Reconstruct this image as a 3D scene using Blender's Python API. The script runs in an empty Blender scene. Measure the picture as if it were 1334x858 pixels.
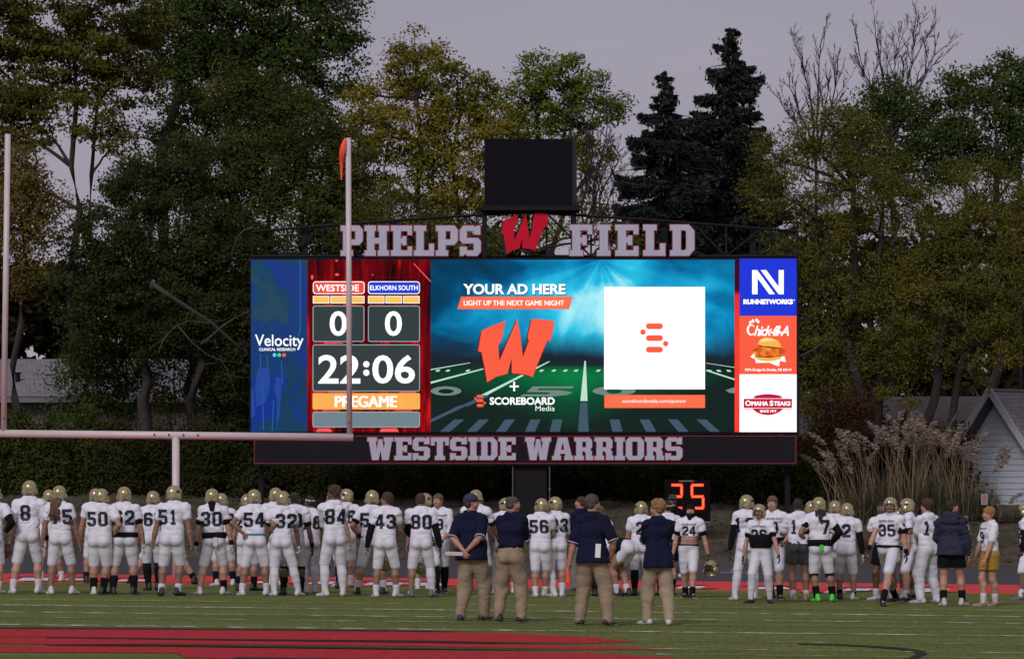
import bpy, bmesh, math, random
import numpy as np
from mathutils import Vector, Matrix
from mathutils.geometry import tessellate_polygon
from mathutils.bvhtree import BVHTree

S = bpy.context.scene
C = S.collection
R = math.radians
rng = np.random.default_rng(7)
random.seed(7)

# ------------------------------------------------------------------ camera, sky, sun, exposure
F_PX, CX, CY, HOR, EYE = 4277.0, 667.0, 429.0, 636.0, 1.9
PITCH = math.atan((HOR - CY) / F_PX)
cam_d = bpy.data.cameras.new('camera')
cam_d.sensor_width = 36.0
cam_d.lens = 36.0 * F_PX / 1334.0
cam_d.clip_end = 3000
cam = bpy.data.objects.new('camera', cam_d)
C.objects.link(cam)
cam.location = (0, 0, EYE)
cam.rotation_euler = (math.pi / 2 + PITCH, 0, 0)
S.camera = cam

SUN_EL, SUN_AZ = R(36), R(-24)          # soft western afterglow, behind the camera and a little to the left
W = bpy.data.worlds.new('World'); S.world = W
W.use_nodes = True
wn, wl = W.node_tree.nodes, W.node_tree.links
wn.clear()
sky = wn.new('ShaderNodeTexSky'); sky.sky_type = 'NISHITA'; sky.sun_disc = False
sky.sun_elevation = SUN_EL; sky.sun_rotation = math.pi + SUN_AZ
sky.air_density = 1.0; sky.dust_density = 4.0
bg1 = wn.new('ShaderNodeBackground'); bg1.inputs['Strength'].default_value = 0.05
bg2 = wn.new('ShaderNodeBackground')                    # the even, mauve-grey overcast of dusk
bg2.inputs['Color'].default_value = (0.262, 0.236, 0.292, 1); bg2.inputs['Strength'].default_value = 0.80
tint = wn.new('ShaderNodeMix'); tint.data_type = 'RGBA'; tint.blend_type = 'MIX'
tint.inputs[0].default_value = 0.8
tint.inputs[7].default_value = (1.9, 1.66, 1.95, 1)
wl.new(sky.outputs['Color'], tint.inputs[6])
wl.new(tint.outputs[2], bg1.inputs['Color'])
geo = wn.new('ShaderNodeTexCoord'); sep = wn.new('ShaderNodeSeparateXYZ'); wl.new(geo.outputs['Generated'], sep.inputs[0])
hz = wn.new('ShaderNodeMapRange'); hz.inputs[1].default_value = 0.0; hz.inputs[2].default_value = .22; hz.inputs[3].default_value = 1.22; hz.inputs[4].default_value = .90
wl.new(sep.outputs[2], hz.inputs[0])
cl = wn.new('ShaderNodeTexNoise'); cl.inputs['Scale'].default_value = 9; cl.inputs['Detail'].default_value = 6
mpc = wn.new('ShaderNodeMapping'); mpc.inputs['Scale'].default_value = (1, 1, 3.5); wl.new(geo.outputs['Generated'], mpc.inputs[0]); wl.new(mpc.outputs[0], cl.inputs['Vector'])
cm = wn.new('ShaderNodeMapRange'); cm.inputs[1].default_value = .3; cm.inputs[2].default_value = .7; cm.inputs[3].default_value = .95; cm.inputs[4].default_value = 1.05; wl.new(cl.outputs['Fac'], cm.inputs[0])
mu = wn.new('ShaderNodeMath'); mu.operation = 'MULTIPLY'; wl.new(hz.outputs[0], mu.inputs[0]); wl.new(cm.outputs[0], mu.inputs[1])
m2 = wn.new('ShaderNodeMath'); m2.operation = 'MULTIPLY'; wl.new(mu.outputs[0], m2.inputs[0]); m2.inputs[1].default_value = .90; wl.new(m2.outputs[0], bg2.inputs['Strength'])
add = wn.new('ShaderNodeAddShader'); wo = wn.new('ShaderNodeOutputWorld')
wl.new(bg1.outputs[0], add.inputs[0]); wl.new(bg2.outputs[0], add.inputs[1]); wl.new(add.outputs[0], wo.inputs['Surface'])
sun_d = bpy.data.lights.new('sun', 'SUN'); sun_d.energy = 1.55; sun_d.angle = R(22); sun_d.color = (1.0, 0.94, 0.98)
sun = bpy.data.objects.new('sun', sun_d); C.objects.link(sun)
_sd = Vector((math.sin(SUN_AZ) * math.cos(SUN_EL), -math.cos(SUN_AZ) * math.cos(SUN_EL), math.sin(SUN_EL)))
sun.rotation_euler = _sd.to_track_quat('Z', 'Y').to_euler()
S.view_settings.view_transform = 'Standard'
S.view_settings.look = 'None'
S.view_settings.exposure = 0.0
S.view_settings.gamma = 1.0
S.cycles.max_bounces = 5; S.cycles.diffuse_bounces = 2; S.cycles.glossy_bounces = 2; S.cycles.transmission_bounces = 2
S.cycles.use_denoising = True

# ------------------------------------------------------------------ helpers
CP, SP = math.cos(PITCH), math.sin(PITCH)
def ray(px, py):
    u, v = (px - CX) / F_PX, (CY - py) / F_PX
    return Vector((u, CP - v * SP, SP + v * CP))
def at(px, py, Y):
    d = ray(px, py); t = Y / d.y
    return Vector((d.x * t, Y, EYE + d.z * t))
SLOPE = -0.0112                                          # the field drains gently to one side
def gpt(px, py):
    """point of the field under a pixel"""
    d = ray(px, py)
    t = EYE / (SLOPE * d.x - d.z)
    return Vector((d.x * t, d.y * t, SLOPE * d.x * t))
BANK0, BANK1 = 86.0, 95.0
def terrain(x, y):
    z = SLOPE * max(-40, min(40, x))
    t = max(0.0, min(1.0, (y - BANK0) / (BANK1 - BANK0)))
    return z + 1.5 * t * t * (3 - 2 * t) * .5 + 1.5 * t * .5 + 0.012 * max(0.0, min(y, 160) - BANK1)

MATS = {}
def mat(name, color=(.5, .5, .5), rough=.7, metal=0.0, var=0.0, scale=8.0, bump=0.0, bscale=60.0, emit=None, estr=1.0, island=0.0, coord='Object', spec=0.5, stretch=None, second=None, trans=0.0, sheen=0.0):
    """procedural principled material: noise tint, bump, optional per-island variation"""
    if name in MATS: return MATS[name]
    m = bpy.data.materials.new(name); m.use_nodes = True
    n, l = m.node_tree.nodes, m.node_tree.links
    b = n['Principled BSDF']
    b.inputs['Roughness'].default_value = rough
    b.inputs['Metallic'].default_value = metal
    b.inputs['Specular IOR Level'].default_value = spec
    if sheen: b.inputs['Sheen Weight'].default_value = sheen
    tc = n.new('ShaderNodeTexCoord'); src = tc.outputs[coord]
    if stretch:
        mp = n.new('ShaderNodeMapping'); mp.inputs['Scale'].default_value = stretch
        l.new(src, mp.inputs['Vector']); src = mp.outputs[0]
    col = tuple(color) + (1,)
    b.inputs['Base Color'].default_value = col
    out = None
    if var or second:
        nz = n.new('ShaderNodeTexNoise'); nz.inputs['Scale'].default_value = scale; nz.inputs['Detail'].default_value = 6; nz.inputs['Roughness'].default_value = .6
        l.new(src, nz.inputs['Vector'])
        rp = n.new('ShaderNodeValToRGB'); rp.color_ramp.elements[0].position = .3; rp.color_ramp.elements[1].position = .7
        c2 = second if second else color
        rp.color_ramp.elements[0].color = tuple(max(0, c * (1 - var)) for c in color) + (1,)
        rp.color_ramp.elements[1].color = tuple(c * (1 + var) for c in c2) + (1,)
        l.new(nz.outputs['Fac'], rp.inputs['Fac']); out = rp.outputs['Color']
    if island:
        g = n.new('ShaderNodeNewGeometry')
        mr = n.new('ShaderNodeMapRange'); mr.inputs[3].default_value = 1 - island; mr.inputs[4].default_value = 1 + island
        l.new(g.outputs['Random Per Island'], mr.inputs[0])
        mx = n.new('ShaderNodeMix'); mx.data_type = 'RGBA'; mx.blend_type = 'MULTIPLY'; mx.inputs[0].default_value = 1
        if out: l.new(out, mx.inputs[6])
        else: mx.inputs[6].default_value = col
        cc = n.new('ShaderNodeCombineColor')
        for i in range(3): l.new(mr.outputs[0], cc.inputs[i])
        l.new(cc.outputs[0], mx.inputs[7]); out = mx.outputs[2]
    if out: l.new(out, b.inputs['Base Color'])
    if bump:
        nb = n.new('ShaderNodeTexNoise'); nb.inputs['Scale'].default_value = bscale; nb.inputs['Detail'].default_value = 4
        l.new(src, nb.inputs['Vector'])
        bp = n.new('ShaderNodeBump'); bp.inputs['Strength'].default_value = bump; bp.inputs['Distance'].default_value = .02
        l.new(nb.outputs['Fac'], bp.inputs['Height']); l.new(bp.outputs[0], b.inputs['Normal'])
    if emit is not None:
        b.inputs['Emission Color'].default_value = tuple(emit) + (1,); b.inputs['Emission Strength'].default_value = estr
        b.inputs['Base Color'].default_value = (0.01, 0.01, 0.01, 1); b.inputs['Specular IOR Level'].default_value = .1
    if trans:                                             # leaves let some light through
        t = n.new('ShaderNodeBsdfTranslucent'); mxs = n.new('ShaderNodeMixShader'); mxs.inputs[0].default_value = trans
        if out: l.new(out, t.inputs['Color'])
        else: t.inputs['Color'].default_value = col
        o = n['Material Output']
        l.new(b.outputs[0], mxs.inputs[1]); l.new(t.outputs[0], mxs.inputs[2]); l.new(mxs.outputs[0], o.inputs['Surface'])
    MATS[name] = m
    return m

def mesh_np(name, V, Q=None, T=None, mi=None, smooth=True):
    V = np.asarray(V, dtype=np.float32).reshape(-1, 3)
    nq = 0 if Q is None else len(Q); nt = 0 if T is None else len(T)
    me = bpy.data.meshes.new(name)
    me.vertices.add(len(V)); me.vertices.foreach_set('co', V.ravel())
    loops = []
    if nq: loops.append(np.asarray(Q, dtype=np.int32).ravel())
    if nt: loops.append(np.asarray(T, dtype=np.int32).ravel())
    loops = np.concatenate(loops) if loops else np.zeros(0, np.int32)
    me.loops.add(len(loops)); me.loops.foreach_set('vertex_index', loops)
    me.polygons.add(nq + nt)
    st = np.concatenate([np.arange(nq) * 4, nq * 4 + np.arange(nt) * 3]).astype(np.int32)
    me.polygons.foreach_set('loop_start', st)
    if mi is not None: me.polygons.foreach_set('material_index', np.asarray(mi, np.int32))
    me.polygons.foreach_set('use_smooth', np.full(nq + nt, smooth))
    me.update(calc_edges=True)
    me.validate()
    return me

def link(name, me, mats, parent=None):
    o = bpy.data.objects.new(name, me); C.objects.link(o)
    if mats is not None:
        if not isinstance(mats, (list, tuple)): mats = [mats]
        if len(me.materials) == 0:
            for m in mats: me.materials.append(m)
    if parent is not None: o.parent = parent
    return o
def tag(o, label=None, cat=None, group=None, kind=None):
    if label: o['label'] = label
    if cat: o['category'] = cat
    if group: o['group'] = group
    if kind: o['kind'] = kind
    return o
def empty(name, loc=(0, 0, 0), rz=0.0):
    o = bpy.data.objects.new(name, None); C.objects.link(o); o.empty_display_size = .2
    o.location = loc; o.rotation_euler = (0, 0, rz)
    return o

class MB:
    """collects simple shapes in one mesh"""
    def __init__(s): s.v = []; s.f = []; s.m = []
    def box(s, c, d, rot=None, mi=0):
        n = len(s.v); M = rot if rot is not None else Matrix.Identity(3)
        for sx in (-.5, .5):
            for sy in (-.5, .5):
                for sz in (-.5, .5):
                    s.v.append(Vector(c) + M @ Vector((sx * d[0], sy * d[1], sz * d[2])))
        for f in ((0, 1, 3, 2), (4, 6, 7, 5), (0, 4, 5, 1), (2, 3, 7, 6), (0, 2, 6, 4), (1, 5, 7, 3)):
            s.f.append([n + i for i in f]); s.m.append(mi)
        return s
    def bar(s, a, b, w, h=None, mi=0):
        a, b = Vector(a), Vector(b); d = b - a
        q = d.to_track_quat('Z', 'Y').to_matrix()
        return s.box((a + b) / 2, (w, h or w, d.length), q, mi)
    def tube(s, pts, rad, seg=8, mi=0, caps=True):
        pts = [Vector(p) for p in pts]; n0 = len(s.v)
        up = Vector((0, 0, 1))
        for i, p in enumerate(pts):
            d = (pts[min(i + 1, len(pts) - 1)] - pts[max(i - 1, 0)]).normalized()
            a = d.cross(up)
            if a.length < .05: a = d.cross(Vector((0, 1, 0)))
            a.normalize(); b = d.cross(a)
            r = rad[i] if isinstance(rad, (list, tuple)) else rad
            for k in range(seg):
                t = 2 * math.pi * k / seg
                s.v.append(p + a * (r * math.cos(t)) + b * (r * math.sin(t)))
        for i in range(len(pts) - 1):
            for k in range(seg):
                k2 = (k + 1) % seg
                s.f.append([n0 + i * seg + k, n0 + i * seg + k2, n0 + (i + 1) * seg + k2, n0 + (i + 1) * seg + k]); s.m.append(mi)
        if caps:
            s.f.append([n0 + k for k in range(seg)][::-1]); s.m.append(mi)
            s.f.append([n0 + (len(pts) - 1) * seg + k for k in range(seg)]); s.m.append(mi)
        return s
    def poly(s, pts, mi=0):
        n = len(s.v); s.v += [Vector(p) for p in pts]; s.f.append(list(range(n, n + len(pts)))); s.m.append(mi); return s
    def fill(s, rings, fn, mi=0):
        """flat polygon with holes; fn maps 2D to 3D"""
        allp = [p for r in rings for p in r]; n = len(s.v)
        s.v += [fn(*p) for p in allp]
        for t in tessellate_polygon([[Vector((p[0], p[1], 0)) for p in r] for r in rings]):
            a, b, c = (allp[i] for i in t)
            if abs((b[0]-a[0])*(c[1]-a[1])-(c[0]-a[0])*(b[1]-a[1])) < 1e-9: continue
            s.f.append([n + i for i in t]); s.m.append(mi)
        return s
    def mesh(s, name, smooth=False):
        me = bpy.data.meshes.new(name); me.from_pydata([tuple(v) for v in s.v], [], s.f)
        me.polygons.foreach_set('material_index', s.m)
        me.polygons.foreach_set('use_smooth', [smooth] * len(s.f))
        me.update(); return me
    def build(s, name, mats, parent=None, smooth=False):
        return link(name, s.mesh(name, smooth), mats, parent)

# ------------------------------------------------------------------ ground, track, field
def field_material():
    m = bpy.data.materials.new('turf'); m.use_nodes = True
    n, l = m.node_tree.nodes, m.node_tree.links; b = n['Principled BSDF']; b.inputs['Roughness'].default_value = .9; b.inputs['Specular IOR Level'].default_value = .15
    tc = n.new('ShaderNodeTexCoord')
    n1 = n.new('ShaderNodeTexNoise'); n1.inputs['Scale'].default_value = 20; n1.inputs['Detail'].default_value = 8; n1.inputs['Roughness'].default_value = .85
    n2 = n.new('ShaderNodeTexNoise'); n2.inputs['Scale'].default_value = .5; n2.inputs['Detail'].default_value = 5
    mp = n.new('ShaderNodeMapping'); mp.inputs['Scale'].default_value = (.35, 1, 1)
    mp1 = n.new('ShaderNodeMapping'); mp1.inputs['Scale'].default_value = (1, .22, 1); l.new(tc.outputs['Object'], mp1.inputs[0]); l.new(mp1.outputs[0], n1.inputs['Vector']); l.new(tc.outputs['Object'], mp.inputs[0]); l.new(mp.outputs[0], n2.inputs['Vector'])
    r1 = n.new('ShaderNodeValToRGB'); e = r1.color_ramp.elements
    e[0].position = .36; e[0].color = (.054, .084, .013, 1); e[1].position = .66; e[1].color = (.245, .275, .075, 1)
    r2 = n.new('ShaderNodeValToRGB'); e = r2.color_ramp.elements
    e[0].position = .35; e[0].color = (.8, .84, .74, 1); e[1].position = .65; e[1].color = (1.1, 1.08, 1.05, 1)
    l.new(n1.outputs['Fac'], r1.inputs[0]); l.new(n2.outputs['Fac'], r2.inputs[0])
    mx = n.new('ShaderNodeMix'); mx.data_type = 'RGBA'; mx.blend_type = 'MULTIPLY'; mx.inputs[0].default_value = 1
    l.new(r1.outputs[0], mx.inputs[6]); l.new(r2.outputs[0], mx.inputs[7]); l.new(mx.outputs[2], b.inputs['Base Color'])
    bp = n.new('ShaderNodeBump'); bp.inputs['Strength'].default_value = .8; bp.inputs['Distance'].default_value = .03
    l.new(n1.outputs['Fac'], bp.inputs['Height']); l.new(bp.outputs[0], b.inputs['Normal'])
    return m
def worn_paint(name, color, under=(.12, .165, .045), lo=.42, hi=.55, scale=30, stretch=(1, 1, 1)):
    """painted turf fibres: paint broken by the green of unpainted blades"""
    m = bpy.data.materials.new(name); m.use_nodes = True
    n, l = m.node_tree.nodes, m.node_tree.links; b = n['Principled BSDF']; b.inputs['Roughness'].default_value = .9; b.inputs['Specular IOR Level'].default_value = .15
    tc = n.new('ShaderNodeTexCoord'); mp = n.new('ShaderNodeMapping'); mp.inputs['Scale'].default_value = stretch
    n1 = n.new('ShaderNodeTexNoise'); n1.inputs['Scale'].default_value = scale; n1.inputs['Detail'].default_value = 6; n1.inputs['Roughness'].default_value = .7
    l.new(tc.outputs['Object'], mp.inputs[0]); l.new(mp.outputs[0], n1.inputs['Vector'])
    r = n.new('ShaderNodeValToRGB'); e = r.color_ramp.elements
    e[0].position = lo; e[0].color = tuple(under) + (1,); e[1].position = hi; e[1].color = tuple(color) + (1,)
    l.new(n1.outputs['Fac'], r.inputs[0])
    n2 = n.new('ShaderNodeTexNoise'); n2.inputs['Scale'].default_value = 22; n2.inputs['Detail'].default_value = 7; n2.inputs['Roughness'].default_value = .85; mp2 = n.new('ShaderNodeMapping'); mp2.inputs['Scale'].default_value = (1, .22, 1); l.new(tc.outputs['Object'], mp2.inputs[0]); l.new(mp2.outputs[0], n2.inputs['Vector'])
    r2 = n.new('ShaderNodeValToRGB'); r2.color_ramp.elements[0].color = (.55, .55, .55, 1); r2.color_ramp.elements[1].color = (1.45, 1.45, 1.45, 1); r2.color_ramp.elements[0].position = .34; r2.color_ramp.elements[1].position = .66; l.new(n2.outputs['Fac'], r2.inputs[0])
    mx = n.new('ShaderNodeMix'); mx.data_type = 'RGBA'; mx.blend_type = 'MULTIPLY'; mx.inputs[0].default_value = 1
    l.new(r.outputs[0], mx.inputs[6]); l.new(r2.outputs[0], mx.inputs[7]); l.new(mx.outputs[2], b.inputs['Base Color'])
    return m

def grid_sheet(name, xs, ys, zf, m, kind='structure'):
    V = [(x, y, zf(x, y)) for y in ys for x in xs]; nx = len(xs)
    Q = [(j * nx + i, j * nx + i + 1, (j + 1) * nx + i + 1, (j + 1) * nx + i) for j in range(len(ys) - 1) for i in range(nx - 1)]
    o = link(name, mesh_np(name, V, Q=Q), m); tag(o, kind=kind); return o

xs = [-900, -300, -120, -60, -40] + [round(-34 + i * .8, 2) for i in range(86)] + [40, 60, 120, 300, 900]
ys = [-60, 0, 30, 60, 80] + [85 + i * .5 for i in range(40)] + [107, 112, 120, 140, 160, 200, 400, 1500]
_r = np.random.default_rng(3)
_bumps = _r.normal(0, 1, (400, 400))
def ground_z(x, y):
    z = terrain(x, y) - .03
    if BANK0 < y < 110: z += .05 * _bumps[int(x * 1.3) % 400, int(y * 2) % 400]
    return z
grid_sheet('ground', xs, ys, ground_z, mat('dry_bank_soil', (.044, .030, .021), .95, var=.55, scale=1.6, second=(.060, .046, .026), bump=1.0, bscale=14))

def ground_sheet(name, pts, lift, m, kind='structure', clip=None):
    mb = MB(); mb.fill([pts], lambda x, y: Vector((x, y, SLOPE * x + lift)))
    o = mb.build(name, m); tag(o, kind=kind); return o
def band(py0, py1, x0=-40., x1=40.):
    """strip between two image rows taken at the field's middle, straight across the field"""
    y0, y1 = gpt(667, py0).y, gpt(667, py1).y
    return [(x0, y0), (x1, y0), (x1, y1), (x0, y1)]
Y_END = gpt(667, 765.3).y       # near edge of the red border
Y_TRK = gpt(667, 753.8).y       # track edge
M_TURF = field_material()
ground_sheet('football_field', [(-40, -20), (40, -20), (40, Y_END), (-40, Y_END)], 0.0, M_TURF)
M_RED = worn_paint('red_turf', (.66, .058, .055), (.44, .04, .035), .3, .5, 40)
ground_sheet('red_end_zone', [(-40, Y_END), (40, Y_END), (40, Y_TRK), (-40, Y_TRK)], 0.0, M_RED)
def track_material():
    return mat('track_rubber', (.034, .033, .040), .85, var=.25, scale=3, bump=.4, bscale=90, stretch=(.2, 1, 1))
ground_sheet('running_track', [(-45, Y_TRK), (45, Y_TRK), (45, BANK0 + .2), (-45, BANK0 + .2)], 0.0, track_material())
M_LANE = mat('lane_paint', (.22, .21, .22), .8, var=.2, scale=5)
for i in range(1, 8):
    y = Y_TRK + (BANK0 - Y_TRK) * i / 8
    ground_sheet('lane_line', [(-45, y), (45, y), (45, y + .05), (-45, y + .05)], .004, M_LANE)
# oblique painted end-zone lettering, seen edge on: white and black patches in the red border
M_WP = worn_paint('white_turf_paint', (.70, .70, .70), (.30, .10, .10), .3, .5, 18)
M_BP = worn_paint('black_turf_paint', (.03, .03, .035), (.10, .02, .02), .3, .5, 18)
def end_patch(px0, py0, px1, py1, m, lift, skew=0):
    a, b, c, d = gpt(px0, py1), gpt(px1, py1), gpt(px1 + skew, py0), gpt(px0 + skew, py0)
    ground_sheet('end_zone_lettering', [(p.x, p.y) for p in (a, b, c, d)], lift, m)
for (x0, y0, x1, y1, sk) in ((22, 752, 62, 756, 8), (84, 753, 118, 756, -6), (150, 754, 190, 757, 8), (330, 756.5, 366, 759, 6), (400, 757, 432, 760.5, 6), (472, 758, 520, 762, 10), (536, 758.5, 580, 762.5, -8),
                     (880, 763, 912, 766, 8), (985, 764, 1030, 767, -8), (1096, 766, 1130, 769, 8), (1190, 766, 1225, 770.5, 14)):
    end_patch(x0, y0, x1, y1, M_WP, .004, sk)
    end_patch(x0 - 14, y0 - 1.6, x1 + 4, y0, M_BP, .004, sk)
    end_patch(x0 + 6, y1, x1 + 16, y1 + 1.3, M_BP, .004, sk)
# yard lines and hash marks
M_LINE = worn_paint('line_paint', (.66, .66, .62), (.17, .19, .06), lo=.49, hi=.60, scale=2.6, stretch=(.9, 1.5, 1))
M_FAINT = worn_paint('faint_line_paint', (.50, .50, .44), (.17, .19, .06), lo=.53, hi=.64, scale=2.4, stretch=(.9, 1.5, 1))
for py, th, m in ((777, .40, M_FAINT), (788, .34, M_FAINT), (795.5, .34, M_LINE), (804.5, .30, M_LINE), (811, .26, M_FAINT), (821, .28, M_LINE)):
    y = gpt(667, py).y
    ground_sheet('yard_line', [(-26, y), (26, y), (26, y + th), (-26, y + th)], .004, m)
for py in (832, 843, 850):
    y = gpt(667, py).y
    ground_sheet('yard_line', [(1.6, y), (26, y), (26, y + .22), (1.6, y + .22)], .004, M_FAINT)
# the big red emblem painted at the near end of the field, seen edge on
def paint_px(name, pts, lift, m):
    g = [gpt(*p) for p in pts]
    ground_sheet(name, [(p.x, p.y) for p in g], lift, m)
RED2 = worn_paint('red_emblem_paint', (.43, .022, .030), (.20, .025, .02), .26, .46, 30)
BLK2 = worn_paint('black_emblem_outline', (.018, .018, .018), (.06, .07, .03), .3, .5, 30)
paint_px('field_emblem', [(-60, 818.3), (200, 819.5), (480, 822), (650, 824.5), (760, 829), (830, 836), (760, 838), (560, 834.5), (300, 832), (-60, 828.5)], .006, RED2)
paint_px('field_emblem', [(-60, 829.5), (60, 831), (300, 834.5), (560, 837.5), (790, 842), (880, 846.5), (780, 846), (480, 841), (200, 838.5), (60, 839), (-60, 837.5)], .006, RED2)
paint_px('field_emblem', [(-60, 840.5), (60, 841), (200, 842.5), (480, 846), (760, 850), (870, 856), (930, 864), (640, 868), (400, 861), (240, 856), (230, 850.5), (-60, 849)], .006, RED2)
paint_px('field_emblem_outline', [(-60, 816.8), (200, 818.2), (480, 820.6), (640, 823), (480, 822.4), (200, 820), (-60, 818.8)], .010, BLK2)
paint_px('field_emblem_outline', [(60, 829.4), (300, 832.6), (560, 835.6), (790, 840), (560, 837.2), (300, 834.2), (60, 830.9)], .010, BLK2)
paint_px('field_emblem_outline', [(60, 839.5), (200, 839.8), (480, 843.2), (780, 848), (480, 845.4), (200, 841.6), (60, 840.8)], .010, BLK2)
paint_px('field_emblem_outline', [(310, 856), (480, 858.5), (600, 862), (400, 861.5), (300, 858.5)], .010, BLK2)
# thin black ring line at the lower right
ring = [(1040, 838.2), (1090, 839), (1140, 841.2), (1180, 844), (1205, 848), (1208, 852), (1196, 857), (1160, 864)]
inner = [(1150, 864), (1184, 857), (1194, 852), (1190, 848.4), (1168, 845.4), (1130, 842.6), (1085, 840.2), (1040, 839.2)]
paint_px('field_ring_line', ring + inner, .008, BLK2)
# ------------------------------------------------------------------ lettering
SLAB = {
 'H': (10, [[(0,0),(4.6,0),(4.6,1.8),(4,1.8),(4,4.1),(6,4.1),(6,1.8),(5.4,1.8),(5.4,0),(10,0),(10,1.8),(9,1.8),(9,8.2),(10,8.2),(10,10),(5.4,10),(5.4,8.2),(6,8.2),(6,5.9),(4,5.9),(4,8.2),(4.6,8.2),(4.6,10),(0,10),(0,8.2),(1,8.2),(1,1.8),(0,1.8)]]),
 'P': (9, [[(0,0),(5,0),(5,1.8),(4,1.8),(4,3.6),(7.5,3.6),(9,5),(9,8.6),(7.6,10),(0,10),(0,8.2),(1,8.2),(1,1.8),(0,1.8)],[(4,5.4),(6,5.4),(6,8.2),(4,8.2)]]),
 'E': (8.6, [[(0,0),(8.6,0),(8.6,3.1),(6.8,3.1),(6.8,1.8),(4,1.8),(4,4.1),(4.7,4.1),(4.7,3.5),(6.3,3.5),(6.3,6.5),(4.7,6.5),(4.7,5.9),(4,5.9),(4,8.2),(6.8,8.2),(6.8,6.9),(8.6,6.9),(8.6,10),(0,10),(0,8.2),(1,8.2),(1,1.8),(0,1.8)]]),
 'L': (8.2, [[(0,0),(8.2,0),(8.2,4),(6.2,4),(6.2,1.8),(4,1.8),(4,8.2),(5,8.2),(5,10),(0,10),(0,8.2),(1,8.2),(1,1.8),(0,1.8)]]),
 'F': (8.4, [[(0,0),(5,0),(5,1.8),(4,1.8),(4,4.1),(4.7,4.1),(4.7,3.4),(6.3,3.4),(6.3,6.6),(4.7,6.6),(4.7,5.9),(4,5.9),(4,8.2),(6.6,8.2),(6.6,6.9),(8.4,6.9),(8.4,10),(0,10),(0,8.2),(1,8.2),(1,1.8),(0,1.8)]]),
 'I': (5, [[(0,0),(5,0),(5,1.8),(4,1.8),(4,8.2),(5,8.2),(5,10),(0,10),(0,8.2),(1,8.2),(1,1.8),(0,1.8)]]),
 'D': (9, [[(0,0),(7,0),(9,2),(9,8),(7,10),(0,10),(0,8.2),(1,8.2),(1,1.8),(0,1.8)],[(4,1.8),(5.6,1.8),(6,2.4),(6,7.6),(5.6,8.2),(4,8.2)]]),
 'S': (8.6, [[(0,0),(1.6,0),(2.2,.7),(3,0),(7.2,0),(8.6,1.5),(8.6,4.8),(7.4,5.9),(2.9,5.9),(2.9,8.2),(5.7,8.2),(5.7,7),(8.4,7),(8.4,10),(6.8,10),(6.3,9.4),(5.6,10),(1.4,10),(0,8.5),(0,5.2),(1.2,4.1),(5.7,4.1),(5.7,1.8),(2.9,1.8),(2.9,3),(0,3)]]),
 'W': (13, [[(0,10),(4.8,10),(4.8,8.2),(4.2,8.2),(4.7,4.6),(5.6,9.2),(7.4,9.2),(8.3,4.6),(8.8,8.2),(8.2,8.2),(8.2,10),(13,10),(13,8.2),(12.2,8.2),(10.6,0),(7.4,0),(6.5,4.2),(5.6,0),(2.4,0),(.8,8.2),(0,8.2)]]),
 'T': (9, [[(2,0),(7,0),(7,1.8),(6,1.8),(6,8.2),(7.2,8.2),(7.2,6.5),(9,6.5),(9,10),(0,10),(0,6.5),(1.8,6.5),(1.8,8.2),(3,8.2),(3,1.8),(2,1.8)]]),
 'A': (10.5, [[(0,0),(4.4,0),(4.4,1.8),(3.8,1.8),(4.0,2.8),(6.5,2.8),(6.7,1.8),(6.1,1.8),(6.1,0),(10.5,0),(10.5,1.8),(9.7,1.8),(7.6,10),(2.9,10),(.8,1.8),(0,1.8)],[(4.4,4.5),(6.1,4.5),(5.25,8)]]),
 'R': (9.6, [[(0,0),(4.8,0),(4.8,1.8),(4,1.8),(4,3.9),(5,3.9),(5.8,3),(5.8,0),(9.6,0),(9.6,1.8),(8.8,1.8),(8.8,3.6),(7.9,4.7),(8.9,5.6),(8.9,8.7),(7.6,10),(0,10),(0,8.2),(1,8.2),(1,1.8),(0,1.8)],[(4,5.6),(5.9,5.6),(5.9,8.2),(4,8.2)]]),
 'O': (9, [[(1.6,0),(7.4,0),(9,1.6),(9,8.4),(7.4,10),(1.6,10),(0,8.4),(0,1.6)],[(3.1,1.8),(5.9,1.8),(5.9,8.2),(3.1,8.2)]]),
}
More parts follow.
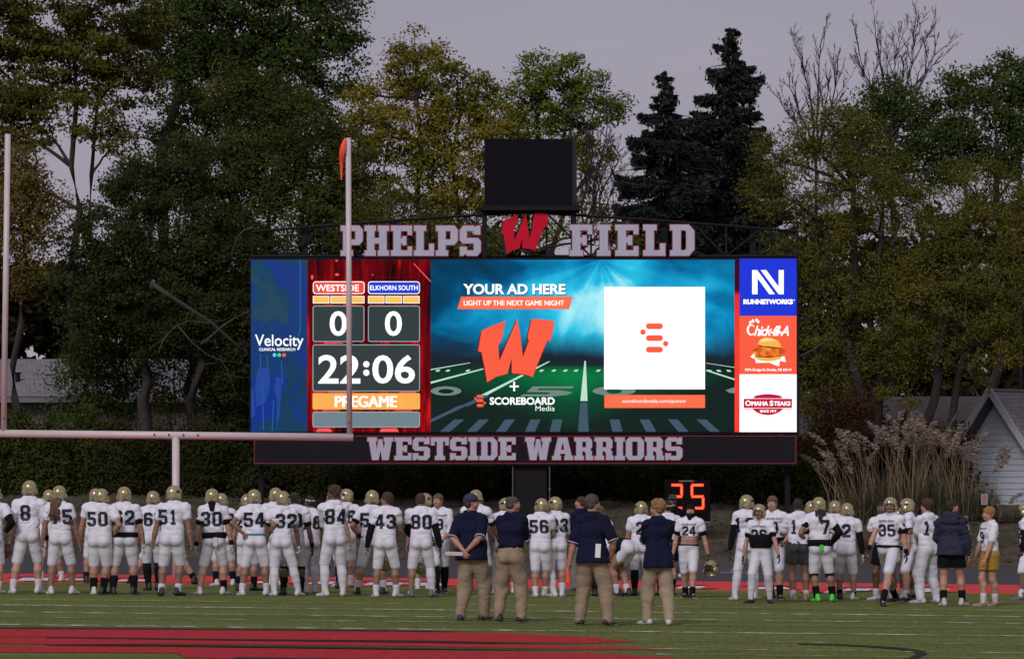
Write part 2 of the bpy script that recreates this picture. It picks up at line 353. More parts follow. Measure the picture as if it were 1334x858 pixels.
DIG = {
 '0': [[(1.4,0),(5,0),(6.4,1.4),(6.4,8.6),(5,10),(1.4,10),(0,8.6),(0,1.4)],[(2.1,1.9),(4.3,1.9),(4.3,8.1),(2.1,8.1)]],
 '1': [[(1.2,0),(5.6,0),(5.6,1.7),(4.6,1.7),(4.6,10),(2.9,10),(1,8.6),(1,7),(2.4,7),(2.4,1.7),(1.2,1.7)]],
 '2': [[(0,0),(6.4,0),(6.4,2),(2.7,2),(6.4,5.3),(6.4,8.6),(5,10),(1.4,10),(0,8.6),(0,6.6),(2.1,6.6),(2.1,8),(4.3,8),(4.3,6.3),(0,2.4)]],
 '3': [[(1.4,0),(5,0),(6.4,1.4),(6.4,4.2),(5.6,5),(6.4,5.8),(6.4,8.6),(5,10),(1.4,10),(0,8.6),(0,7),(2.1,7),(2.1,8.1),(4.3,8.1),(4.3,5.9),(2.4,5.9),(2.4,4.1),(4.3,4.1),(4.3,1.9),(2.1,1.9),(2.1,3),(0,3),(0,1.4)]],
 '4': [[(3.4,0),(5.5,0),(5.5,1.9),(6.6,1.9),(6.6,3.8),(5.5,3.8),(5.5,10),(3.3,10),(0,4),(0,1.9),(3.4,1.9)],[(2,3.8),(3.4,3.8),(3.4,6.6)]],
 '5': [[(1.4,0),(5,0),(6.4,1.4),(6.4,5),(5,6.3),(2.1,6.3),(2.1,8.1),(6.1,8.1),(6.1,10),(0,10),(0,4.5),(4.3,4.5),(4.3,1.9),(2.1,1.9),(2.1,2.9),(0,2.9),(0,1.4)]],
 '6': [[(1.4,0),(5,0),(6.4,1.4),(6.4,5),(5,6.3),(2.1,6.3),(2.1,8.1),(4.3,8.1),(4.3,7.2),(6.4,7.2),(6.4,8.6),(5,10),(1.4,10),(0,8.6),(0,1.4)],[(2.1,1.9),(4.3,1.9),(4.3,4.5),(2.1,4.5)]],
 '7': [[(1.6,0),(3.9,0),(6.4,8),(6.4,10),(0,10),(0,7),(1.9,7),(1.9,8),(4.2,8)]],
 '8': [[(1.4,0),(5,0),(6.4,1.4),(6.4,4.2),(5.6,5),(6.4,5.8),(6.4,8.6),(5,10),(1.4,10),(0,8.6),(0,5.8),(.8,5),(0,4.2),(0,1.4)],[(2.1,1.8),(4.3,1.8),(4.3,4.1),(2.1,4.1)],[(2.1,5.9),(4.3,5.9),(4.3,8.2),(2.1,8.2)]],
}
DIG['9'] = [[(6.4 - x, 10 - y) for x, y in r] for r in DIG['6']]
W_MARK = [(275,130),(287,121),(340,97),(400,75),(390,125),(378,180),(362,200),(370,285),(465,63),(482,165),(495,265),(528,178),(520,165),(531,110),(542,63),(602,68),(662,75),(652,130),(640,180),(622,178),(545,370),(525,362),(490,354),(437,350),(435,270),(412,352),(352,368),(305,397),(290,310),(275,238),(258,233),(266,180)]

def offset_ring(r, d):
    """grow a closed ring outward by d with mitred corners"""
    n = len(r); area = sum(r[i][0] * r[(i + 1) % n][1] - r[(i + 1) % n][0] * r[i][1] for i in range(n))
    s = 1 if area > 0 else -1; out = []
    for i in range(n):
        p0, p1, p2 = Vector(r[i - 1]), Vector(r[i]), Vector(r[(i + 1) % n])
        a, b = (p1 - p0).normalized(), (p2 - p1).normalized()
        n1, n2 = Vector((a.y, -a.x)) * s, Vector((b.y, -b.x)) * s
        m = n1 + n2
        if m.length < 1e-6: m = n1
        m = m / max(.35, m.dot(n1)) if m.dot(n1) > 0 else n1
        if m.length > 2.0: m = m * (2.0 / m.length)
        q = p1 + m * d; out.append((q.x, q.y))
    return out

_TX = {}
def text_geo(s, bold=0.0, shear=0.0, space=1.0):
    key = (s, bold, shear, space)
    if key in _TX: return _TX[key]
    cu = bpy.data.curves.new('t', 'FONT'); cu.body = s; cu.offset = bold; cu.shear = shear; cu.space_character = space; cu.fill_mode = 'FRONT'; cu.resolution_u = 4
    ob = bpy.data.objects.new('t', cu)
    me = bpy.data.meshes.new_from_object(ob)
    v = np.array([tuple(x.co) for x in me.vertices]); f = [list(p.vertices) for p in me.polygons]
    bpy.data.objects.remove(ob); bpy.data.curves.remove(cu); bpy.data.meshes.remove(me)
    _TX[key] = (v, f); return v, f

# ------------------------------------------------------------------ the scoreboard
YS = 92.0
def scr(px, py, layer=0): return at(px, py, YS - layer * .004)
def pxs(Y=YS): return Y / F_PX                              # metres per pixel at the board
M_BLK = mat('black_steel', (.008, .007, .009), .6, var=.2, scale=4, spec=.2)
M_CAB = mat('black_cabinet', (.014, .012, .017), .8, var=.18, scale=2.5, bump=.15, bscale=120, spec=.15)
M_FACE = mat('grey_white_sign_face', (.48, .49, .60), .5, var=.05, scale=3)
M_EDGE = mat('dark_red_sign_edge', (.26, .012, .035), .45)
M_LOGO = mat('red_sign_face', (.62, .008, .030), .5, var=.08, scale=2, spec=.12)

board = tag(empty('scoreboard', (0, YS + .5, terrain(0, YS))), 'wide black stadium scoreboard with lit video screen and arched truss above the hedge', 'scoreboard')
def B(mb, name, mats, parent=None, smooth=False):
    """a part of the scoreboard, given in world coordinates"""
    p = parent or board
    o = mb.build(name, mats, None, smooth); o.parent = p
    o.matrix_parent_inverse = Matrix.Translation(-board.location) if p is board else Matrix.Identity(4)
    if p is not board:
        o.matrix_parent_inverse = Matrix.Identity(4)
    return o
def boxpx(mb, x0, y0, x1, y1, Ya, Yb, mi=0):
    a = at(x0, y1, Ya); b = at(x1, y0, Ya)
    mb.box(((a.x + b.x) / 2, (Ya + Yb) / 2, (a.z + b.z) / 2), (b.x - a.x, Yb - Ya, b.z - a.z), None, mi)

mb = MB(); boxpx(mb, 325, 335.6, 1040.5, 565, YS + .03, YS + .75); B(mb, 'screen_cabinet', M_CAB)
for x in (690, 340, 1026):
    mb = MB(); boxpx(mb, x - (21 if x == 690 else 3), 560, x + (22 if x == 690 else 3), 700, YS + (.25 if x == 690 else .6), YS + .85); B(mb, 'support_post', M_BLK)
# thin conduit beside the centre post
for x in (668, 716):
    mb = MB(); mb.tube([at(x, 606, YS + .15), at(x, 668, YS + .15)], .018, 6)
    if x == 716: mb.box(at(716, 637, YS + .15), (.06, .05, .06))
    B(mb, 'conduit', mat('grey_pipe', (.10, .10, .10), .5))

# video screen layers --------------------------------------------------
def nodes(m):
    n, l = m.node_tree.nodes, m.node_tree.links
    def N(t, **k):
        x = n.new(t)
        for a, v in k.items(): setattr(x, a, v)
        return x
    def math_(op, a, b=None, c=None):
        x = N('ShaderNodeMath', operation=op)
        for i, v in enumerate((a, b, c)):
            if v is None: continue
            if isinstance(v, (int, float)): x.inputs[i].default_value = v
            else: l.new(v, x.inputs[i])
        return x.outputs[0]
    def ramp(f, stops):
        x = N('ShaderNodeValToRGB'); e = x.color_ramp.elements
        while len(e) < len(stops): e.new(.5)
        for el, (p, c) in zip(e, stops): el.position = p; el.color = tuple(c) + (1,)
        l.new(f, x.inputs[0]); return x.outputs[0]
    def mix(f, a, b, bt='MIX'):
        x = N('ShaderNodeMix', data_type='RGBA', blend_type=bt)
        for i, v in ((0, f), (6, a), (7, b)):
            if isinstance(v, (int, float)): x.inputs[i].default_value = v
            elif isinstance(v, tuple): x.inputs[i].default_value = tuple(v) + (1,)
            else: l.new(v, x.inputs[i])
        return x.outputs[2]
    return n, l, N, math_, ramp, mix
def led_grain(N, l, M, n, s=1.0):
    """LED wall: cabinets that differ slightly in output, and pixel-row grain"""
    g = N('ShaderNodeNewGeometry'); v = N('ShaderNodeVectorMath', operation='MULTIPLY'); v.inputs[1].default_value = (2.0, 0, 2.6); l.new(g.outputs['Position'], v.inputs[0])
    f = N('ShaderNodeVectorMath', operation='FLOOR'); l.new(v.outputs[0], f.inputs[0]); w = N('ShaderNodeTexWhiteNoise'); l.new(f.outputs[0], w.inputs['Vector'])
    v2 = N('ShaderNodeVectorMath', operation='MULTIPLY'); v2.inputs[1].default_value = (22, 0, 22); l.new(g.outputs['Position'], v2.inputs[0])
    f2 = N('ShaderNodeVectorMath', operation='FLOOR'); l.new(v2.outputs[0], f2.inputs[0]); w2 = N('ShaderNodeTexWhiteNoise'); l.new(f2.outputs[0], w2.inputs['Vector'])
    a = M('MULTIPLY_ADD', w.outputs['Value'], .035, .955); return M('MULTIPLY', M('MULTIPLY_ADD', w2.outputs['Value'], .055, a), s)
def screen_mat(name, builder):
    m = bpy.data.materials.new(name); m.use_nodes = True
    n, l, N, M, RP, MX = nodes(m); n.clear()
    tc = N('ShaderNodeTexCoord'); sp = N('ShaderNodeSeparateXYZ'); l.new(tc.outputs['Generated'], sp.inputs[0])
    col = builder(sp.outputs[0], sp.outputs[2], tc.outputs['Generated'], n, l, N, M, RP, MX)
    # LED pixel rows: fine dark raster of the panel
    e = N('ShaderNodeEmission'); l.new(col, e.inputs['Color']); l.new(led_grain(N, l, M, n), e.inputs['Strength'])
    o = N('ShaderNodeOutputMaterial'); l.new(e.outputs[0], o.inputs['Surface'])
    return m
def E(name, c, s=1.0):
    new = 'lit_' + name not in MATS; m = mat('lit_' + name, emit=c, estr=s)
    if new: n, l, N, M, RP, MX = nodes(m); l.new(led_grain(N, l, M, n, s * 1.0), n['Principled BSDF'].inputs['Emission Strength'])
    return m
def s2l(*c): return tuple(((v / 255) / 12.92 if v / 255 < .04045 else ((v / 255 + .055) / 1.055) ** 2.4) for v in c)
E_WHITE = E('white', (1, 1, 1), 1.15); E_BLUE = E('royal_blue', s2l(20, 62, 205)); E_ORANGE = E('orange', s2l(252, 112, 72), 1.0); E_AMBER = E('amber', s2l(250, 176, 84))
E_RED = E('red', s2l(238, 78, 66)); E_GREY = E('slate', s2l(112, 130, 138)); E_DARK = E('dark_slate', s2l(46, 58, 60)); E_FRAME = E('pale_frame', s2l(150, 176, 180))
E_CRIM = E('crimson', s2l(196, 14, 56)); E_YEL = E('yellow', s2l(252, 196, 96)); E_SHAD = E('ink', s2l(16, 18, 26)); E_LBLUE = E('logo_blue', s2l(22, 50, 214)); E_CORAL = E('coral', s2l(250, 92, 62), 1.0)
E_BUN = E('bun', s2l(250, 178, 78)); E_BUN2 = E('bun_light', s2l(255, 224, 140)); E_CHICK = E('fried_crust', s2l(204, 84, 24)); E_PICK = E('bun_shadow', s2l(120, 50, 24)); E_TEAL = E('teal_line', s2l(30, 110, 160))
E_CY = E('cyan_dot', s2l(90, 205, 250)); E_GR = E('green_dot', s2l(70, 215, 130)); E_LINE = E('field_line', s2l(190, 226, 205)); E_LINE2 = E('dim_field_line', s2l(60, 84, 100)); E_NUM = E('field_number', s2l(112, 134, 124))

def noise(N, l, vec, scale, st=(1, 1, 1), detail=4, dist=0):
    mp = N('ShaderNodeMapping'); mp.inputs['Scale'].default_value = st; l.new(vec, mp.inputs[0])
    x = N('ShaderNodeTexNoise'); x.inputs['Scale'].default_value = scale; x.inputs['Detail'].default_value = detail; x.inputs['Distortion'].default_value = dist
    l.new(mp.outputs[0], x.inputs['Vector']); return x.outputs['Fac']
def b_stadium(u, v, vec, n, l, N, M, RP, MX):
    # searchlight burst over a night field (what the panel displays)
    du = M('MULTIPLY', M('SUBTRACT', u, .56), 1.77); dv = M('SUBTRACT', v, .98)
    ang = M('ARCTAN2', du, M('ADD', M('MULTIPLY', dv, -1), .02)); rad = M('SQRT', M('ADD', M('MULTIPLY', du, du), M('MULTIPLY', dv, dv)))
    cv = N('ShaderNodeCombineXYZ'); l.new(ang, cv.inputs[0]); cv.inputs[1].default_value = 3.1
    rays = noise(N, l, cv.outputs[0], 3.2, (1, 1, 1), 1.5)
    cloud = noise(N, l, vec, 3.2, (1.7, 1, 1), 5, .6)
    e1 = M('MULTIPLY', M('SUBTRACT', u, .60), 1.25); e2 = M('MULTIPLY', M('SUBTRACT', v, .70), 1.7)
    el = M('SQRT', M('ADD', M('MULTIPLY', e1, e1), M('MULTIPLY', e2, e2)))
    g = M('SUBTRACT', 1.0, el)
    g = M('ADD', g, M('MULTIPLY', M('SUBTRACT', rays, .42), .5)); g = M('ADD', g, M('MULTIPLY', M('SUBTRACT', cloud, .42), .8))
    top = RP(g, [(.10, s2l(16, 40, 52)), (.36, s2l(8, 74, 116)), (.56, s2l(16, 138, 190)), (.78, s2l(44, 196, 232)), (.98, s2l(170, 240, 250))])
    hz = RP(M('ADD', v, M('MULTIPLY', M('SUBTRACT', cloud, .5), .08)), [(.43, (0, 0, 0)), (.58, (1, 1, 1))])
    c1 = MX(hz, s2l(30, 40, 48), top)
    gu = M('ABSOLUTE', M('SUBTRACT', u, .46)); gg = M('SUBTRACT', 1.0, M('ADD', M('MULTIPLY', gu, 1.6), M('MULTIPLY', M('ABSOLUTE', M('SUBTRACT', v, .32)), 2.8)))
    fld = RP(gg, [(.1, s2l(24, 38, 36)), (.55, s2l(16, 74, 50)), (.95, s2l(14, 124, 66))])
    fz = RP(v, [(.36, (0, 0, 0)), (.39, (1, 1, 1))])
    return MX(fz, fld, c1)
def b_red(u, v, vec, n, l, N, M, RP, MX):
    a = noise(N, l, vec, 7, (3.2, 1, .35), 6, .4); b = noise(N, l, vec, 2.2, (1.5, 1, 1), 3)
    f = M('ADD', M('MULTIPLY', a, .75), M('MULTIPLY', b, .5))
    return RP(f, [(.50, s2l(30, 8, 14)), (.66, s2l(110, 10, 18)), (.80, s2l(210, 26, 30)), (.95, s2l(255, 96, 84))])
def b_blue(u, v, vec, n, l, N, M, RP, MX):
    a = noise(N, l, vec, 2.3, (1, 1, 2.6), 5, .9)
    up = RP(a, [(.46, s2l(32, 58, 126)), (.53, s2l(30, 68, 96))])
    dn = RP(a, [(.44, s2l(28, 62, 92)), (.58, s2l(24, 52, 140))])
    f = RP(v, [(.3, (0, 0, 0)), (.75, (1, 1, 1))])
    return MX(f, dn, up)
def b_burn(u, v, vec, n, l, N, M, RP, MX):
    a = noise(N, l, vec, 9, (1, 1, 1), 4)
    c = RP(a, [(.35, s2l(196, 78, 26)), (.5, s2l(226, 104, 34)), (.68, s2l(248, 160, 70))]); return c
M_STAD = screen_mat('lit_stadium_picture', b_stadium); M_REDP = screen_mat('lit_red_streaks', b_red); M_BLUEP = screen_mat('lit_blue_picture', b_blue); M_CRUST = screen_mat('lit_crust', b_burn)

def rr(x0, y0, x1, y1, r, n=5):
    """rounded rectangle in pixels"""
    p = []
    for cx, cy, a0 in ((x1 - r, y0 + r, -90), (x1 - r, y1 - r, 0), (x0 + r, y1 - r, 90), (x0 + r, y0 + r, 180)):
        for k in range(n + 1):
            a = R(a0 + 90 * k / n); p.append((cx + r * math.cos(a), cy + r * math.sin(a)))
    return p
def ell(cx, cy, rx, ry, a0=0, a1=360, n=28): return [(cx + rx * math.cos(R(a0 + (a1 - a0) * k / n)), cy + ry * math.sin(R(a0 + (a1 - a0) * k / n))) for k in range(n if a1 - a0 == 360 else n + 1)]
def P(mb, rings, layer, mi=0):
    if not isinstance(rings[0], list): rings = [rings]
    return mb.fill(rings, lambda x, y: scr(x, y, layer), mi)
def Q(x0, y0, x1, y1): return [(x0, y0), (x1, y0), (x1, y1), (x0, y1)]
def T(mb, s, x0, x1, ytop, ybot, layer, mi=0, bold=.03, shear=0, space=1.0):
    """a word fitted in a pixel box (box of its drawn outline)"""
    if 'M' in s and bold > .005:                          # heavy face: three strokes side by side
        d = (x1 - x0) / len(s) * bold * 2.2
        for q, o_ in enumerate((-d, 0, d)): T(mb, s, x0 + d + o_, x1 - d + o_, ytop, ybot, layer + q * .3, mi, 0, shear, space)
        return
    v, f = text_geo(s, bold, shear, space)
    a, b = v.min(0), v.max(0); n = len(mb.v)
    for p in v:
        mb.v.append(scr(x0 + (p[0] - a[0]) / (b[0] - a[0]) * (x1 - x0), ybot - (p[1] - a[1]) / (b[1] - a[1]) * (ybot - ytop), layer))
    for q in f: mb.f.append([n + i for i in q]); mb.m.append(mi)

def panel(name, x0, y0, x1, y1, m, parent=None):
    mb = MB(); P(mb, Q(x0, y0, x1, y1), 0); return B(mb, name, m, parent)
def sub(mb, name, mats, par):
    o = mb.build(name, mats, par); o.matrix_parent_inverse = par.matrix_world.inverted() if False else Matrix.Identity(4); return o
# the five pictures of the wall; each picture's drawn content is a sub-part
p_blue = panel('sponsor_panel', 327, 338.3, 400.4, 562.4, M_BLUEP)
mb = MB()
P(mb, [(327, 352), (333, 356), (340, 366), (352, 369), (358, 374), (359, 384), (365, 392), (372, 398), (376, 408), (374, 420), (368, 423), (360, 414), (352, 416), (344, 420), (336, 414), (327, 416), (327, 410), (334, 400), (342, 402), (345, 392), (350, 384), (346, 378), (336, 372), (327, 366)], 1, 2)
P(mb, Q(390.6, 338.3, 391.6, 430), 1, 3); P(mb, [(390.6, 430), (391.6, 430), (386, 448), (385, 448)], 1, 3)
for (x, y0, y1, dx) in ((339, 460, 478, 0), (347, 462, 490, 3), (341, 500, 560, 2), (356, 520, 562, -2), (366, 470, 500, 2)): P(mb, [(x, y0), (x + .8, y0), (x + .8 + dx, y1), (x + dx, y1)], 1, 3)
P(mb, [(360, 490), (367, 492), (366, 512), (364, 540), (360, 560), (361, 522), (357, 505)], 1, 4); P(mb, [(336, 480), (350, 478), (352, 500), (346, 524), (334, 530), (332, 505)], 1, 4); P(mb, [(327, 505), (331, 507), (332, 540), (327, 545)], 1, 4)
T(mb, 'Velocity', 332.2, 395.4, 435.6, 455.4, 3, 0, .006)
T(mb, 'CLINICAL RESEARCH', 337.5, 384.5, 453.0, 456.8, 3, 0, .018)
for x, mi in ((357.6, 1), (363.8, 5), (370, 6)): P(mb, ell(x, 462.2, 2.5, 2.5, n=14), 3, mi)
sub(mb, 'screen_graphic', [E_WHITE, E_CY, E('dark_teal', s2l(28, 66, 88)), E_TEAL, E('mid_blue', s2l(28, 66, 150)), E_GR, E_CORAL], p_blue)
p_score = panel('score_panel', 400.4, 338.3, 561, 562.4, M_REDP)
mb = MB()
# materials: 0 white 1 dark 2 frame 3 amber 4 red 5 blue 6 slate 7 yellow 8 hot
for (x0, y0, x1, y1, r, mi, fmi) in ((407.6, 366.4, 475, 383, 4, 4, 0), (479.4, 366.4, 547, 383, 4, 5, 0), (407.4, 398, 474.6, 445, 3, 1, 2), (479.4, 398, 547, 445, 3, 1, 2), (407.2, 448.6, 547, 509.6, 3, 1, 2), (407.2, 536, 547, 556.4, 3, 6, 2)):
    P(mb, rr(x0, y0, x1, y1, r), 1, fmi); P(mb, rr(x0 + 1, y0 + 1, x1 - 1, y1 - 1, r - .8), 2, mi)
P(mb, rr(407.2, 511.8, 547.2, 533, 2), 1, 3)
for k in range(3):
    for x in (407.6, 479.4): P(mb, Q(x + k * 22.9, 385.4, x + k * 22.9 + 21.4, 395), 1, 0); P(mb, Q(x + k * 22.9 + .8, 386.2, x + k * 22.9 + 20.6, 394.2), 2, 7)
T(mb, 'WESTSIDE', 411.5, 467.6, 370.6, 379.4, 3, 0, .02); T(mb, 'ELKHORN SOUTH', 481.8, 544.2, 371.6, 378, 3, 0, .018)
T(mb, '0', 429.4, 452, 405, 437.4, 3, 0, .018); T(mb, '0', 501.4, 523.6, 405, 437.4, 3, 0, .018)
T(mb, '22', 414.4, 469.4, 462, 499.4, 3, 0, .018); T(mb, '06', 485, 540.6, 462, 499.4, 3, 0, .018)
for y in (474.2, 485.2): P(mb, ell(477.2, y, 4.1, 4.1, n=18), 3, 0)
T(mb, 'PREGAME', 436, 517.4, 515.4, 530, 3, 0, .03)
P(mb, [(538.4, 343.4), (539.4, 342.8), (561, 365.6), (561, 367.6)], 1, 8)
for (x, y, a, b) in ((406.6, 361, 1.5, 3.2), (439, 357.6, 2.8, 1.8), (485.5, 358, .9, 1), (438.5, 339.5, 1.8, 1.2)): P(mb, ell(x, y, a, b, n=10), 1, 8)
for (x0, x1) in ((411, 433), (494, 520)): P(mb, [(x0, 562.2), (x0 + 3, 557.6), (x1 - 3, 557.6), (x1, 562.2)], 1, 8)
for (x, y) in ((427, 510.5), (437, 510.5), (520, 510.8), (420, 534.4), (515, 534.6), (425, 446.7)): P(mb, Q(x, y - .7, x + 22, y + .7), 1, 8)
sub(mb, 'screen_graphic', [E_WHITE, E_DARK, E_FRAME, E_AMBER, E_RED, E_BLUE, E_GREY, E_YEL, E('hot_red', s2l(255, 84, 84))], p_score)
p_ad = panel('advert_panel', 561, 338.3, 957, 562.4, M_STAD)
mb = MB()
# 0 white 1 orange 2 ink 3 coral 4 line 5 dim line 6 number 7 shadow blue
T(mb, 'YOUR AD HERE', 604.0, 737.4, 371.0, 384.6, 2, 7, .032); T(mb, 'YOUR AD HERE', 603.4, 736.6, 369.6, 383.4, 3, 0, .032)
P(mb, [(600.6, 386.2), (746, 386.2), (741.2, 402.6), (595.6, 402.6)], 1, 3); P(mb, [(601.6, 387), (744.8, 387), (740.4, 401.8), (596.8, 401.8)], 2, 1)
T(mb, 'LIGHT UP THE NEXT GAME NIGHT', 604, 735.2, 391.2, 397.8, 3, 0, .02)
wm = [(560 + x / 4.0846, 400 + y / 4.0846) for x, y in W_MARK]
P(mb, [(x - 1.8, y + 1) for x, y in wm], 3, 2); P(mb, [(x, y) for x, y in offset_ring(wm, .5)], 4, 8); P(mb, wm, 5, 3)
P(mb, Q(663.8, 502, 675.8, 504.2), 4, 0); P(mb, Q(668.6, 497, 671, 509.2), 4, 0)
T(mb, 'SCOREBOARD', 638, 722.6, 517.2, 527, 4, 0, .03); T(mb, 'Media', 697.6, 722.6, 528.4, 535, 4, 0, -.005)
for (x0, y0, x1, y1) in ((621, 514, 630, 517.8), (620.6, 519.8, 629.8, 523.6), (621, 525.8, 630, 529.8)): P(mb, rr(x0, y0, x1, y1, 1.8), 4, 3)
P(mb, ell(619.4, 518.8, 1.7, 1.7, n=10), 4, 3); P(mb, ell(631.4, 524.6, 1.7, 1.7, n=10), 4, 3)
P(mb, Q(787, 373.6, 918.4, 506.8), 2, 0)
for (x0, y0, x1, y1) in ((841.5, 421, 863.6, 428.6), (841.5, 436.4, 863.6, 444), (841.5, 451.4, 863.6, 459)): P(mb, rr(x0, y0, x1, y1, 3.7), 3, 3)
P(mb, ell(837.6, 432.4, 3.6, 3.6, n=14), 3, 3); P(mb, ell(867.2, 447.4, 3.6, 3.6, n=14), 3, 3)
P(mb, rr(787.2, 514, 918.6, 531.2, 1.5), 1, 3); P(mb, rr(787.9, 514.7, 917.9, 530.5, 1.2), 2, 1)
T(mb, 'scoreboardmedia.com/sponsor', 810.6, 894, 519.6, 525.8, 3, 0, .0)
# the pictured football field: yard lines, hashes, numerals
P(mb, [(561, 497), (629, 479.6), (631, 480.6), (561, 499.6)], 1, 4); P(mb, [(627, 514), (714, 470.6), (717, 470.6), (634, 514.6)], 1, 4); P(mb, [(561, 480.6), (612, 472), (613, 472.6), (561, 482)], 1, 4)
P(mb, [(756, 522), (761.4, 470), (763.2, 470), (765.4, 522)], 1, 4); P(mb, [(753, 562), (756, 524), (765, 524), (767, 562)], 1, 5)
for k, x in enumerate((567, 580, 606, 702, 718, 733, 747, 776)): P(mb, [(x, 483.8), (x + 2.6, 481.2), (x + 7, 481.2), (x + 4.6, 483.8)], 1, 4)
P(mb, [(920, 481.2), (957, 493), (957, 495), (920, 483)], 1, 4); P(mb, [(920, 472.4), (957, 478), (957, 478.8), (920, 473)], 1, 4)
for x in (921, 933, 946): P(mb, [(x, 481.6), (x + 5, 481.6), (x + 7, 484), (x + 2, 484)], 1, 4)
for (x, dx) in ((573, 19), (608, 16), (646, 12), (684, 7), (716, 4)): P(mb, [(x, 562), (x + dx, 546), (x + dx + 13, 546), (x + 13, 562)], 1, 5)
for (x, dx) in ((798, -4), (842, -9), (884, -14), (925, -18)): P(mb, [(x + dx, 546), (x + dx + 13, 546), (x + 13, 562), (x, 562)], 1, 5)
P(mb, [(600, 528), (632, 514.4), (638, 515), (610, 529)], 1, 5); P(mb, [(561, 546), (598, 528), (606, 529), (561, 550)], 1, 5)
P(mb, [(694, 503), (748, 503), (745, 505.6), (703, 505.6), (699, 508), (730, 508), (746, 510.6), (740, 514), (720, 516), (677, 516), (682, 513.2), (714, 513.2), (718, 511.6), (712, 510.6), (686, 510.6)], 1, 6)
for cx in (581, 800): P(mb, [ell(cx, 509, 20 if cx < 600 else 28, 6), ell(cx, 509.4, 10, 3)], 1, 6)
P(mb, [(945, 508), (957, 504), (957, 512), (950, 511.4)], 1, 6)
sub(mb, 'screen_graphic', [E_WHITE, E_ORANGE, E_SHAD, E_CORAL, E_LINE, E_LINE2, E_NUM, E('deep_teal', s2l(10, 60, 90)), E('bright_red', s2l(245, 40, 36))], p_ad)
p_gap = panel('red_edge_panel', 957, 338.3, 963.4, 562.4, screen_mat('lit_red_edge', lambda u, v, vec, n, l, N, M, RP, MX: RP(v, [(.55, s2l(246, 66, 50)), (.79, s2l(236, 40, 44)), (.82, s2l(70, 14, 26)), (1, s2l(52, 18, 28))])))
p_sp = panel('sponsor_panel', 963.4, 336.8, 1037.8, 411.2, E_LBLUE)
mb = MB()
k = 280 / 1264
def dz(pts): return [(780 + x * k, 260 + y * k) for x, y in pts]
P(mb, dz([(902, 414), (932, 414), (1036, 556), (1003, 556), (934, 462), (934, 556), (902, 556)]), 1)
P(mb, dz([(952, 414), (985, 414), (1058, 512), (1058, 414), (1088, 414), (1088, 556), (1058, 556)]), 1)
T(mb, 'RUNNETWORKS', 968.4, 1033, 389.6, 396.2, 1, 0, .06); P(mb, ell(1034.6, 391, .9, .9, n=8), 1)
sub(mb, 'screen_graphic', [E_WHITE], p_sp)
p_sp2 = panel('sponsor_panel', 963.4, 411.2, 1037.8, 487.2, E_CORAL)
mb = MB()
# 0 white 1 bun 2 crust 3 highlight 4 shade
k2 = 85 / 304
def ez(pts): return [(960 + x * k2, 330 + y * k2) for x, y in pts]
T(mb, 'hick-fil-A', 982.2, 1027.6, 424, 437.4, 2, 0, .02, .35, .86)
P(mb, [ez(ell(66, 356, 20, 26, 40, 320, 24))[:] + ez(ell(68, 356, 13, 20, 320, 40, 24)) + ez([(80, 372)])], 2, 0)
for (x, y, a, b) in ((62, 323, 5, 9), (74, 315, 7, 8), (92, 311, 6, 8), (99, 318, 6, 7)): P(mb, ez(ell(x, y, a, b, n=12)), 2, 0)
P(mb, ez([(62, 482), (78, 466), (222, 480), (228, 506), (200, 500), (196, 526), (150, 508), (88, 510), (86, 492)]), 1, 0)
P(mb, ez(ell(146, 478, 66, 24)), 2, 1)
P(mb, ez(ell(146, 456, 76, 26)), 3, 2)
P(mb, ez([(220, 446), (232, 452), (226, 462), (214, 460)]), 3, 2)
P(mb, ez([(96, 424), (108, 400), (134, 390), (166, 394), (194, 408), (208, 434), (204, 440), (160, 436), (118, 432)]), 4, 1)
P(mb, ez([(104, 414), (116, 398), (138, 393), (164, 398), (184, 408), (150, 408), (122, 410)]), 5, 3)
P(mb, ez([(96, 424), (118, 430), (160, 434), (204, 439), (200, 444), (150, 440), (104, 432)]), 5, 4)
P(mb, ez([(80, 474), (120, 480), (180, 478), (212, 472), (206, 478), (150, 486), (96, 482)]), 5, 4)
T(mb, '7676 Dodge St Omaha, NE 68114', 970.2, 1031, 479.6, 484, 2, 0, .03)
sub(mb, 'screen_graphic', [E_WHITE, E_BUN, M_CRUST, E_BUN2, E_PICK], p_sp2)
p_sp3 = panel('sponsor_panel', 963.4, 487.2, 1037.8, 562.4, E_WHITE)
mb = MB()
P(mb, ell(1000.2, 525.6, 22, 14.8, n=40), 1, 0)
P(mb, ell(1000.2, 521, 27, 12.5, 188, 352, 24) + [(1022.6, 519.4)] + ell(1000.2, 521.8, 22.6, 8.8, 350, 190, 24), 2, 1)
P(mb, Q(968, 518.6, 1032.6, 531.6), 3, 1); P(mb, Q(968.8, 519.2, 1031.8, 531), 4, 0); P(mb, Q(967.6, 531.9, 1032.8, 532.6), 4, 0)
T(mb, 'O', 970.8, 978.4, 521.4, 528.4, 5, 1, .03); T(mb, 'MAHA', 978.8, 1000.8, 522.4, 528.2, 5, 1, .04); T(mb, 'S', 1002.6, 1007.6, 521.4, 528.4, 5, 1, .04); T(mb, 'TEAKS', 1008, 1029.8, 522.4, 528.2, 5, 1, .04)
T(mb, 'SINCE 1917', 990, 1011.6, 533.6, 537, 5, 1, .04)
T(mb, 'AMERICA\'S ORIGINAL BUTCHER', 982.6, 1018.6, 514.2, 517, 5, 0, .02)
sub(mb, 'screen_graphic', [E_CRIM, E_WHITE], p_sp3)

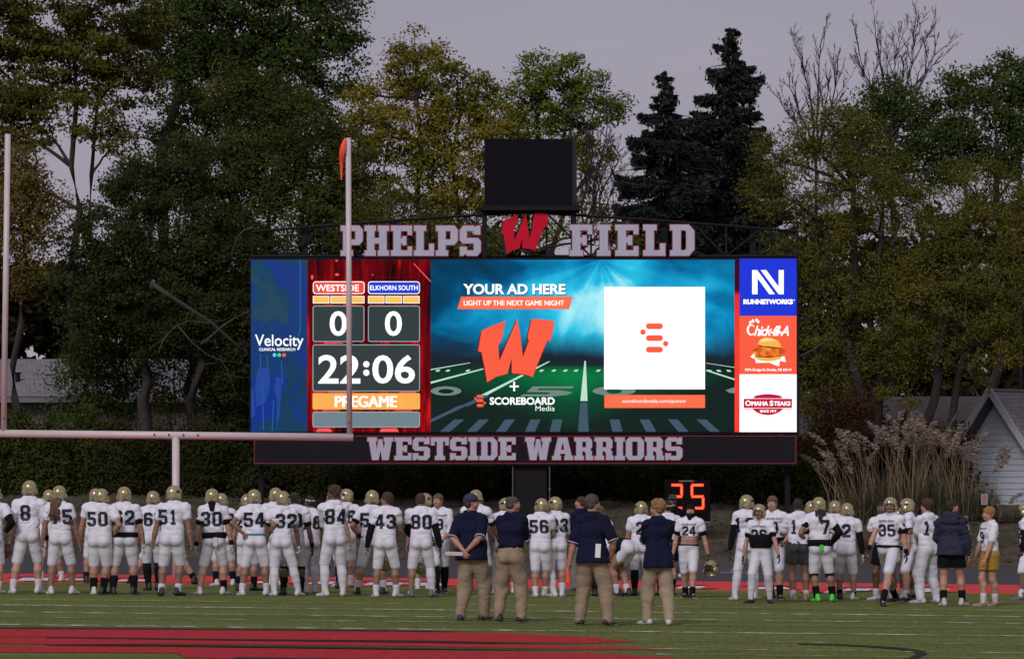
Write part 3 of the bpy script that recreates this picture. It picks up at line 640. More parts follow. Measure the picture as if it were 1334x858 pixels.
# banner sign under the screen ------------------------------------------
def slab_sign(word, x0, x1, ytop, ybot, Y, gap, edge, depth, parent, space=.45, words_gap=4.6):
    """raised slab letters: each letter a face and a wider red edge behind it"""
    wid = 0
    for ch in word: wid += (words_gap if ch == ' ' else SLAB[ch][0] + gap)
    wid -= gap; sc = (x1 - x0) / wid; hy = (ybot - ytop) / 10; x = 0
    for ch in word:
        if ch == ' ': x += words_gap; continue
        w, rings = SLAB[ch]; mb = MB()
        def mp(rs): return [[(x0 + (x + a) * sc, ybot - b * hy) for a, b in r] for r in rs]
        face = mp(rings)
        outer = [offset_ring(face[0], edge)] + [offset_ring(h, -edge) for h in face[1:]]
        mb.fill(face, lambda a, b: at(a, b, Y - depth - .006), 0)
        mb.fill(outer, lambda a, b: at(a, b, Y - depth), 1)
        mb.fill(outer, lambda a, b: at(a, b, Y - .004) , 1)
        for r in outer:
            n = len(mb.v); k_ = len(r)
            mb.v += [at(a, b, Y - depth) for a, b in r] + [at(a, b, Y - .004) for a, b in r]
            for i in range(k_): mb.f.append([n + i, n + (i + 1) % k_, n + k_ + (i + 1) % k_, n + k_ + i]); mb.m.append(1)
        B(mb, 'letter', [M_FACE, M_EDGE], parent)
        x += w + gap
mb = MB(); boxpx(mb, 329.5, 566.4, 1038.5, 605.4, YS + .06, YS + .30); B(mb, 'name_banner', M_CAB)
mb = MB()
for (x0, y0, x1, y1) in ((331, 567.2, 1037, 568.2), (331, 602.6, 1037, 603.6), (331, 568.2, 332, 602.6), (1036, 568.2, 1037, 602.6)):
    a, b = at(x0, y1, YS + .056), at(x1, y0, YS + .056); mb.box(((a.x + b.x) / 2, YS + .052, (a.z + b.z) / 2), (b.x - a.x, .012, b.z - a.z))
B(mb, 'banner_trim', M_EDGE)
slab_sign('WESTSIDE WARRIORS', 478.6, 889, 569.4, 598.8, YS + .056, .55, 1.0, .03, None, words_gap=4.2)
# arched truss with PHELPS (W) FIELD
YT = YS + .35
def arch(px): return 277 + 25 * (abs(px - 685) / 357) ** 1.2
mb = MB()
xs_ = [328 + i * (1039 - 328) / 30 for i in range(31)]
for dy in (0, .55):
    mb.tube([at(x, arch(x), YT + dy) for x in xs_], .045, 6)
    mb.tube([at(328, 334, YT + dy), at(1039, 334, YT + dy)], .05, 6)
B(mb, 'truss_chord', M_BLK)
mb = MB()
cols = [328, 374, 420, 466, 512, 560, 608, 668, 712, 770, 815, 858, 903, 946, 990, 1039]
for i, x in enumerate(cols):
    mb.bar(at(x, arch(x), YT), at(x, 334, YT), .055)
    if i < len(cols) - 1:
        x2 = cols[i + 1]
        a, b = (at(x, arch(x), YT + .03), at(x2, 334, YT + .03)) if i % 2 == 0 else (at(x, 334, YT + .03), at(x2, arch(x2), YT + .03))
        mb.bar(a, b, .05)
    mb.bar(at(x, arch(x), YT), at(x, arch(x), YT + .55), .05)
B(mb, 'truss_web', M_BLK)
for x in (397, 511, 866, 981):
    mb = MB(); boxpx(mb, x - 3.6, arch(x) - 1.5, x + 3.6, 335, YT + .15, YT + .45); B(mb, 'truss_column', M_BLK)
slab_sign('PHELPS', 443.8, 626.4, 293.8, 333.2, YT - .10, .75, 1.1, .16, None)
slab_sign('FIELD', 742, 904.6, 292.6, 333.2, YT - .10, 1.7, 1.1, .16, None)
mb = MB()
wt = [(653.2 + (x - 258) / (662 - 258) * (715 - 653.2), 277.2 + (y - 63) / (397 - 63) * (331 - 277.2)) for x, y in W_MARK]
mb.fill([wt], lambda a, b: at(a, b, YT - .34), 0)
n = len(mb.v); kk = len(wt)
mb.v += [at(a, b, YT - .34) for a, b in wt] + [at(a, b, YT - .08) for a, b in wt]
for i in range(kk): mb.f.append([n + i, n + (i + 1) % kk, n + kk + (i + 1) % kk, n + kk + i]); mb.m.append(1)
mb.fill([[(x - 2.4, y + 1.2) for x, y in wt]], lambda a, b: at(a, b, YT - .12), 1)
B(mb, 'emblem', [M_LOGO, mat('emblem_return', (.03, .008, .012), .5)])
# blank black box on its frame
mb = MB(); boxpx(mb, 631.4, 181, 744.6, 267, YS - .15, YS - .13); B(mb, 'blank_display', mat('matt_black_mesh', (.007, .006, .009), .9, var=.3, scale=90, spec=.15))
mb = MB()
a0, a1, a2, a3 = at(631, 266.6, YS - .12), at(751.5, 266.6, YS - .12), at(751.5, 181, YS - .12), at(631, 181, YS - .12)
mb.box(((a0.x + a1.x) / 2, YS + .45, (a0.z + a2.z) / 2), (a1.x - a0.x, 1.1, a2.z - a0.z)); B(mb, 'display_box', mat('box_steel', (.026, .024, .024), .7, var=.15, scale=2, spec=.2))
mb = MB(); boxpx(mb, 627.6, 266, 755.4, 273.6, YS - .14, YS + 1.0); B(mb, 'display_beam', M_BLK)
for x0, x1 in ((628, 634.4), (743.6, 751)):
    mb = MB(); boxpx(mb, x0, 272, x1, 335, YS + .1, YS + .4); B(mb, 'display_leg', M_BLK)

# ------------------------------------------------------------------ play clock on its pole
YP = 89.3
clock = tag(empty('play_clock', at(897, 738, YP)), 'black play clock with red lit digits 25 below the scoreboard', 'play clock')
def pc(mb, name, m):
    o = mb.build(name, m); o.parent = clock; o.matrix_parent_inverse = Matrix.Translation(-clock.location); return o
mb = MB(); boxpx(mb, 866.4, 624.4, 925.4, 678.8, YP, YP + .25); pc(mb, 'clock_box', mat('black_clock_box', (.006, .004, .004), .8, spec=.1))
mb = MB(); boxpx(mb, 866, 678.8, 925.8, 680.6, YP - .02, YP + .27); pc(mb, 'clock_ledge', mat('grey_ledge', (.16, .16, .17), .5))
mb = MB(); boxpx(mb, 892, 680, 900, 740, YP + .08, YP + .2); pc(mb, 'pole', M_BLK)
SEG = {'2': 'abged', '5': 'afgcd'}
def led(mb, ch, x0, y0, w, h, t=4.0):
    g = 1.0; hy = h / 2
    sg = {'a': (x0 + g, y0, x0 + w - g, y0 + t), 'd': (x0 + g, y0 + h - t, x0 + w - g, y0 + h), 'g': (x0 + g, y0 + hy - t / 2, x0 + w - g, y0 + hy + t / 2),
          'f': (x0, y0 + g + 1, x0 + t, y0 + hy - g), 'b': (x0 + w - t, y0 + g + 1, x0 + w, y0 + hy - g), 'e': (x0, y0 + hy + g, x0 + t, y0 + h - g - 1), 'c': (x0 + w - t, y0 + hy + g, x0 + w, y0 + h - g - 1)}
    for s in SEG[ch]: 
        q = sg[s]; mb.fill([Q(*q)], lambda a, b: at(a, b, YP - .006), 0)
        cx, cy = (q[0] + q[2]) / 2, (q[1] + q[3]) / 2; lx, ly = (q[2] - q[0]) / 2 - .9, (q[3] - q[1]) / 2 - .9
        mb.fill([Q(cx - lx, cy - ly, cx + lx, cy + ly)], lambda a, b: at(a, b, YP - .010), 1)
mb = MB(); led(mb, '2', 873.4, 629.4, 16.6, 34); led(mb, '5', 899.4, 629.4, 18.6, 34); pc(mb, 'lit_digits', [E('led_red', (1, .02, .012), 1.2), E('led_core', (1, .16, .05), 1.5)])
mb = MB(); v, f = text_geo('DAKTRONICS', .02); a, b = v.min(0), v.max(0); n = len(mb.v)
for p in v: mb.v.append(at(884.5 + (p[0] - a[0]) / (b[0] - a[0]) * 20, 627.2 - (p[1] - a[1]) / (b[1] - a[1]) * 2, YP - .006))
for q in f: mb.f.append([n + i for i in q]); mb.m.append(0)
pc(mb, 'maker_text', mat('grey_lettering', (.35, .33, .35), .6))

# ------------------------------------------------------------------ goal post
gp_y = gpt(229, 752).y
YG = gp_y
gb = gpt(229, 752)
goal = tag(empty('goal_post', gb), 'white football goal post with crossbar in front of the scoreboard', 'goal post')
M_GP = mat('white_post_paint', (.60, .52, .53), .38, var=.06, scale=3)
M_BOLT = mat('dark_bolt', (.05, .045, .05), .5)
def gpart(mb, name, m, smooth=True):
    o = mb.build(name, m, None, smooth); o.parent = goal; o.matrix_parent_inverse = Matrix.Translation(-goal.location); return o
mb = MB(); mb.tube([gb - Vector((0, 0, .1)), at(229, 566, YG)], .076, 16); gpart(mb, 'post', M_GP)
mb = MB(); mb.tube([at(-40, 563.9, YG), at(460, 569.4, YG)], .078, 16); gpart(mb, 'crossbar', M_GP)
mb = MB(); mb.tube([at(4.6, 566, YG), at(10.2, 175, YG)], .060, 16); gpart(mb, 'upright', M_GP)
mb = MB(); mb.tube([at(455.4, 570, YG), at(453.7, 180, YG)], .057, 16); gpart(mb, 'upright', M_GP)
mb = MB()
for x in (201, 220, 239, 258): mb.tube([at(x, 565.8 + (x - 200) * .011, YG - .07), at(x, 565.8 + (x - 200) * .011, YG - .09)], .022, 8)
for x, y in ((5, 545), (455.4, 550)): mb.tube([at(x, y, YG - .05), at(x, y, YG - .07)], .018, 8)
gpart(mb, 'bolt', M_BOLT)
mb = MB()     # wind ribbon tied to the right upright
top, rows = at(450, 181, YG), []
for (x0, x1, y, dy) in ((448.5, 451.5, 180, .0), (444.5, 451, 188, -.04), (442, 449.5, 198, -.07), (441.8, 447.5, 206, -.02), (442.8, 447, 216, .05), (443.4, 446, 226, .03), (443.8, 445.6, 234.5, -.02)):
    rows.append((at(x0, y, YG - .05 + dy), at((x0 + x1) / 2, y, YG - .08 + dy), at(x1, y, YG - .05 + dy)))
n = 0
for r in rows: mb.v += list(r)
for i in range(len(rows) - 1):
    for k_ in range(2): a_ = i * 3 + k_; mb.f.append([a_, a_ + 1, a_ + 4, a_ + 3]); mb.m.append(0)
nn = len(mb.v); mb.v += [p + Vector((0, .012, 0)) for p in mb.v[:nn]]
for f_ in list(mb.f): mb.f.append([nn + i for i in f_[::-1]]); mb.m.append(0)
rb = gpart(mb, 'wind_ribbon', mat('orange_ribbon', (.95, .085, .022), .6)); 

# ------------------------------------------------------------------ pylon, ball caddy, sign by the fence, track bits
def simple(name, label, cat, mb, m, group=None, smooth=False):
    o = mb.build(name, m, None, smooth); tag(o, label, cat, group); return o
p0 = gpt(738, 757.5); w_ = .11
mb = MB(); mb.box(p0 + Vector((0, 0, .24)), (.12, .12, .46)); mb.box(p0 + Vector((0, 0, .012)), (.15, .15, .024)); simple('pylon', 'orange end zone pylon on the red border', 'pylon', mb, mat('orange_foam', (.75, .10, .035), .6))
YB = gpt(930, 737).y
mb = MB()
boxpx(mb, 919.5, 731.5, 937, 742.5, YB - .3, YB + .1); boxpx(mb, 920.6, 742.5, 922.6, 749, YB - .25, YB - .2); boxpx(mb, 934, 742.5, 936, 749, YB - .25, YB - .2)
simple('equipment_box', 'low dark red equipment box on the track beside the shirtless player', 'box', mb, mat('dark_red_plastic', (.12, .014, .012), .5))
mb = MB(); a = gpt(938, 746); mb.bar(a + Vector((0, 0, .02)), gpt(975, 746.6) + Vector((0, 0, .02)), .02); mb.box(gpt(955, 745.5) + Vector((0, 0, .05)), (.12, .1, .08)); simple('camera_cable_rail', 'thin rail with a small black puck lying on the track', 'rail', mb, mat('rail_grey', (.18, .18, .19), .5))
YN = 91.5
sg = tag(empty('small_sign', at(1282.6, 706, YN)), 'small pale sign on a thin stake in the tall grass', 'sign')
mb = MB(); boxpx(mb, 1278.4, 643, 1286.6, 657, YN - .03, YN); o = mb.build('sign_plate', [mat('pale_sign', (.38, .30, .31), .6)]); o.parent = sg; o.matrix_parent_inverse = Matrix.Translation(-sg.location)
mb = MB()
for y in (645.5, 648.5, 651.5, 654.5): boxpx(mb, 1279.6, y - .6, 1285.4, y + .6, YN - .036, YN - .031)
o = mb.build('sign_lines', [mat('sign_red', (.22, .04, .05), .6)]); o.parent = sg; o.matrix_parent_inverse = Matrix.Translation(-sg.location)
mb = MB(); boxpx(mb, 1282, 657, 1283.2, 708, YN - .02, YN); o = mb.build('stake', [M_BLK]); o.parent = sg; o.matrix_parent_inverse = Matrix.Translation(-sg.location)

# ------------------------------------------------------------------ houses behind the trees
M_SHING = None
def shingles(name, c):
    m = bpy.data.materials.new(name); m.use_nodes = True
    n, l, N, M, RP, MX = nodes(m); b = n['Principled BSDF']; b.inputs['Roughness'].default_value = .9
    tc = N('ShaderNodeTexCoord'); br = N('ShaderNodeTexBrick'); br.inputs['Scale'].default_value = 1.0
    br.inputs['Brick Width'].default_value = .33; br.inputs['Row Height'].default_value = .15; br.inputs['Mortar Size'].default_value = .012; br.inputs['Bias'].default_value = 0
    br.inputs['Color1'].default_value = tuple(c) + (1,); br.inputs['Color2'].default_value = tuple(x * .72 for x in c) + (1,); br.inputs['Mortar'].default_value = tuple(x * .45 for x in c) + (1,)
    l.new(tc.outputs['UV'], br.inputs['Vector']); l.new(br.outputs[0], b.inputs['Base Color']); return m
def uv_quad(me, uvs):
    lay = me.uv_layers.new(name='uv')
    for i, u in enumerate(uvs): lay.data[i].uv = u
def roof_plane(name, pts, m, parent, thick=.12):
    a, b, c, d = [Vector(p) for p in pts]
    nrm = (b - a).cross(d - a).normalized(); V = [a, b, c, d] + [p - nrm * thick for p in (a, b, c, d)]
    F = [(0, 1, 2, 3), (7, 6, 5, 4), (0, 4, 5, 1), (1, 5, 6, 2), (2, 6, 7, 3), (3, 7, 4, 0)]
    me = bpy.data.meshes.new(name); me.from_pydata([tuple(v) for v in V], [], F)
    L, Hh = (b - a).length, (d - a).length
    uv_quad(me, [(0, 0), (L, 0), (L, Hh), (0, Hh)] + [(0, 0)] * 20)
    o = bpy.data.objects.new(name, me); C.objects.link(o); me.materials.append(m); o.parent = parent; o.matrix_parent_inverse = Matrix.Translation(-parent.location); return o
def hpart(mb, name, m, par):
    o = mb.build(name, m); o.parent = par; o.matrix_parent_inverse = Matrix.Translation(-par.location); return o
M_RGREY = shingles('grey_shingles', (.23, .22, .245)); M_RDARK = shingles('dark_shingles', (.075, .062, .066))
M_SIDE = mat('pale_blue_siding', (.44, .48, .54), .6, var=.05, scale=2)
M_TRIM = mat('house_trim', (.40, .42, .46), .55)
M_DARKWALL = mat('dark_house_wall', (.06, .05, .045), .8, var=.2, scale=2)
YH = 112.0
h1 = tag(empty('house', at(100, 560, YH)), 'long low house with grey shingled roof behind the bushes', 'house')
e0, e1 = at(-160, 516, YH), at(262, 516, YH); r0, r1 = at(-160, 467.5, YH + 4.6), at(246, 467.5, YH + 4.6)
roof_plane('roof', [e0, e1, r1, r0], M_RGREY, h1)
roof_plane('roof', [r0 + Vector((0, .02, 0)), r1 + Vector((0, .02, 0)), e1 + Vector((0, 9.2, 0)), e0 + Vector((0, 9.2, 0))], M_RGREY, h1)
mb = MB(); zb = 1.4; mb.box(((e0.x + e1.x) / 2, YH + 4.6, (e0.z + zb) / 2 - .1), (e1.x - e0.x - .8, 8.2, e0.z - zb - .2)); hpart(mb, 'wall', mat('taupe_wall', (.12, .105, .10), .8, var=.1), h1)
mb = MB(); mb.box(((e0.x + e1.x) / 2, YH - .06, e0.z - .13), (e1.x - e0.x, .1, .16)); hpart(mb, 'gutter', mat('grey_gutter', (.16, .16, .17), .5), h1)
mb = MB(); q = at(23, 496, YH + 1.8); mb.tube([q - Vector((0, 0, .2)), q + Vector((0, 0, .25))], .09, 10); mb.tube([q + Vector((0, 0, .25)), q + Vector((0, 0, .3))], .13, 10); hpart(mb, 'roof_vent', M_BLK, h1)
# house behind the right edge of the board
YH2 = 108.0
h2 = tag(empty('house', at(1120, 610, YH2)), 'dark roofed house half hidden behind the right trees', 'house')
e0, e1 = at(1000, 592, YH2), at(1330, 592, YH2); r0, r1 = at(1000, 516, YH2 + 5), at(1300, 516, YH2 + 5)
roof_plane('roof', [e0, e1, r1, r0], M_RDARK, h2)
roof_plane('roof', [r0 + Vector((0, .02, 0)), r1 + Vector((0, .02, 0)), e1 + Vector((0, 10, 0)), e0 + Vector((0, 10, 0))], M_RDARK, h2)
mb = MB(); mb.box(((e0.x + e1.x) / 2, YH2 + 5, (e0.z + 1.2) / 2 - .1), (e1.x - e0.x - .8, 9, e0.z - 1.2 - .1)); hpart(mb, 'wall', M_DARKWALL, h2)
mb = MB(); mb.box(((e0.x + e1.x) / 2, YH2 - .06, e0.z - .1), (e1.x - e0.x, .1, .2)); hpart(mb, 'gutter', mat('dark_gutter', (.07, .07, .08), .5), h2)
# gabled pale-blue house at the right edge
YH3 = 103.0
ap = at(1303, 506, YH3); lf = at(1273, 598, YH3); rt = at(1335, 580, YH3 - 1.0)
h3 = tag(empty('house', (ap.x, YH3, 1.6)), 'pale blue gabled house at the right edge behind tall grass', 'house')
gdir = Vector((1.45, -1.15, 0)).normalized(); back = Vector((.72, .69, 0)).normalized(); half = 1.55; rise = 2.15
apx = Vector((ap.x, YH3, ap.z)); eL = apx - gdir * half - Vector((0, 0, rise)); eR = apx + gdir * half - Vector((0, 0, rise)); Ln = 9.0
of = back * -.55
roof_plane('roof', [eR + of, eR + back * Ln, apx + back * Ln, apx + of], M_RGREY, h3)
roof_plane('roof', [eL + back * Ln, eL + of, apx + of, apx + back * Ln], M_RGREY, h3)
def prism(mb, poly, depth_vec):
    n = len(mb.v); k_ = len(poly); mb.v += [Vector(p) for p in poly] + [Vector(p) + depth_vec for p in poly]
    mb.f.append(list(range(n, n + k_))[::-1]); mb.f.append(list(range(n + k_, n + 2 * k_))); mb.m += [0, 0]
    for i in range(k_): mb.f.append([n + i, n + (i + 1) % k_, n + k_ + (i + 1) % k_, n + k_ + i]); mb.m.append(0)
dn = Vector((0, 0, -.16))
wl_ = [apx - gdir * (half * .86) - Vector((0, 0, rise * .86)) + dn, apx + dn * 1.2, apx + gdir * (half * .86) - Vector((0, 0, rise * .86)) + dn, Vector(((apx + gdir * half * .86).x, (apx + gdir * half * .86).y, 1.2)), Vector(((apx - gdir * half * .86).x, (apx - gdir * half * .86).y, 1.2))]
mb = MB(); prism(mb, wl_, back * 8.2); hw = hpart(mb, 'wall', M_SIDE, h3)
mb = MB()          # clapboard shadow lines as real laps
zt = apx.z - .5; z = 1.4
while z < zt:
    ww = min(half * .86, max(.05, (apx.z - .2 - z) / rise * half * .98)) if z > eL.z + .1 else half * .86
    c = Vector((apx.x, apx.y, z)) - back * .012
    M3 = Matrix((gdir, back, Vector((0, 0, 1)))).transposed()
    mb.box(c, (2 * ww, .028, .165), M3); z += .19
hpart(mb, 'siding', M_SIDE, h3)
mb = MB()
for s in (-1, 1):
    ee = apx + gdir * s * half - Vector((0, 0, rise)); mb.bar(apx + of - back * .02 + Vector((0, 0, -.06)), ee + of - back * .02 + Vector((0, 0, -.06)), .05, .2)
hpart(mb, 'rake_board', M_TRIM, h3)
# ------------------------------------------------------------------ trees, shrubs, grasses
def leaf_mat(name, c, c2, island=.28, scale=.55):
    return mat(name, c, .65, var=.18, scale=scale, second=c2, island=island, spec=.04, trans=.3)
def leaf_quads(P0, D, Wd, L, Wt):
    """rhombic leaves: centre, direction, width direction, length, width"""
    n = len(P0); L = L[:, None]; Wt = Wt[:, None]
    V = np.stack([P0 - D * L * .5, P0 + Wd * Wt * .5 - D * L * .05, P0 + D * L * .5, P0 - Wd * Wt * .5 - D * L * .05], 1).reshape(-1, 3)
    return V, np.arange(n * 4).reshape(n, 4)
def unit(a): return a / (np.linalg.norm(a, axis=-1, keepdims=True) + 1e-9)
def foliage(lobes, per_m2, size, rs, droop=.2, clump=.62, clump_leaves=110, aspect=.58, shell=.62, flat=.6):
    """leaf clumps spread through each lobe's volume, thinner towards its rim so that light shows through"""
    PS, DS, LS, NS, tips = [], [], [], [], []
    for (c, rx, ry, rz) in lobes:
        area = 4 * math.pi * ((rx * ry) ** 1.6 / 3 + (rx * rz) ** 1.6 / 3 + (ry * rz) ** 1.6 / 3) ** (1 / 1.6)
        fine = 1.0 if size > .3 else .70; n = max(40, int(area * per_m2 * 2.5 / fine ** 1.8)); k = max(3, n // clump_leaves)
        d = unit(rs.normal(0, 1, (k, 3)))
        r = shell + (1.08 - shell) * rs.random(k) ** .8
        r *= 1 + .16 * np.sin(d[:, 0] * 4 + rs.random() * 6) * np.cos(d[:, 2] * 5 + rs.random() * 6)
        cc = np.array(c) + d * r[:, None] * np.array([rx, ry, rz])
        tips.append(cc)
        cs = clump * (.6 + .8 * rs.random(k))
        m = clump_leaves
        off = unit(rs.normal(0, 1, (k, m, 3))) * (rs.random((k, m, 1)) ** .55) * cs[:, None, None] * np.array([1.15, 1.15, 1.15 * flat])
        p = (cc[:, None] + off).reshape(-1, 3)
        out = np.repeat(d, m, 0); oc = off.reshape(-1, 3); NS.append(out + unit(oc) * 1.2)
        dd = unit(rs.normal(0, 1, p.shape) + out * .5 + np.array([0, 0, -droop]))
        PS.append(p); DS.append(dd); LS.append(size * 1.3 * fine * (.6 + .8 * rs.random(len(p))))
    p, dd, ls = np.concatenate(PS), np.concatenate(DS), np.concatenate(LS)
    nn_ = unit(np.concatenate(NS) * .62 + np.array([0, -.25, .6]) + rs.normal(0, .33, dd.shape)); w = unit(np.cross(nn_, dd))
    V, Qd = leaf_quads(p, dd, w, ls, ls * aspect)
    return V, Qd, tips
def limb_path(a, b, rs, sag=.12, n=7, wob=.06):
    a, b = np.array(a, float), np.array(b, float); L = np.linalg.norm(b - a); pts = []
    for i in range(n):
        t = i / (n - 1); p = a + (b - a) * t
        p = p + np.array([0, 0, sag * L * math.sin(math.pi * t)]) + rs.normal(0, wob * L * .3, 3) * math.sin(math.pi * t)
        pts.append(Vector(p))
    return pts
M_BARK = mat('grey_brown_bark', (.034, .027, .022), .9, var=.35, scale=5, bump=.8, bscale=22)
M_BARKD = mat('dark_bark', (.020, .016, .014), .9, var=.3, scale=5, bump=.8, bscale=22)
M_DEAD = mat('bleached_dead_wood', (.070, .060, .055), .9, var=.2, scale=6)
M_TWIG = mat('dusky_twigs', (.036, .027, .027), .9, spec=.1)

def tree(name, label, cat, Y, trunks, lobes, m, seed, per_m2=55, size=.17, trunk_r=.22, depth=.8, bark=None, group='trees behind the scoreboard', fork=.35, limbs=True, twigs=5, **kw):
    """trunks: list of base (px, py, top_px, top_py); lobes in pixels (px, py, rx[, ry]) at distance Y"""
    rs = np.random.default_rng(seed); k = Y / F_PX; bark = bark or M_BARK
    L3 = []
    for lb in lobes:
        px, py, rx = lb[:3]; ry = lb[3] if len(lb) > 3 else rx
        c = at(px, py, Y + rs.uniform(-.35, .35) * depth * rx * k)
        L3.append((np.array(c), rx * k, rx * k * depth, ry * k))
    tx = trunks[0][0]; g = at(tx, 700, Y); root = tag(empty(name, (g.x, Y, ground_z(g.x, Y) - .1)), label, cat, group)
    base_inv = Matrix.Translation(-root.location)
    V, Qd, tips = foliage(L3, per_m2, size, rs, **kw)
    o = link('crown', mesh_np('crown', V, Q=Qd, smooth=False), m, root); o.matrix_parent_inverse = base_inv
    mb = MB(); ends = []
    for i, (bx, by, ex, ey) in enumerate(trunks):
        a = at(bx, by, Y); a.z = ground_z(a.x, Y) - .2; b = at(ex, ey, Y + rs.uniform(-.5, .5))
        pts = limb_path(a, b, rs, 0, 9, .08); r = trunk_r * (1 if i == 0 else .75)
        mb.tube(pts, [r * (1.25 - .8 * j / 8) for j in range(9)], 8); ends.append(pts)
    o = mb.build('trunk', bark, root, True); o.matrix_parent_inverse = base_inv
    if limbs:
        mb = MB()
        for li, (c, rx, ry, rz) in enumerate(L3):
            best = min((p for pts in ends for j, p in enumerate(pts) if j >= 3), key=lambda p: (Vector(c) - p).length + (2.5 * max(0, p.z - c[2])))
            pts = limb_path(best, c, rs, .06)
            r0 = min(trunk_r * .5, .035 + .018 * (Vector(c) - best).length)
            mb.tube(pts, [r0 * (1 - .75 * j / 6) for j in range(7)], 5)
            tp = tips[li]; 
            for q in tp[rs.permutation(len(tp))[:twigs]]:
                s = pts[rs.integers(3, 7)]
                mb.tube(limb_path(s, q, rs, .05, 4), [.022, .017, .012, .006], 4, caps=False)
        o = mb.build('limbs', bark, root, True); o.matrix_parent_inverse = base_inv
    return root

L_BROWNG = leaf_mat('leaf_locust', (.056, .072, .016), (.120, .104, .018))
L_DARKG = leaf_mat('leaf_dark_green', (.040, .066, .017), (.060, .090, .020))
L_YELL = leaf_mat('leaf_yellow_olive', (.120, .104, .030), (.165, .118, .030))
L_OLIVE = leaf_mat('leaf_olive', (.056, .072, .017), (.080, .086, .020))
L_CEDAR = leaf_mat('leaf_cedar', (.036, .047, .015), (.050, .058, .018))
L_GOLD = leaf_mat('leaf_gold_maple', (.105, .135, .024), (.235, .185, .026), .25, .32)
L_MAPLE = leaf_mat('leaf_green_maple', (.088, .128, .022), (.140, .160, .025))
L_SPRUCE = leaf_mat('needle_spruce', (.030, .038, .035), (.042, .050, .045), .35)
L_CONE = mat('spruce_cones', (.10, .052, .035), .8, island=.4)
L_WILLOW = leaf_mat('leaf_willow', (.094, .100, .021), (.136, .124, .024))
L_HEDGE = leaf_mat('leaf_hedge', (.046, .068, .016), (.066, .082, .018))
L_HEDGED = leaf_mat('leaf_dark_hedge', (.034, .038, .015), (.048, .050, .018))
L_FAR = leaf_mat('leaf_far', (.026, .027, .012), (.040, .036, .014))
L_RUST = leaf_mat('leaf_rust', (.070, .034, .020), (.09, .05, .02))

# the back row closes the wood low down
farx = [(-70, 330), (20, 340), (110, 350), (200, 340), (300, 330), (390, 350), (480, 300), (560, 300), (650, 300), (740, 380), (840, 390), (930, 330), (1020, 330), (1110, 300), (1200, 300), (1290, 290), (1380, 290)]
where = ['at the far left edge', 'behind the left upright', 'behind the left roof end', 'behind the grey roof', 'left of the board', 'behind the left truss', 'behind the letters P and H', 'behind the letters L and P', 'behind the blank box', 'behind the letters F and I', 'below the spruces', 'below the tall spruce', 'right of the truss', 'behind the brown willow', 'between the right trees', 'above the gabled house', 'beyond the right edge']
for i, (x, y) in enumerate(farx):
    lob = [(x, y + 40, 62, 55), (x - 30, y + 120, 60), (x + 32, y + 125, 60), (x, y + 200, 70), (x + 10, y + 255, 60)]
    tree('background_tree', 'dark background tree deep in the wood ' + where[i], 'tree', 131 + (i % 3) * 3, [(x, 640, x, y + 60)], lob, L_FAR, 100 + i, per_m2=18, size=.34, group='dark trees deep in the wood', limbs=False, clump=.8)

tree('locust_tree', 'tall brownish green tree filling the top left corner', 'tree', 118, [(102, 640, 96, 60), (111, 640, 130, 70)],
     [(0, 20, 70), (70, 10, 75), (140, 25, 65), (195, 25, 45), (20, 95, 62), (95, 90, 55), (160, 95, 48), (-20, 160, 60), (45, 160, 42), (120, 150, 34), (-10, 235, 36), (150, 190, 26), (-60, 60, 70)], L_BROWNG, 1, per_m2=36, trunk_r=.16, clump=.6, flat=.45, size=.16)
tree('ash_tree', 'big dark green tree whose crown leaves the top of the picture', 'tree', 125, [(222, 640, 232, 60), (228, 640, 330, 60)],
     [(235, 40, 62), (300, 20, 80), (375, 15, 75), (432, 20, 36, 34), (290, 100, 64), (360, 90, 66), (425, 78, 42, 34), (230, 115, 42), (395, 150, 46), (325, 165, 52), (255, 170, 36), (450, 50, 22, 16), (452, 112, 26, 16), (200, 180, 26), (300, -40, 80), (400, -30, 50)], L_DARKG, 2, per_m2=38, trunk_r=.32, size=.16)
tree('yellow_tree', 'small yellowing tree at the left edge behind the left upright', 'tree', 106, [(18, 640, 30, 300)],
     [(22, 225, 38), (52, 250, 28), (10, 280, 40), (52, 300, 30), (20, 345, 36), (-20, 300, 40), (48, 205, 16)], L_YELL, 3, per_m2=52, size=.13, trunk_r=.13)
tree('elm_tree', 'olive tree with a forked dark trunk left of the letter P', 'tree', 104, [(356, 640, 352, 250), (358, 640, 400, 200)],
     [(330, 185, 48), (385, 165, 52), (435, 215, 50), (350, 225, 46), (300, 220, 42), (405, 265, 52), (460, 260, 42), (330, 290, 44), (440, 310, 40), (300, 120, 34), (350, 125, 36), (375, 330, 44)], L_OLIVE, 4, per_m2=78, size=.12, trunk_r=.2, clump=.5)
tree('cedar_tree', 'dark dense evergreen mass above the grey house roof', 'tree', 101.5, [(190, 640, 195, 300), (250, 640, 262, 300)],
     [(190, 245, 44), (232, 215, 38), (140, 300, 52), (212, 300, 62), (275, 320, 58), (110, 370, 46), (180, 380, 66), (262, 395, 66), (310, 430, 48), (120, 430, 40), (220, 440, 46), (310, 360, 40), (325, 480, 40), (300, 520, 44)], L_CEDAR, 5, per_m2=88, size=.11, trunk_r=.2, clump=.45)
tree('olive_bush_tree', 'slender olive tree rising beside the dark evergreen mass', 'tree', 103, [(262, 640, 250, 260)], [(255, 190, 26), (240, 225, 34), (270, 235, 32), (285, 270, 36), (215, 250, 26), (180, 215, 22), (160, 245, 26)], L_OLIVE, 31, per_m2=75, size=.11, trunk_r=.12)
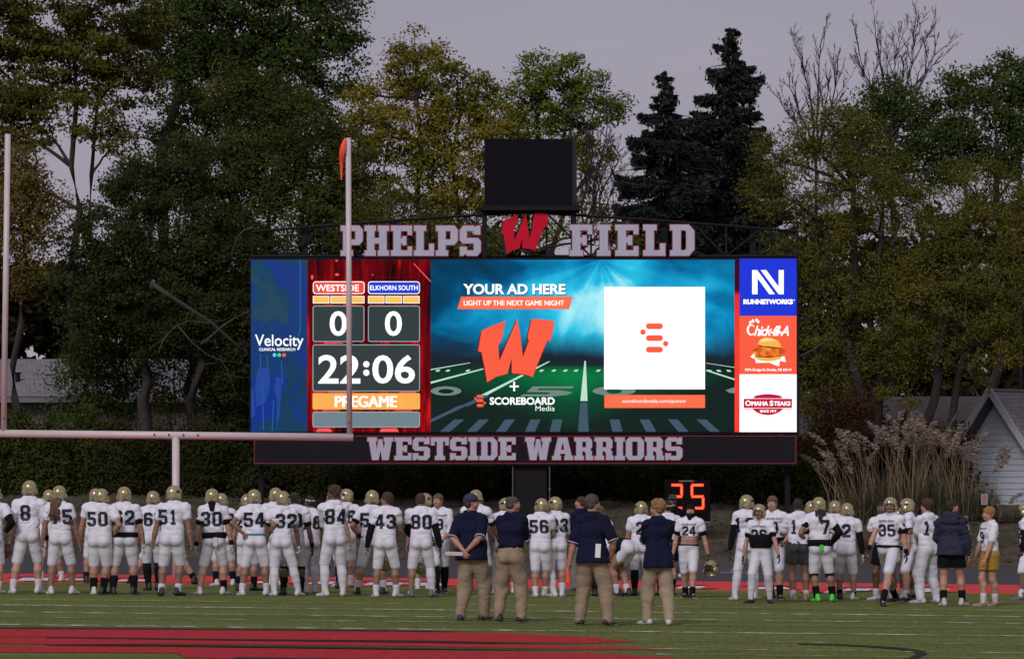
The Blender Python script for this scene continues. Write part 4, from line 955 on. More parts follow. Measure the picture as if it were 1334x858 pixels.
tree('maple_tree', 'golden topped maple left of the blank black box', 'tree', 113, [(547, 640, 543, 130), (549, 640, 600, 150)],
     [(542, 66, 26), (524, 88, 28), (560, 88, 30), (592, 96, 22), (508, 122, 34), (548, 128, 38), (590, 134, 32), (636, 100, 20, 17), (622, 130, 28), (490, 165, 36), (545, 182, 44), (606, 180, 42), (650, 165, 26), (470, 130, 24), (500, 225, 48), (575, 240, 52), (630, 235, 36), (455, 180, 30), (450, 270, 44), (530, 290, 50), (610, 300, 44)], L_GOLD, 6, per_m2=42, size=.14, trunk_r=.16, clump=.5)
tree('green_maple_tree', 'green maple standing behind the blank black box', 'tree', 117, [(690, 640, 700, 150), (694, 640, 745, 130)],
     [(706, 96, 28), (740, 96, 30), (768, 112, 22), (676, 128, 30), (720, 134, 38), (760, 142, 32), (796, 135, 18, 14), (655, 160, 30), (700, 176, 36), (745, 176, 30), (672, 205, 36), (800, 150, 12, 14), (770, 232, 20, 26), (775, 265, 20, 20), (790, 205, 12), (665, 250, 34), (763, 200, 18)], L_MAPLE, 7, per_m2=44, size=.14, trunk_r=.17, clump=.48)
# olive understorey in the middle, in front of the maples
tree('hazel_tree', 'low dark olive tree directly behind the letters PHELPS', 'tree', 102, [(520, 640, 520, 320)], [(470, 300, 34), (520, 290, 36), (570, 300, 34), (610, 310, 26), (500, 340, 36), (560, 350, 36), (640, 330, 26)], L_OLIVE, 8, per_m2=44, size=.12, trunk_r=.12)
tree('hazel_tree', 'low olive tree behind the red emblem and letter F', 'tree', 103, [(690, 640, 690, 330)], [(680, 300, 24, 20), (720, 300, 26, 22), (770, 305, 26, 20), (650, 320, 24), (820, 318, 26, 18)], L_MAPLE, 9, per_m2=34, size=.12, trunk_r=.10)
tree('willow_tree', 'tall brownish willow with dark forked trunks right of the board', 'tree', 101, [(1118, 680, 1112, 250), (1122, 680, 1150, 270), (1112, 680, 1075, 300), (1135, 690, 1165, 320)],
     [(1040, 175, 34), (1085, 165, 36), (1120, 185, 36), (1010, 205, 28), (1050, 235, 48), (1110, 245, 52), (1160, 235, 36), (1020, 290, 42), (1080, 310, 50), (1145, 305, 50), (1185, 270, 34), (1030, 360, 36), (1090, 385, 46), (1150, 385, 40), (1060, 440, 42), (1110, 470, 40), (1180, 350, 36), (1050, 500, 36), (1062, 535, 30), (1150, 455, 34), (1170, 500, 30), (1100, 520, 28), (1090, 160, 26), (1000, 245, 28)], L_WILLOW, 10, per_m2=62, size=.12, trunk_r=.19, clump=.5, aspect=.35, droop=.5, bark=M_BARKD)
tree('willow_tree', 'wide olive willow at the right edge above the gabled house', 'tree', 100, [(1196, 690, 1232, 380), (1200, 690, 1290, 340)],
     [(1270, 245, 40), (1310, 265, 42), (1230, 290, 40), (1275, 310, 48), (1325, 330, 42), (1225, 350, 42), (1290, 380, 48), (1200, 400, 40), (1245, 420, 46), (1330, 410, 42), (1290, 450, 40), (1205, 460, 36), (1350, 280, 40), (1175, 440, 34)], L_WILLOW, 11, per_m2=60, size=.12, trunk_r=.17, clump=.5, aspect=.35, droop=.5, bark=M_BARKD)
tree('oak_tree', 'dark green tree beneath the tall bare branches', 'tree', 123, [(1156, 640, 1160, 180)], [(1128, 140, 26), (1160, 130, 30), (1192, 140, 28), (1118, 185, 34), (1165, 180, 38), (1210, 180, 34), (1190, 225, 36), (1140, 225, 34), (1225, 220, 26)], L_DARKG, 12, per_m2=46, size=.15, trunk_r=.18)
tree('oak_tree', 'green tree with an uneven top in the upper right corner', 'tree', 119, [(1288, 640, 1296, 140), (1290, 640, 1250, 170)], [(1299, 88, 20), (1312, 110, 24), (1270, 115, 28), (1248, 102, 18, 14), (1240, 140, 28), (1300, 140, 34), (1262, 165, 32), (1330, 165, 30), (1232, 180, 22), (1290, 195, 40), (1335, 215, 36), (1255, 215, 26), (1330, 120, 18), (1345, 100, 22)], L_DARKG, 13, per_m2=44, size=.15, trunk_r=.18)
tree('rusty_shrub', 'rust brown shrub under the willow beside the dark house', 'shrub', 99, [(1085, 690, 1085, 540)], [(1080, 530, 24), (1105, 555, 26), (1070, 570, 24), (1120, 520, 20)], L_RUST, 14, per_m2=60, size=.11, trunk_r=.05, group='shrubs along the bank')
for i, (x, y, lab) in enumerate(((112, 470, 'leafy bush against the left part of the grey roof'), (160, 452, 'taller leafy bush against the middle of the grey roof'), (228, 474, 'thin bush against the right end of the grey roof'))):
    tree('leafy_bush', lab, 'shrub', 104, [(x, 680, x, y)], [(x, y - 10, 24), (x - 22, y + 12, 22), (x + 20, y + 10, 24), (x, y + 36, 28), (x - 10, y + 70, 28)], L_DARKG if i != 2 else L_OLIVE, 20 + i, per_m2=46 if i < 2 else 22, size=.13, trunk_r=.05, group='bushes before the grey roof')

# spruces --------------------------------------------------------------
def spruce(label, Y, ax, ay, bx, by, half_px, seed, levels=30, n_needles=1.0):
    rs = np.random.default_rng(seed); k = Y / F_PX
    top = np.array(at(ax, ay, Y)); bot = np.array(at(bx, by, Y)); H = top[2] - bot[2]; g = ground_z(top[0], Y)
    root = tag(empty('spruce_tree', (bot[0], Y, g - .1)), label, 'tree', 'spruces behind the letters FIELD'); inv = Matrix.Translation(-root.location)
    mb = MB(); mb.tube([(bot[0], Y, g - .2), (bot[0], Y, bot[2]), tuple((top + bot) / 2), tuple(top)], [.26, .22, .12, .02], 8); o = mb.build('trunk', M_BARKD, root, True); o.matrix_parent_inverse = inv
    PS, DS, LS = [], [], []; cones = []; mbb = MB()
    for i in range(levels):
        t = (i + .5) / levels                        # 0 at the tip
        z = top[2] - H * t ** 1.05; Rr = half_px * 1.6 * k * (t ** .8) * rs.uniform(.62, 1.12) + .12
        cx = top[0] + (bot[0] - top[0]) * t
        nb = 5 + int(5 * t ** .5)
        a0 = rs.random() * 7
        for j in range(nb):
            a = a0 + 2 * math.pi * j / nb + rs.normal(0, .35); dz0 = rs.normal(0, .18); Lb = Rr * rs.choice([rs.uniform(.35, .7), rs.uniform(.8, 1.3)], p=[.45, .55])
            dirv = np.array([math.cos(a), math.sin(a), 0]); m = int(40 + 230 * Lb * n_needles)
            u = rs.random(m) ** .7
            dz = -.38 * Lb * u + .28 * Lb * u ** 3
            p = np.array([cx, Y, z + dz0]) + dirv * (u * Lb)[:, None] + np.stack([0 * u, 0 * u, dz], 1)
            side = np.cross(dirv, [0, 0, 1])
            p = p + side * (rs.normal(0, .17, m) * (1.1 - .5 * u) * min(1, Lb))[:, None] + np.stack([0 * u, 0 * u, -np.abs(rs.normal(0, .16, m)) * min(1.2, Lb)], 1)
            PS.append(p); DS.append(unit(dirv + rs.normal(0, .6, (m, 3)) + np.array([0, 0, -.25]))); LS.append(rs.uniform(.12, .28, m))
            if i % 2 == 0: mbb.tube([(cx, Y, z), tuple(np.array([cx, Y, z]) + dirv * Lb * .9 + np.array([0, 0, -.14 * Lb]))], [.03, .008], 4, caps=False)
            if t < .45 and rs.random() < .75: cones.append(p[np.argmax(u)] + np.array([0, 0, -.1]))
    p, d, ls = np.concatenate(PS), np.concatenate(DS), np.concatenate(LS); w = unit(np.cross(d, rs.normal(0, 1, d.shape)))
    V, Qd = leaf_quads(p, d, w, ls, ls * .42)
    o = link('crown', mesh_np('crown', V, Q=Qd, smooth=False), L_SPRUCE, root); o.matrix_parent_inverse = inv
    o = mbb.build('branches', M_BARKD, root); o.matrix_parent_inverse = inv
    if cones:
        cc = np.repeat(np.array(cones), 4, 0); cc = cc + rs.normal(0, .12, cc.shape); dn = unit(np.array([0, 0, -1.]) + rs.normal(0, .2, cc.shape)); V, Qd = leaf_quads(cc, dn, unit(np.cross(dn, rs.normal(0, 1, dn.shape))), np.full(len(cc), .16), np.full(len(cc), .07))
        o = link('cones', mesh_np('cones', V, Q=Qd, smooth=False), L_CONE, root); o.matrix_parent_inverse = inv; o['kind'] = 'stuff'
spruce('tall dark spruce with a pointed cone laden top', 114, 952, 38, 948, 420, 78, 41, 34)
spruce('smaller dark spruce left of the tallest one', 112, 867, 100, 862, 420, 74, 42, 28)
spruce('dark side spruce filling the space between the two pointed tops', 116, 906, 150, 908, 430, 64, 43, 24)

# bare and dead trees ----------------------------------------------------
def bare(name, label, Y, bx, by, targets, seed, m, r0=.09, gens=3, group='bare trees against the sky', fan=.5, spread=.42):
    rs = np.random.default_rng(seed); g = at(bx, by, Y); root = tag(empty(name, (g.x, Y, ground_z(g.x, Y) - .1)), label, 'tree', group); inv = Matrix.Translation(-root.location)
    base = at(bx, by, Y); mb = MB(); mb.tube([(base.x, Y, ground_z(base.x, Y) - .2), tuple(base)], [r0 * 1.7, r0 * 1.1], 7); o = mb.build('trunk', m, root, True); o.matrix_parent_inverse = inv
    mb = MB()
    def grow(a, b, r, gen):
        pts = limb_path(a, b, rs, .03, 6, .07); mb.tube(pts, [max(.007, r * (1 - .7 * j / 5)) for j in range(6)], 5 if gen == 0 else 3, caps=False)
        if gen >= gens: return
        L = (Vector(b) - Vector(a)).length; d = (Vector(b) - Vector(a)).normalized()
        for q in range(9 if gen == 0 else 5):
            s = pts[rs.integers(2, 6)]
            dv = (d + Vector(rs.normal(0, spread, 3)) + Vector((0, 0, .38))).normalized()
            grow(tuple(s), tuple(s + dv * L * rs.uniform(.18, .42)), max(.008, r * .45), gen + 1)
    for (tx, ty) in targets: grow(tuple(base), tuple(at(bx + (tx - bx) * .84, by + (ty - by) * .84, Y + rs.uniform(-1.5, 1.5))), r0, 0)
    o = mb.build('branches', m, root); o.matrix_parent_inverse = inv
bare('bare_tree', 'bare leafless tree right of the tall spruce', 126, 1063, 210, [(1022, 95), (1045, 75), (1068, 52), (1096, 72), (1012, 125), (1082, 100)], 51, M_TWIG, .055)
bare('bare_tree', 'largest bare tree fanning out above the dark green tree', 127, 1162, 190, [(1112, 50), (1138, 30), (1165, 24), (1196, 32), (1228, 50), (1215, 80), (1120, 85), (1180, 60)], 52, M_TWIG, .05)
bare('dead_tree', 'dead tree with bare pale branches right of the blank box', 108, 756, 330, [(796, 150), (818, 180), (776, 160), (812, 225), (795, 200), (812, 268)], 53, M_TWIG, .05, spread=.5)
bare('bare_tree', 'fine bare twigs beside the upper right green tree', 122, 1328, 220, [(1318, 130), (1330, 110), (1340, 130)], 54, M_TWIG, .05)
# pale fallen limbs caught among the left evergreens and by the right trunks
def dead_limb(label, Y, pts, r, seed, m=M_DEAD):
    rs = np.random.default_rng(seed); mb = MB(); P3 = [at(x, y, Y + i * .1) for i, (x, y) in enumerate(pts)]
    mb.tube(P3, [r * (1 - .7 * i / (len(pts) - 1)) for i in range(len(pts))], 6)
    for i in range(1, len(P3)):
        if i % 2 == 1: mb.tube(limb_path(P3[i], P3[i] + Vector((rs.uniform(-.5, .8), -.1, rs.uniform(-.6, .6))), rs, .05, 4), [r * .35, r * .25, r * .2, .006], 4, caps=False)
    simple('dead_branch', label, 'branch', mb, m, 'dead limbs among the trees', True)
dead_limb('long grey limb slanting down left of the blue screen', 97.5, [(196, 368), (222, 386), (250, 404), (275, 420), (300, 442), (322, 462)], .085, 1, mat('grey_limb', (.045, .038, .035), .9, var=.3, scale=5))
dead_limb('thin pale limb rising to the edge of the blue screen', 97, [(262, 448), (275, 438), (290, 424), (306, 414), (322, 406), (332, 402)], .035, 2)
dead_limb('arched pale twig left of the blue screen', 97, [(206, 460), (214, 440), (228, 425), (246, 418), (268, 420), (290, 418), (314, 406)], .022, 3)
dead_limb('bent pale twig before the hedge at the left of the board', 96.5, [(232, 424), (250, 446), (270, 462), (290, 470), (306, 508), (300, 540)], .02, 4)
dead_limb('pale hanging branch high among the right trunks', 99.3, [(1250, 362), (1257, 372), (1259, 390), (1257, 412), (1253, 434)], .035, 5)
dead_limb('thin pale limb pointing out from the right edge of the board', 98, [(1042, 464), (1058, 456), (1072, 446), (1088, 436), (1094, 434)], .03, 6)
dead_limb('grey leaning limb low between the right trunks and grass', 97, [(1236, 556), (1244, 544), (1250, 532), (1256, 528)], .05, 7)
dead_limb('curved dead stem by the hedge under the post', 96.5, [(330, 296), (318, 300), (308, 310), (302, 330), (304, 350)], .03, 8)

# hedge and shrubs along the bank ----------------------------------------
def shrub(label, Y, x, top, half, m, seed, name='hedge_shrub', group='hedge along the bank'):
    k = Y / F_PX; rs = np.random.default_rng(seed); base = at(x, 690, Y); base.z = ground_z(base.x, Y)
    yb = CY + (CY - CY); 
    lobes = []; span = 700 - top
    for q in range(6):
        lobes.append((x + rs.uniform(-.6, .6) * half, top + span * rs.uniform(.22, .75), half * rs.uniform(.5, .7), span * rs.uniform(.18, .26)))
    lobes.append((x, top + span * .2, half * .55, span * .2)); lobes.append((x, top + span * .7, half * .8, span * .26))
    tree(name, label, 'shrub', Y, [(x, 690, x, top + 40)], lobes, m, seed, per_m2=75, size=.105, trunk_r=.05, group=group, depth=.7, clump=.3, clump_leaves=18, twigs=3)
hx = [(-25, 535), (22, 530), (68, 540), (112, 528), (158, 545), (205, 550), (252, 545), (300, 552)]
hl = ['feathery green shrub cut by the left edge', 'feathery green shrub below the left end of the crossbar', 'feathery green shrub behind the helmets of players 8 and 75', 'tall feathery green shrub under the grey roof', 'dark shrub left of the goal post', 'dark shrub directly behind the goal post', 'dark shrub right of the goal post', 'dark shrub at the left end of the black banner']
for i, (x, tp) in enumerate(hx): shrub(hl[i], 97.2 + (i % 2) * .6, x, tp, 34, L_HEDGE if i < 4 else L_HEDGED, 200 + i, 'feathery_shrub' if i < 4 else 'hedge_shrub', 'shrubs on the left bank')
hr = list(range(345, 1100, 44))
spots = ['under the first letter W of the banner', 'under the banner left end', 'under the letter E of the banner', 'under the letter T of the banner', 'under the second S of the banner', 'under the letters I and D', 'between banner words, left of the centre post', 'just left of the centre post', 'behind the centre post', 'just right of the centre post', 'under the letters R and R', 'under the letters I and O', 'under the last letters of the banner', 'left of the play clock', 'behind the play clock', 'right of the play clock', 'under the right end of the banner', 'by the first plumes of tall grass']
spots[0], spots[1] = 'at the left end of the long banner', 'under the first letter W of the banner'
for i, x in enumerate(hr):
    shrub(('brighter' if i in (11, 12, 15, 16) else 'dark') + ' clipped yew hedge bush ' + spots[i], 97 + (i % 2) * .5, x, 588 + (i % 3) * 5, 32, L_HEDGE if i in (11, 12, 15, 16) else L_HEDGED, 230 + i)

# tall plume grass at the right -------------------------------------------
M_STRAW = mat('straw_stem', (.20, .15, .085), .8, island=.35)
M_BLADE = mat('dry_blade', (.105, .082, .045), .8, island=.5, second=(.075, .085, .040), var=.1, scale=.9)
M_PLUME = mat('pink_grey_plume', (.30, .23, .185), .9, island=.35, trans=.2)
def plume_grass(label, Y, x, topy, seed, ns=34, wide=40, lean=0.0):
    rs = np.random.default_rng(seed); k = Y / F_PX; b = at(x, 690, Y); b.z = ground_z(b.x, Y) - .03
    root = tag(empty('plume_grass', b), label, 'ornamental grass', 'plume grasses by the gabled house'); inv = Matrix.Translation(-b)
    H = at(x, topy, Y).z - b.z
    stem = MB(); PV, PD, PL = [], [], []
    for i in range(ns):
        a = rs.random() * 6.28; r = .45 * rs.random() ** .5; s = b + Vector((r * math.cos(a) * 1.2, r * math.sin(a), 0))
        out = Vector((rs.normal(0, .36) * wide * k + lean, rs.normal(0, .25) * wide * k, 0)); h = H * rs.uniform(.80, 1.08)
        pts = [s + out * (t ** 1.8) + Vector((0, 0, h * t * (1 - .08 * t * out.length))) for t in (0, .25, .5, .75, 1)]
        stem.tube(pts, [.010, .009, .008, .006, .005], 3, caps=False)
        if rs.random() < .42:
            d = (pts[4] - pts[3]).normalized(); sd = 1 if out.x >= 0 else -1; Lp = rs.uniform(.45, .75); m = 120
            t = rs.random(m); ax = np.array(pts[4])[None] + np.array(d)[None] * (t * Lp)[:, None] + np.stack([sd * .26 * Lp * t ** 2, 0 * t, -.20 * Lp * t ** 2], 1)
            wd = .055 * np.sin(np.pi * np.clip(.12 + .85 * t, 0, 1)) + .01
            p = ax + rs.normal(0, 1, (m, 3)) * wd[:, None] * np.array([.8, .8, .6])
            PV.append(p); PD.append(unit(np.array(d)[None] * .7 + np.array([sd * .5, 0, -.7])[None] + rs.normal(0, .35, (m, 3)))); PL.append(rs.uniform(.06, .13, m))
    o = stem.build('stems', M_STRAW, root); o.matrix_parent_inverse = inv
    p, d, ls = np.concatenate(PV), np.concatenate(PD), np.concatenate(PL); w = unit(np.cross(d, rs.normal(0, 1, d.shape)))
    V, Qd = leaf_quads(p, d, w, ls, ls * .32); o = link('plumes', mesh_np('plumes', V, Q=Qd, smooth=False), M_PLUME, root); o.matrix_parent_inverse = inv
    nb = 340; V = []; Qs = []
    for i in range(nb):
        a = rs.random() * 6.28; r = .5 * rs.random() ** .5; s = np.array(b) + np.array([r * math.cos(a) * 1.3, r * math.sin(a), 0])
        out = np.array([rs.normal(0, .62), rs.normal(0, .4), 0]); h = H * rs.uniform(.3, .78); w = rs.uniform(.007, .014)
        sd = unit(np.cross(out + 1e-3, [0, 0, 1.0])); n0 = len(V)
        for t in (0, .3, .6, .85, 1):
            q = s + out * t ** 1.7 + np.array([0, 0, h * (t - .22 * t ** 4 * min(1.6, np.linalg.norm(out) * 2))]); ww = w * (1 - t * .85); V += [q - sd * ww, q + sd * ww]
        for j in range(4): Qs.append((n0 + 2 * j, n0 + 2 * j + 1, n0 + 2 * j + 3, n0 + 2 * j + 2))
    o = link('blades', mesh_np('blades', V, Q=Qs, smooth=False), M_BLADE, root); o.matrix_parent_inverse = inv
for i, (Y, x, ty, ns, ln, lab) in enumerate(((92.6, 1104, 600, 22, -.35, 'leftmost clump of plume grass, leaning over the hedge end'), (93.0, 1138, 575, 34, -.15, 'plume grass clump behind player 35'), (92.5, 1176, 566, 40, 0, 'tall plume grass clump below the forked trunks'), (93.1, 1214, 570, 40, 0, 'plume grass clump behind the curly haired player'), (92.6, 1246, 576, 34, -.05, 'plume grass clump behind the navy hooded jacket'), (93.0, 1272, 596, 14, -.1, 'plume grass clump around the small sign, before the blue wall'), (92.3, 1312, 655, 7, .05, 'rightmost low plume grass clump before the gabled house'))):
    plume_grass(lab, Y, x, ty, 300 + i, ns, 40, ln)
# low dead growth on the bank
def bank_grass():
    rs = np.random.default_rng(77); n = 26000
    x = rs.uniform(-16, 16, n); y = rs.uniform(87.2, 96.5, n); z = np.array([ground_z(a, b) for a, b in zip(x, y)])
    p = np.stack([x, y, z + .03], 1); d = unit(np.stack([rs.normal(0, .8, n), rs.normal(0, .8, n), np.abs(rs.normal(.5, .4, n))], 1)); ls = rs.uniform(.06, .20, n); w = unit(np.cross(d, rs.normal(0, 1, d.shape)))
    V, Qd = leaf_quads(p, d, w, ls, ls * .16); o = link('bank_grass', mesh_np('bank_grass', V, Q=Qd, smooth=False), mat('dead_bank_grass', (.085, .066, .038), .9, island=.5, var=.3, second=(.06, .07, .03), scale=.5)); tag(o, 'dry grass and litter scattered over the brown bank', 'grass', kind='stuff')
bank_grass()

def undergrowth():
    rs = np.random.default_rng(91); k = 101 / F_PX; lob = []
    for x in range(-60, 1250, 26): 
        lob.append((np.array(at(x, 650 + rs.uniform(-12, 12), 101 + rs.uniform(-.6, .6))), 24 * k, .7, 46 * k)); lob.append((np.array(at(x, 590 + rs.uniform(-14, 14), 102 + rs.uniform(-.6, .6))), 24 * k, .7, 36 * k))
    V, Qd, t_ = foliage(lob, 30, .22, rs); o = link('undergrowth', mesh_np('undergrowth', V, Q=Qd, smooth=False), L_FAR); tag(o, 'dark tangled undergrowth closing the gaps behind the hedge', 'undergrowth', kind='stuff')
undergrowth()
# ------------------------------------------------------------------ people: smooth distance-field bodies
def surf_nets(F, org, h):
    s = F < 0
    nx, ny, nz = F.shape
    c = np.zeros((nx - 1, ny - 1, nz - 1), np.int8)
    for a in (0, 1):
        for b in (0, 1):
            for d in (0, 1): c += s[a:nx - 1 + a, b:ny - 1 + b, d:nz - 1 + d]
    act = np.argwhere((c > 0) & (c < 8))
    idx = -np.ones(c.shape, np.int64); idx[tuple(act.T)] = np.arange(len(act))
    corners = [(a, b, d) for a in (0, 1) for b in (0, 1) for d in (0, 1)]
    val = {k: F[act[:, 0] + k[0], act[:, 1] + k[1], act[:, 2] + k[2]] for k in corners}
    pos = np.zeros((len(act), 3)); cnt = np.zeros(len(act))
    for k in corners:
        for ax in range(3):
            if k[ax]: continue
            k2 = list(k); k2[ax] = 1; k2 = tuple(k2)
            va, vb = val[k], val[k2]; cr = (va < 0) != (vb < 0)
            t = np.where(cr, va / np.where(cr, va - vb, 1), 0)
            p = np.tile(np.array(k, float), (len(act), 1)); p[:, ax] = t
            pos += p * cr[:, None]; cnt += cr
    V = (pos / cnt[:, None] + act) * h + org
    Qs = []
    for ax in range(3):
        o1, o2 = [(1, 2), (2, 0), (0, 1)][ax]
        sl0 = [slice(None)] * 3; sl1 = [slice(None)] * 3
        sl0[ax] = slice(0, -1); sl1[ax] = slice(1, None)
        d = s[tuple(sl0)] != s[tuple(sl1)]
        e = np.argwhere(d); e = e[(e[:, o1] > 0) & (e[:, o2] > 0) & (e[:, o1] < F.shape[o1] - 1) & (e[:, o2] < F.shape[o2] - 1)]
        def cell(a, b):
            q = e.copy(); q[:, o1] -= a; q[:, o2] -= b; return idx[tuple(q.T)]
        q = np.stack([cell(1, 1), cell(0, 1), cell(0, 0), cell(1, 0)], 1)
        ins = s[tuple(e.T)]
        q[~ins] = q[~ins][:, ::-1]
        Qs.append(q)
    return V, np.concatenate(Qs)

class SDF:
    """smooth union of tapered capsules; subtract / clip by planes"""
    def __init__(s): s.p = []; s.cl = []; s.sub = []; s.wr = 0; s.fold = (20, (26, 62))
    def cap(s, a, b, ra, rb=None, k=.02, sq=(1, 1, 1)): s.p.append((np.array(a, float), np.array(b, float), ra, ra if rb is None else rb, k, np.array(sq, float))); return s
    def ball(s, c, r, k=.02, sq=(1, 1, 1)): return s.cap(c, c, r, r, k, sq)
    def mesh(s, h):
        lo = np.min([np.minimum(p[0], p[1]) - max(p[2], p[3]) / min(1, p[5].min()) for p in s.p], 0) - 3 * h - .02
        hi = np.max([np.maximum(p[0], p[1]) + max(p[2], p[3]) / min(1, p[5].min()) for p in s.p], 0) + 3 * h + .02
        n = np.ceil((hi - lo) / h).astype(int) + 1
        ax = [lo[i] + h * np.arange(n[i]) for i in range(3)]
        F = np.full(n, .5)
        def local(a, b, r, m):
            l = np.minimum(a, b) - r - m; u = np.maximum(a, b) + r + m
            i0 = np.clip(((l - lo) / h).astype(int), 0, n); i1 = np.clip(((u - lo) / h).astype(int) + 2, 0, n)
            return tuple(slice(i0[i], i1[i]) for i in range(3))
        def dist(sl, a, b, ra, rb, sq):
            X = ax[0][sl[0]][:, None, None]; Yv = ax[1][sl[1]][None, :, None]; Z = ax[2][sl[2]][None, None, :]
            d = (b - a) * sq; L2 = max(1e-9, float(d @ d))
            px, py, pz = (X - a[0]) * sq[0], (Yv - a[1]) * sq[1], (Z - a[2]) * sq[2]
            t = np.clip((px * d[0] + py * d[1] + pz * d[2]) / L2, 0, 1) if L2 > 1e-8 else 0.0
            D = np.sqrt((px - t * d[0]) ** 2 + (py - t * d[1]) ** 2 + (pz - t * d[2]) ** 2) - (ra + (rb - ra) * t)
            return D
        for (a, b, ra, rb, k, sq) in s.p:
            sl = local(a, b, max(ra, rb) / min(1, sq.min()), k + 2.5 * h)
            D = dist(sl, a, b, ra, rb, sq); A = F[sl]
            hh = np.clip(.5 + .5 * (A - D) / k, 0, 1); F[sl] = A + (D - A) * hh - k * hh * (1 - hh)
        for (a, b, ra, rb, k, sq) in s.sub:
            sl = local(a, b, max(ra, rb) / min(1, sq.min()), k + 2.5 * h); D = -dist(sl, a, b, ra, rb, sq); A = F[sl]
            hh = np.clip(.5 - .5 * (A - D) / k, 0, 1); F[sl] = A + (D - A) * hh + k * hh * (1 - hh)
        X, Yv, Z = ax[0][:, None, None], ax[1][None, :, None], ax[2][None, None, :]
        if s.wr:
            rs = np.random.default_rng(int(abs(F.sum()) * 10) % 9973 + len(s.p)); N_ = 0
            for q in range(4):
                f = unit(rs.normal(0, 1, 3) * np.array([.7, .7, 1.2])) * rs.uniform(12, 34); N_ = N_ + .16 * np.sin(X * f[0] + Yv * f[1] + Z * f[2] + rs.random() * 6)
            wob = 1.3 * np.sin(X * rs.uniform(9, 16) + Z * rs.uniform(6, 14) + Yv * 8 + rs.random() * 6) + .8 * np.sin(Z * rs.uniform(14, 24) - X * 11 + rs.random() * 6)
            for q in range(5):                       # creases: sharp valleys between soft folds, running slantwise round the body
                f = np.array([rs.normal(0, s.fold[0]), rs.normal(0, s.fold[0]), rs.choice([-1, 1]) * rs.uniform(*s.fold[1])])
                ph = X * f[0] + Yv * f[1] + Z * f[2] + wob * rs.uniform(.6, 1.2) + rs.random() * 6
                win = .5 + .5 * np.sin(X * rs.uniform(5, 12) + Z * rs.uniform(5, 11) + Yv * 6 + rs.random() * 6)
                N_ = N_ + .42 * win * (.55 - np.exp(-3.2 * np.abs(np.sin(ph * .5))) * 1.3)
            F = F + s.wr * N_
        for (p0, nrm) in s.cl:
            pl = (X - p0[0]) * nrm[0] + (Yv - p0[1]) * nrm[1] + (Z - p0[2]) * nrm[2]; F = np.maximum(F, pl)
        return surf_nets(F, lo, h)

# templates ------------------------------------------------------------
def head_template():
    s = SDF()
    s.ball((0, -.014, .035), .082, .03, (1.08, .88, 1)); s.ball((0, .02, -.02), .066, .04, (1.08, .95, .9))
    s.cap((-.018, .056, -.083), (.018, .056, -.083), .026, None, .035); s.cap((-.045, .0, -.05), (.045, .0, -.05), .03, None, .04)
    s.cap((0, -.02, -.06), (0, -.028, -.15), .054, .056, .03)
    s.cap((0, .086, .012), (0, .105, -.022), .008, .013, .012); s.cap((-.012, .094, -.028), (.012, .094, -.028), .008, None, .008)
    s.cap((-.045, .072, .026), (.045, .072, .026), .012, None, .015)
    s.cap((-.016, .083, -.056), (.016, .083, -.056), .010, None, .012)
    for x in (-1, 1):
        s.cap((x * .079, -.012, .018), (x * .080, -.014, -.022), .010, .007, .008, (1.4, .7, 1))
        s.ball((x * .042, .055, -.022), .03, .03)
    for x in (-1, 1): s.sub.append((np.array([x * .032, .092, .006]), np.array([x * .032, .092, .006]), .013, .013, .012, np.ones(3)))
    V, Qd = s.mesh(.0085); mi = np.zeros(len(Qd), int)
    parts = [(V, Qd, mi)]
    def ballmesh(c, r, m, sq=(1, 1, 1)):
        b = SDF(); b.ball(c, r, .001, sq); v, q = b.mesh(r * .55); parts.append((v, q, np.full(len(q), m)))
    for x in (-1, 1): ballmesh((x * .032, .082, .005), .0115, 1); ballmesh((x * .032, .0915, .005), .0055, 2)
    b = SDF(); b.cap((-.020, .093, -.056), (.020, .093, -.056), .005, .005, .001); v, q = b.mesh(.004); parts.append((v, q, np.full(len(q), 3)))
    for x in (-1, 1): b = SDF(); b.cap((x * .018, .087, .027), (x * .046, .079, .028), .0045, .003, .001); v, q = b.mesh(.004); parts.append((v, q, np.full(len(q), 2)))
    return join(parts)
def join(parts):
    V, Qs, M, n = [], [], [], 0
    for v, q, m in parts: V.append(v); Qs.append(q + n); M.append(m); n += len(v)
    return np.concatenate(V), np.concatenate(Qs), np.concatenate(M)
def hand_template(grip):
    """right hand: wrist at origin, fingers along +z, palm facing -x, thumb towards +y"""
    s = SDF()
    s.cap((0, -.022, .035), (0, .022, .04), .017, .017, .015, (1.25, 1, 1)); s.cap((0, -.02, .075), (0, .024, .078), .014, .014, .015); s.cap((0, 0, -.02), (0, 0, .03), .023, .024, .02, (1.15, .95, 1))
    L = [(.074, .031), (.083, .011), (.077, -.010), (.060, -.030)]
    for i, (ln, y) in enumerate(L):
        c = 1.15 if grip else .32 + .06 * i
        p = np.array([0, y, .085]); a = c * .55
        for j, f in enumerate((.45, .32, .26)):
            d = np.array([-math.sin(a), .05 * (y / .03), math.cos(a)]); q = p + d * ln * f
            s.cap(p, q, .0088 - .001 * j, .0082 - .001 * j, .004); p = q; a += c
    t0 = np.array([-.008, .026, .028]); t1 = t0 + np.array([-.014, .026, .026]); t2 = t1 + np.array([-.014 if grip else -.006, .006, .028])
    s.cap(t0, t1, .013, .011, .01); s.cap(t1, t2, .0105, .0085, .004)
    V, Qd = s.mesh(.0062); return V, Qd
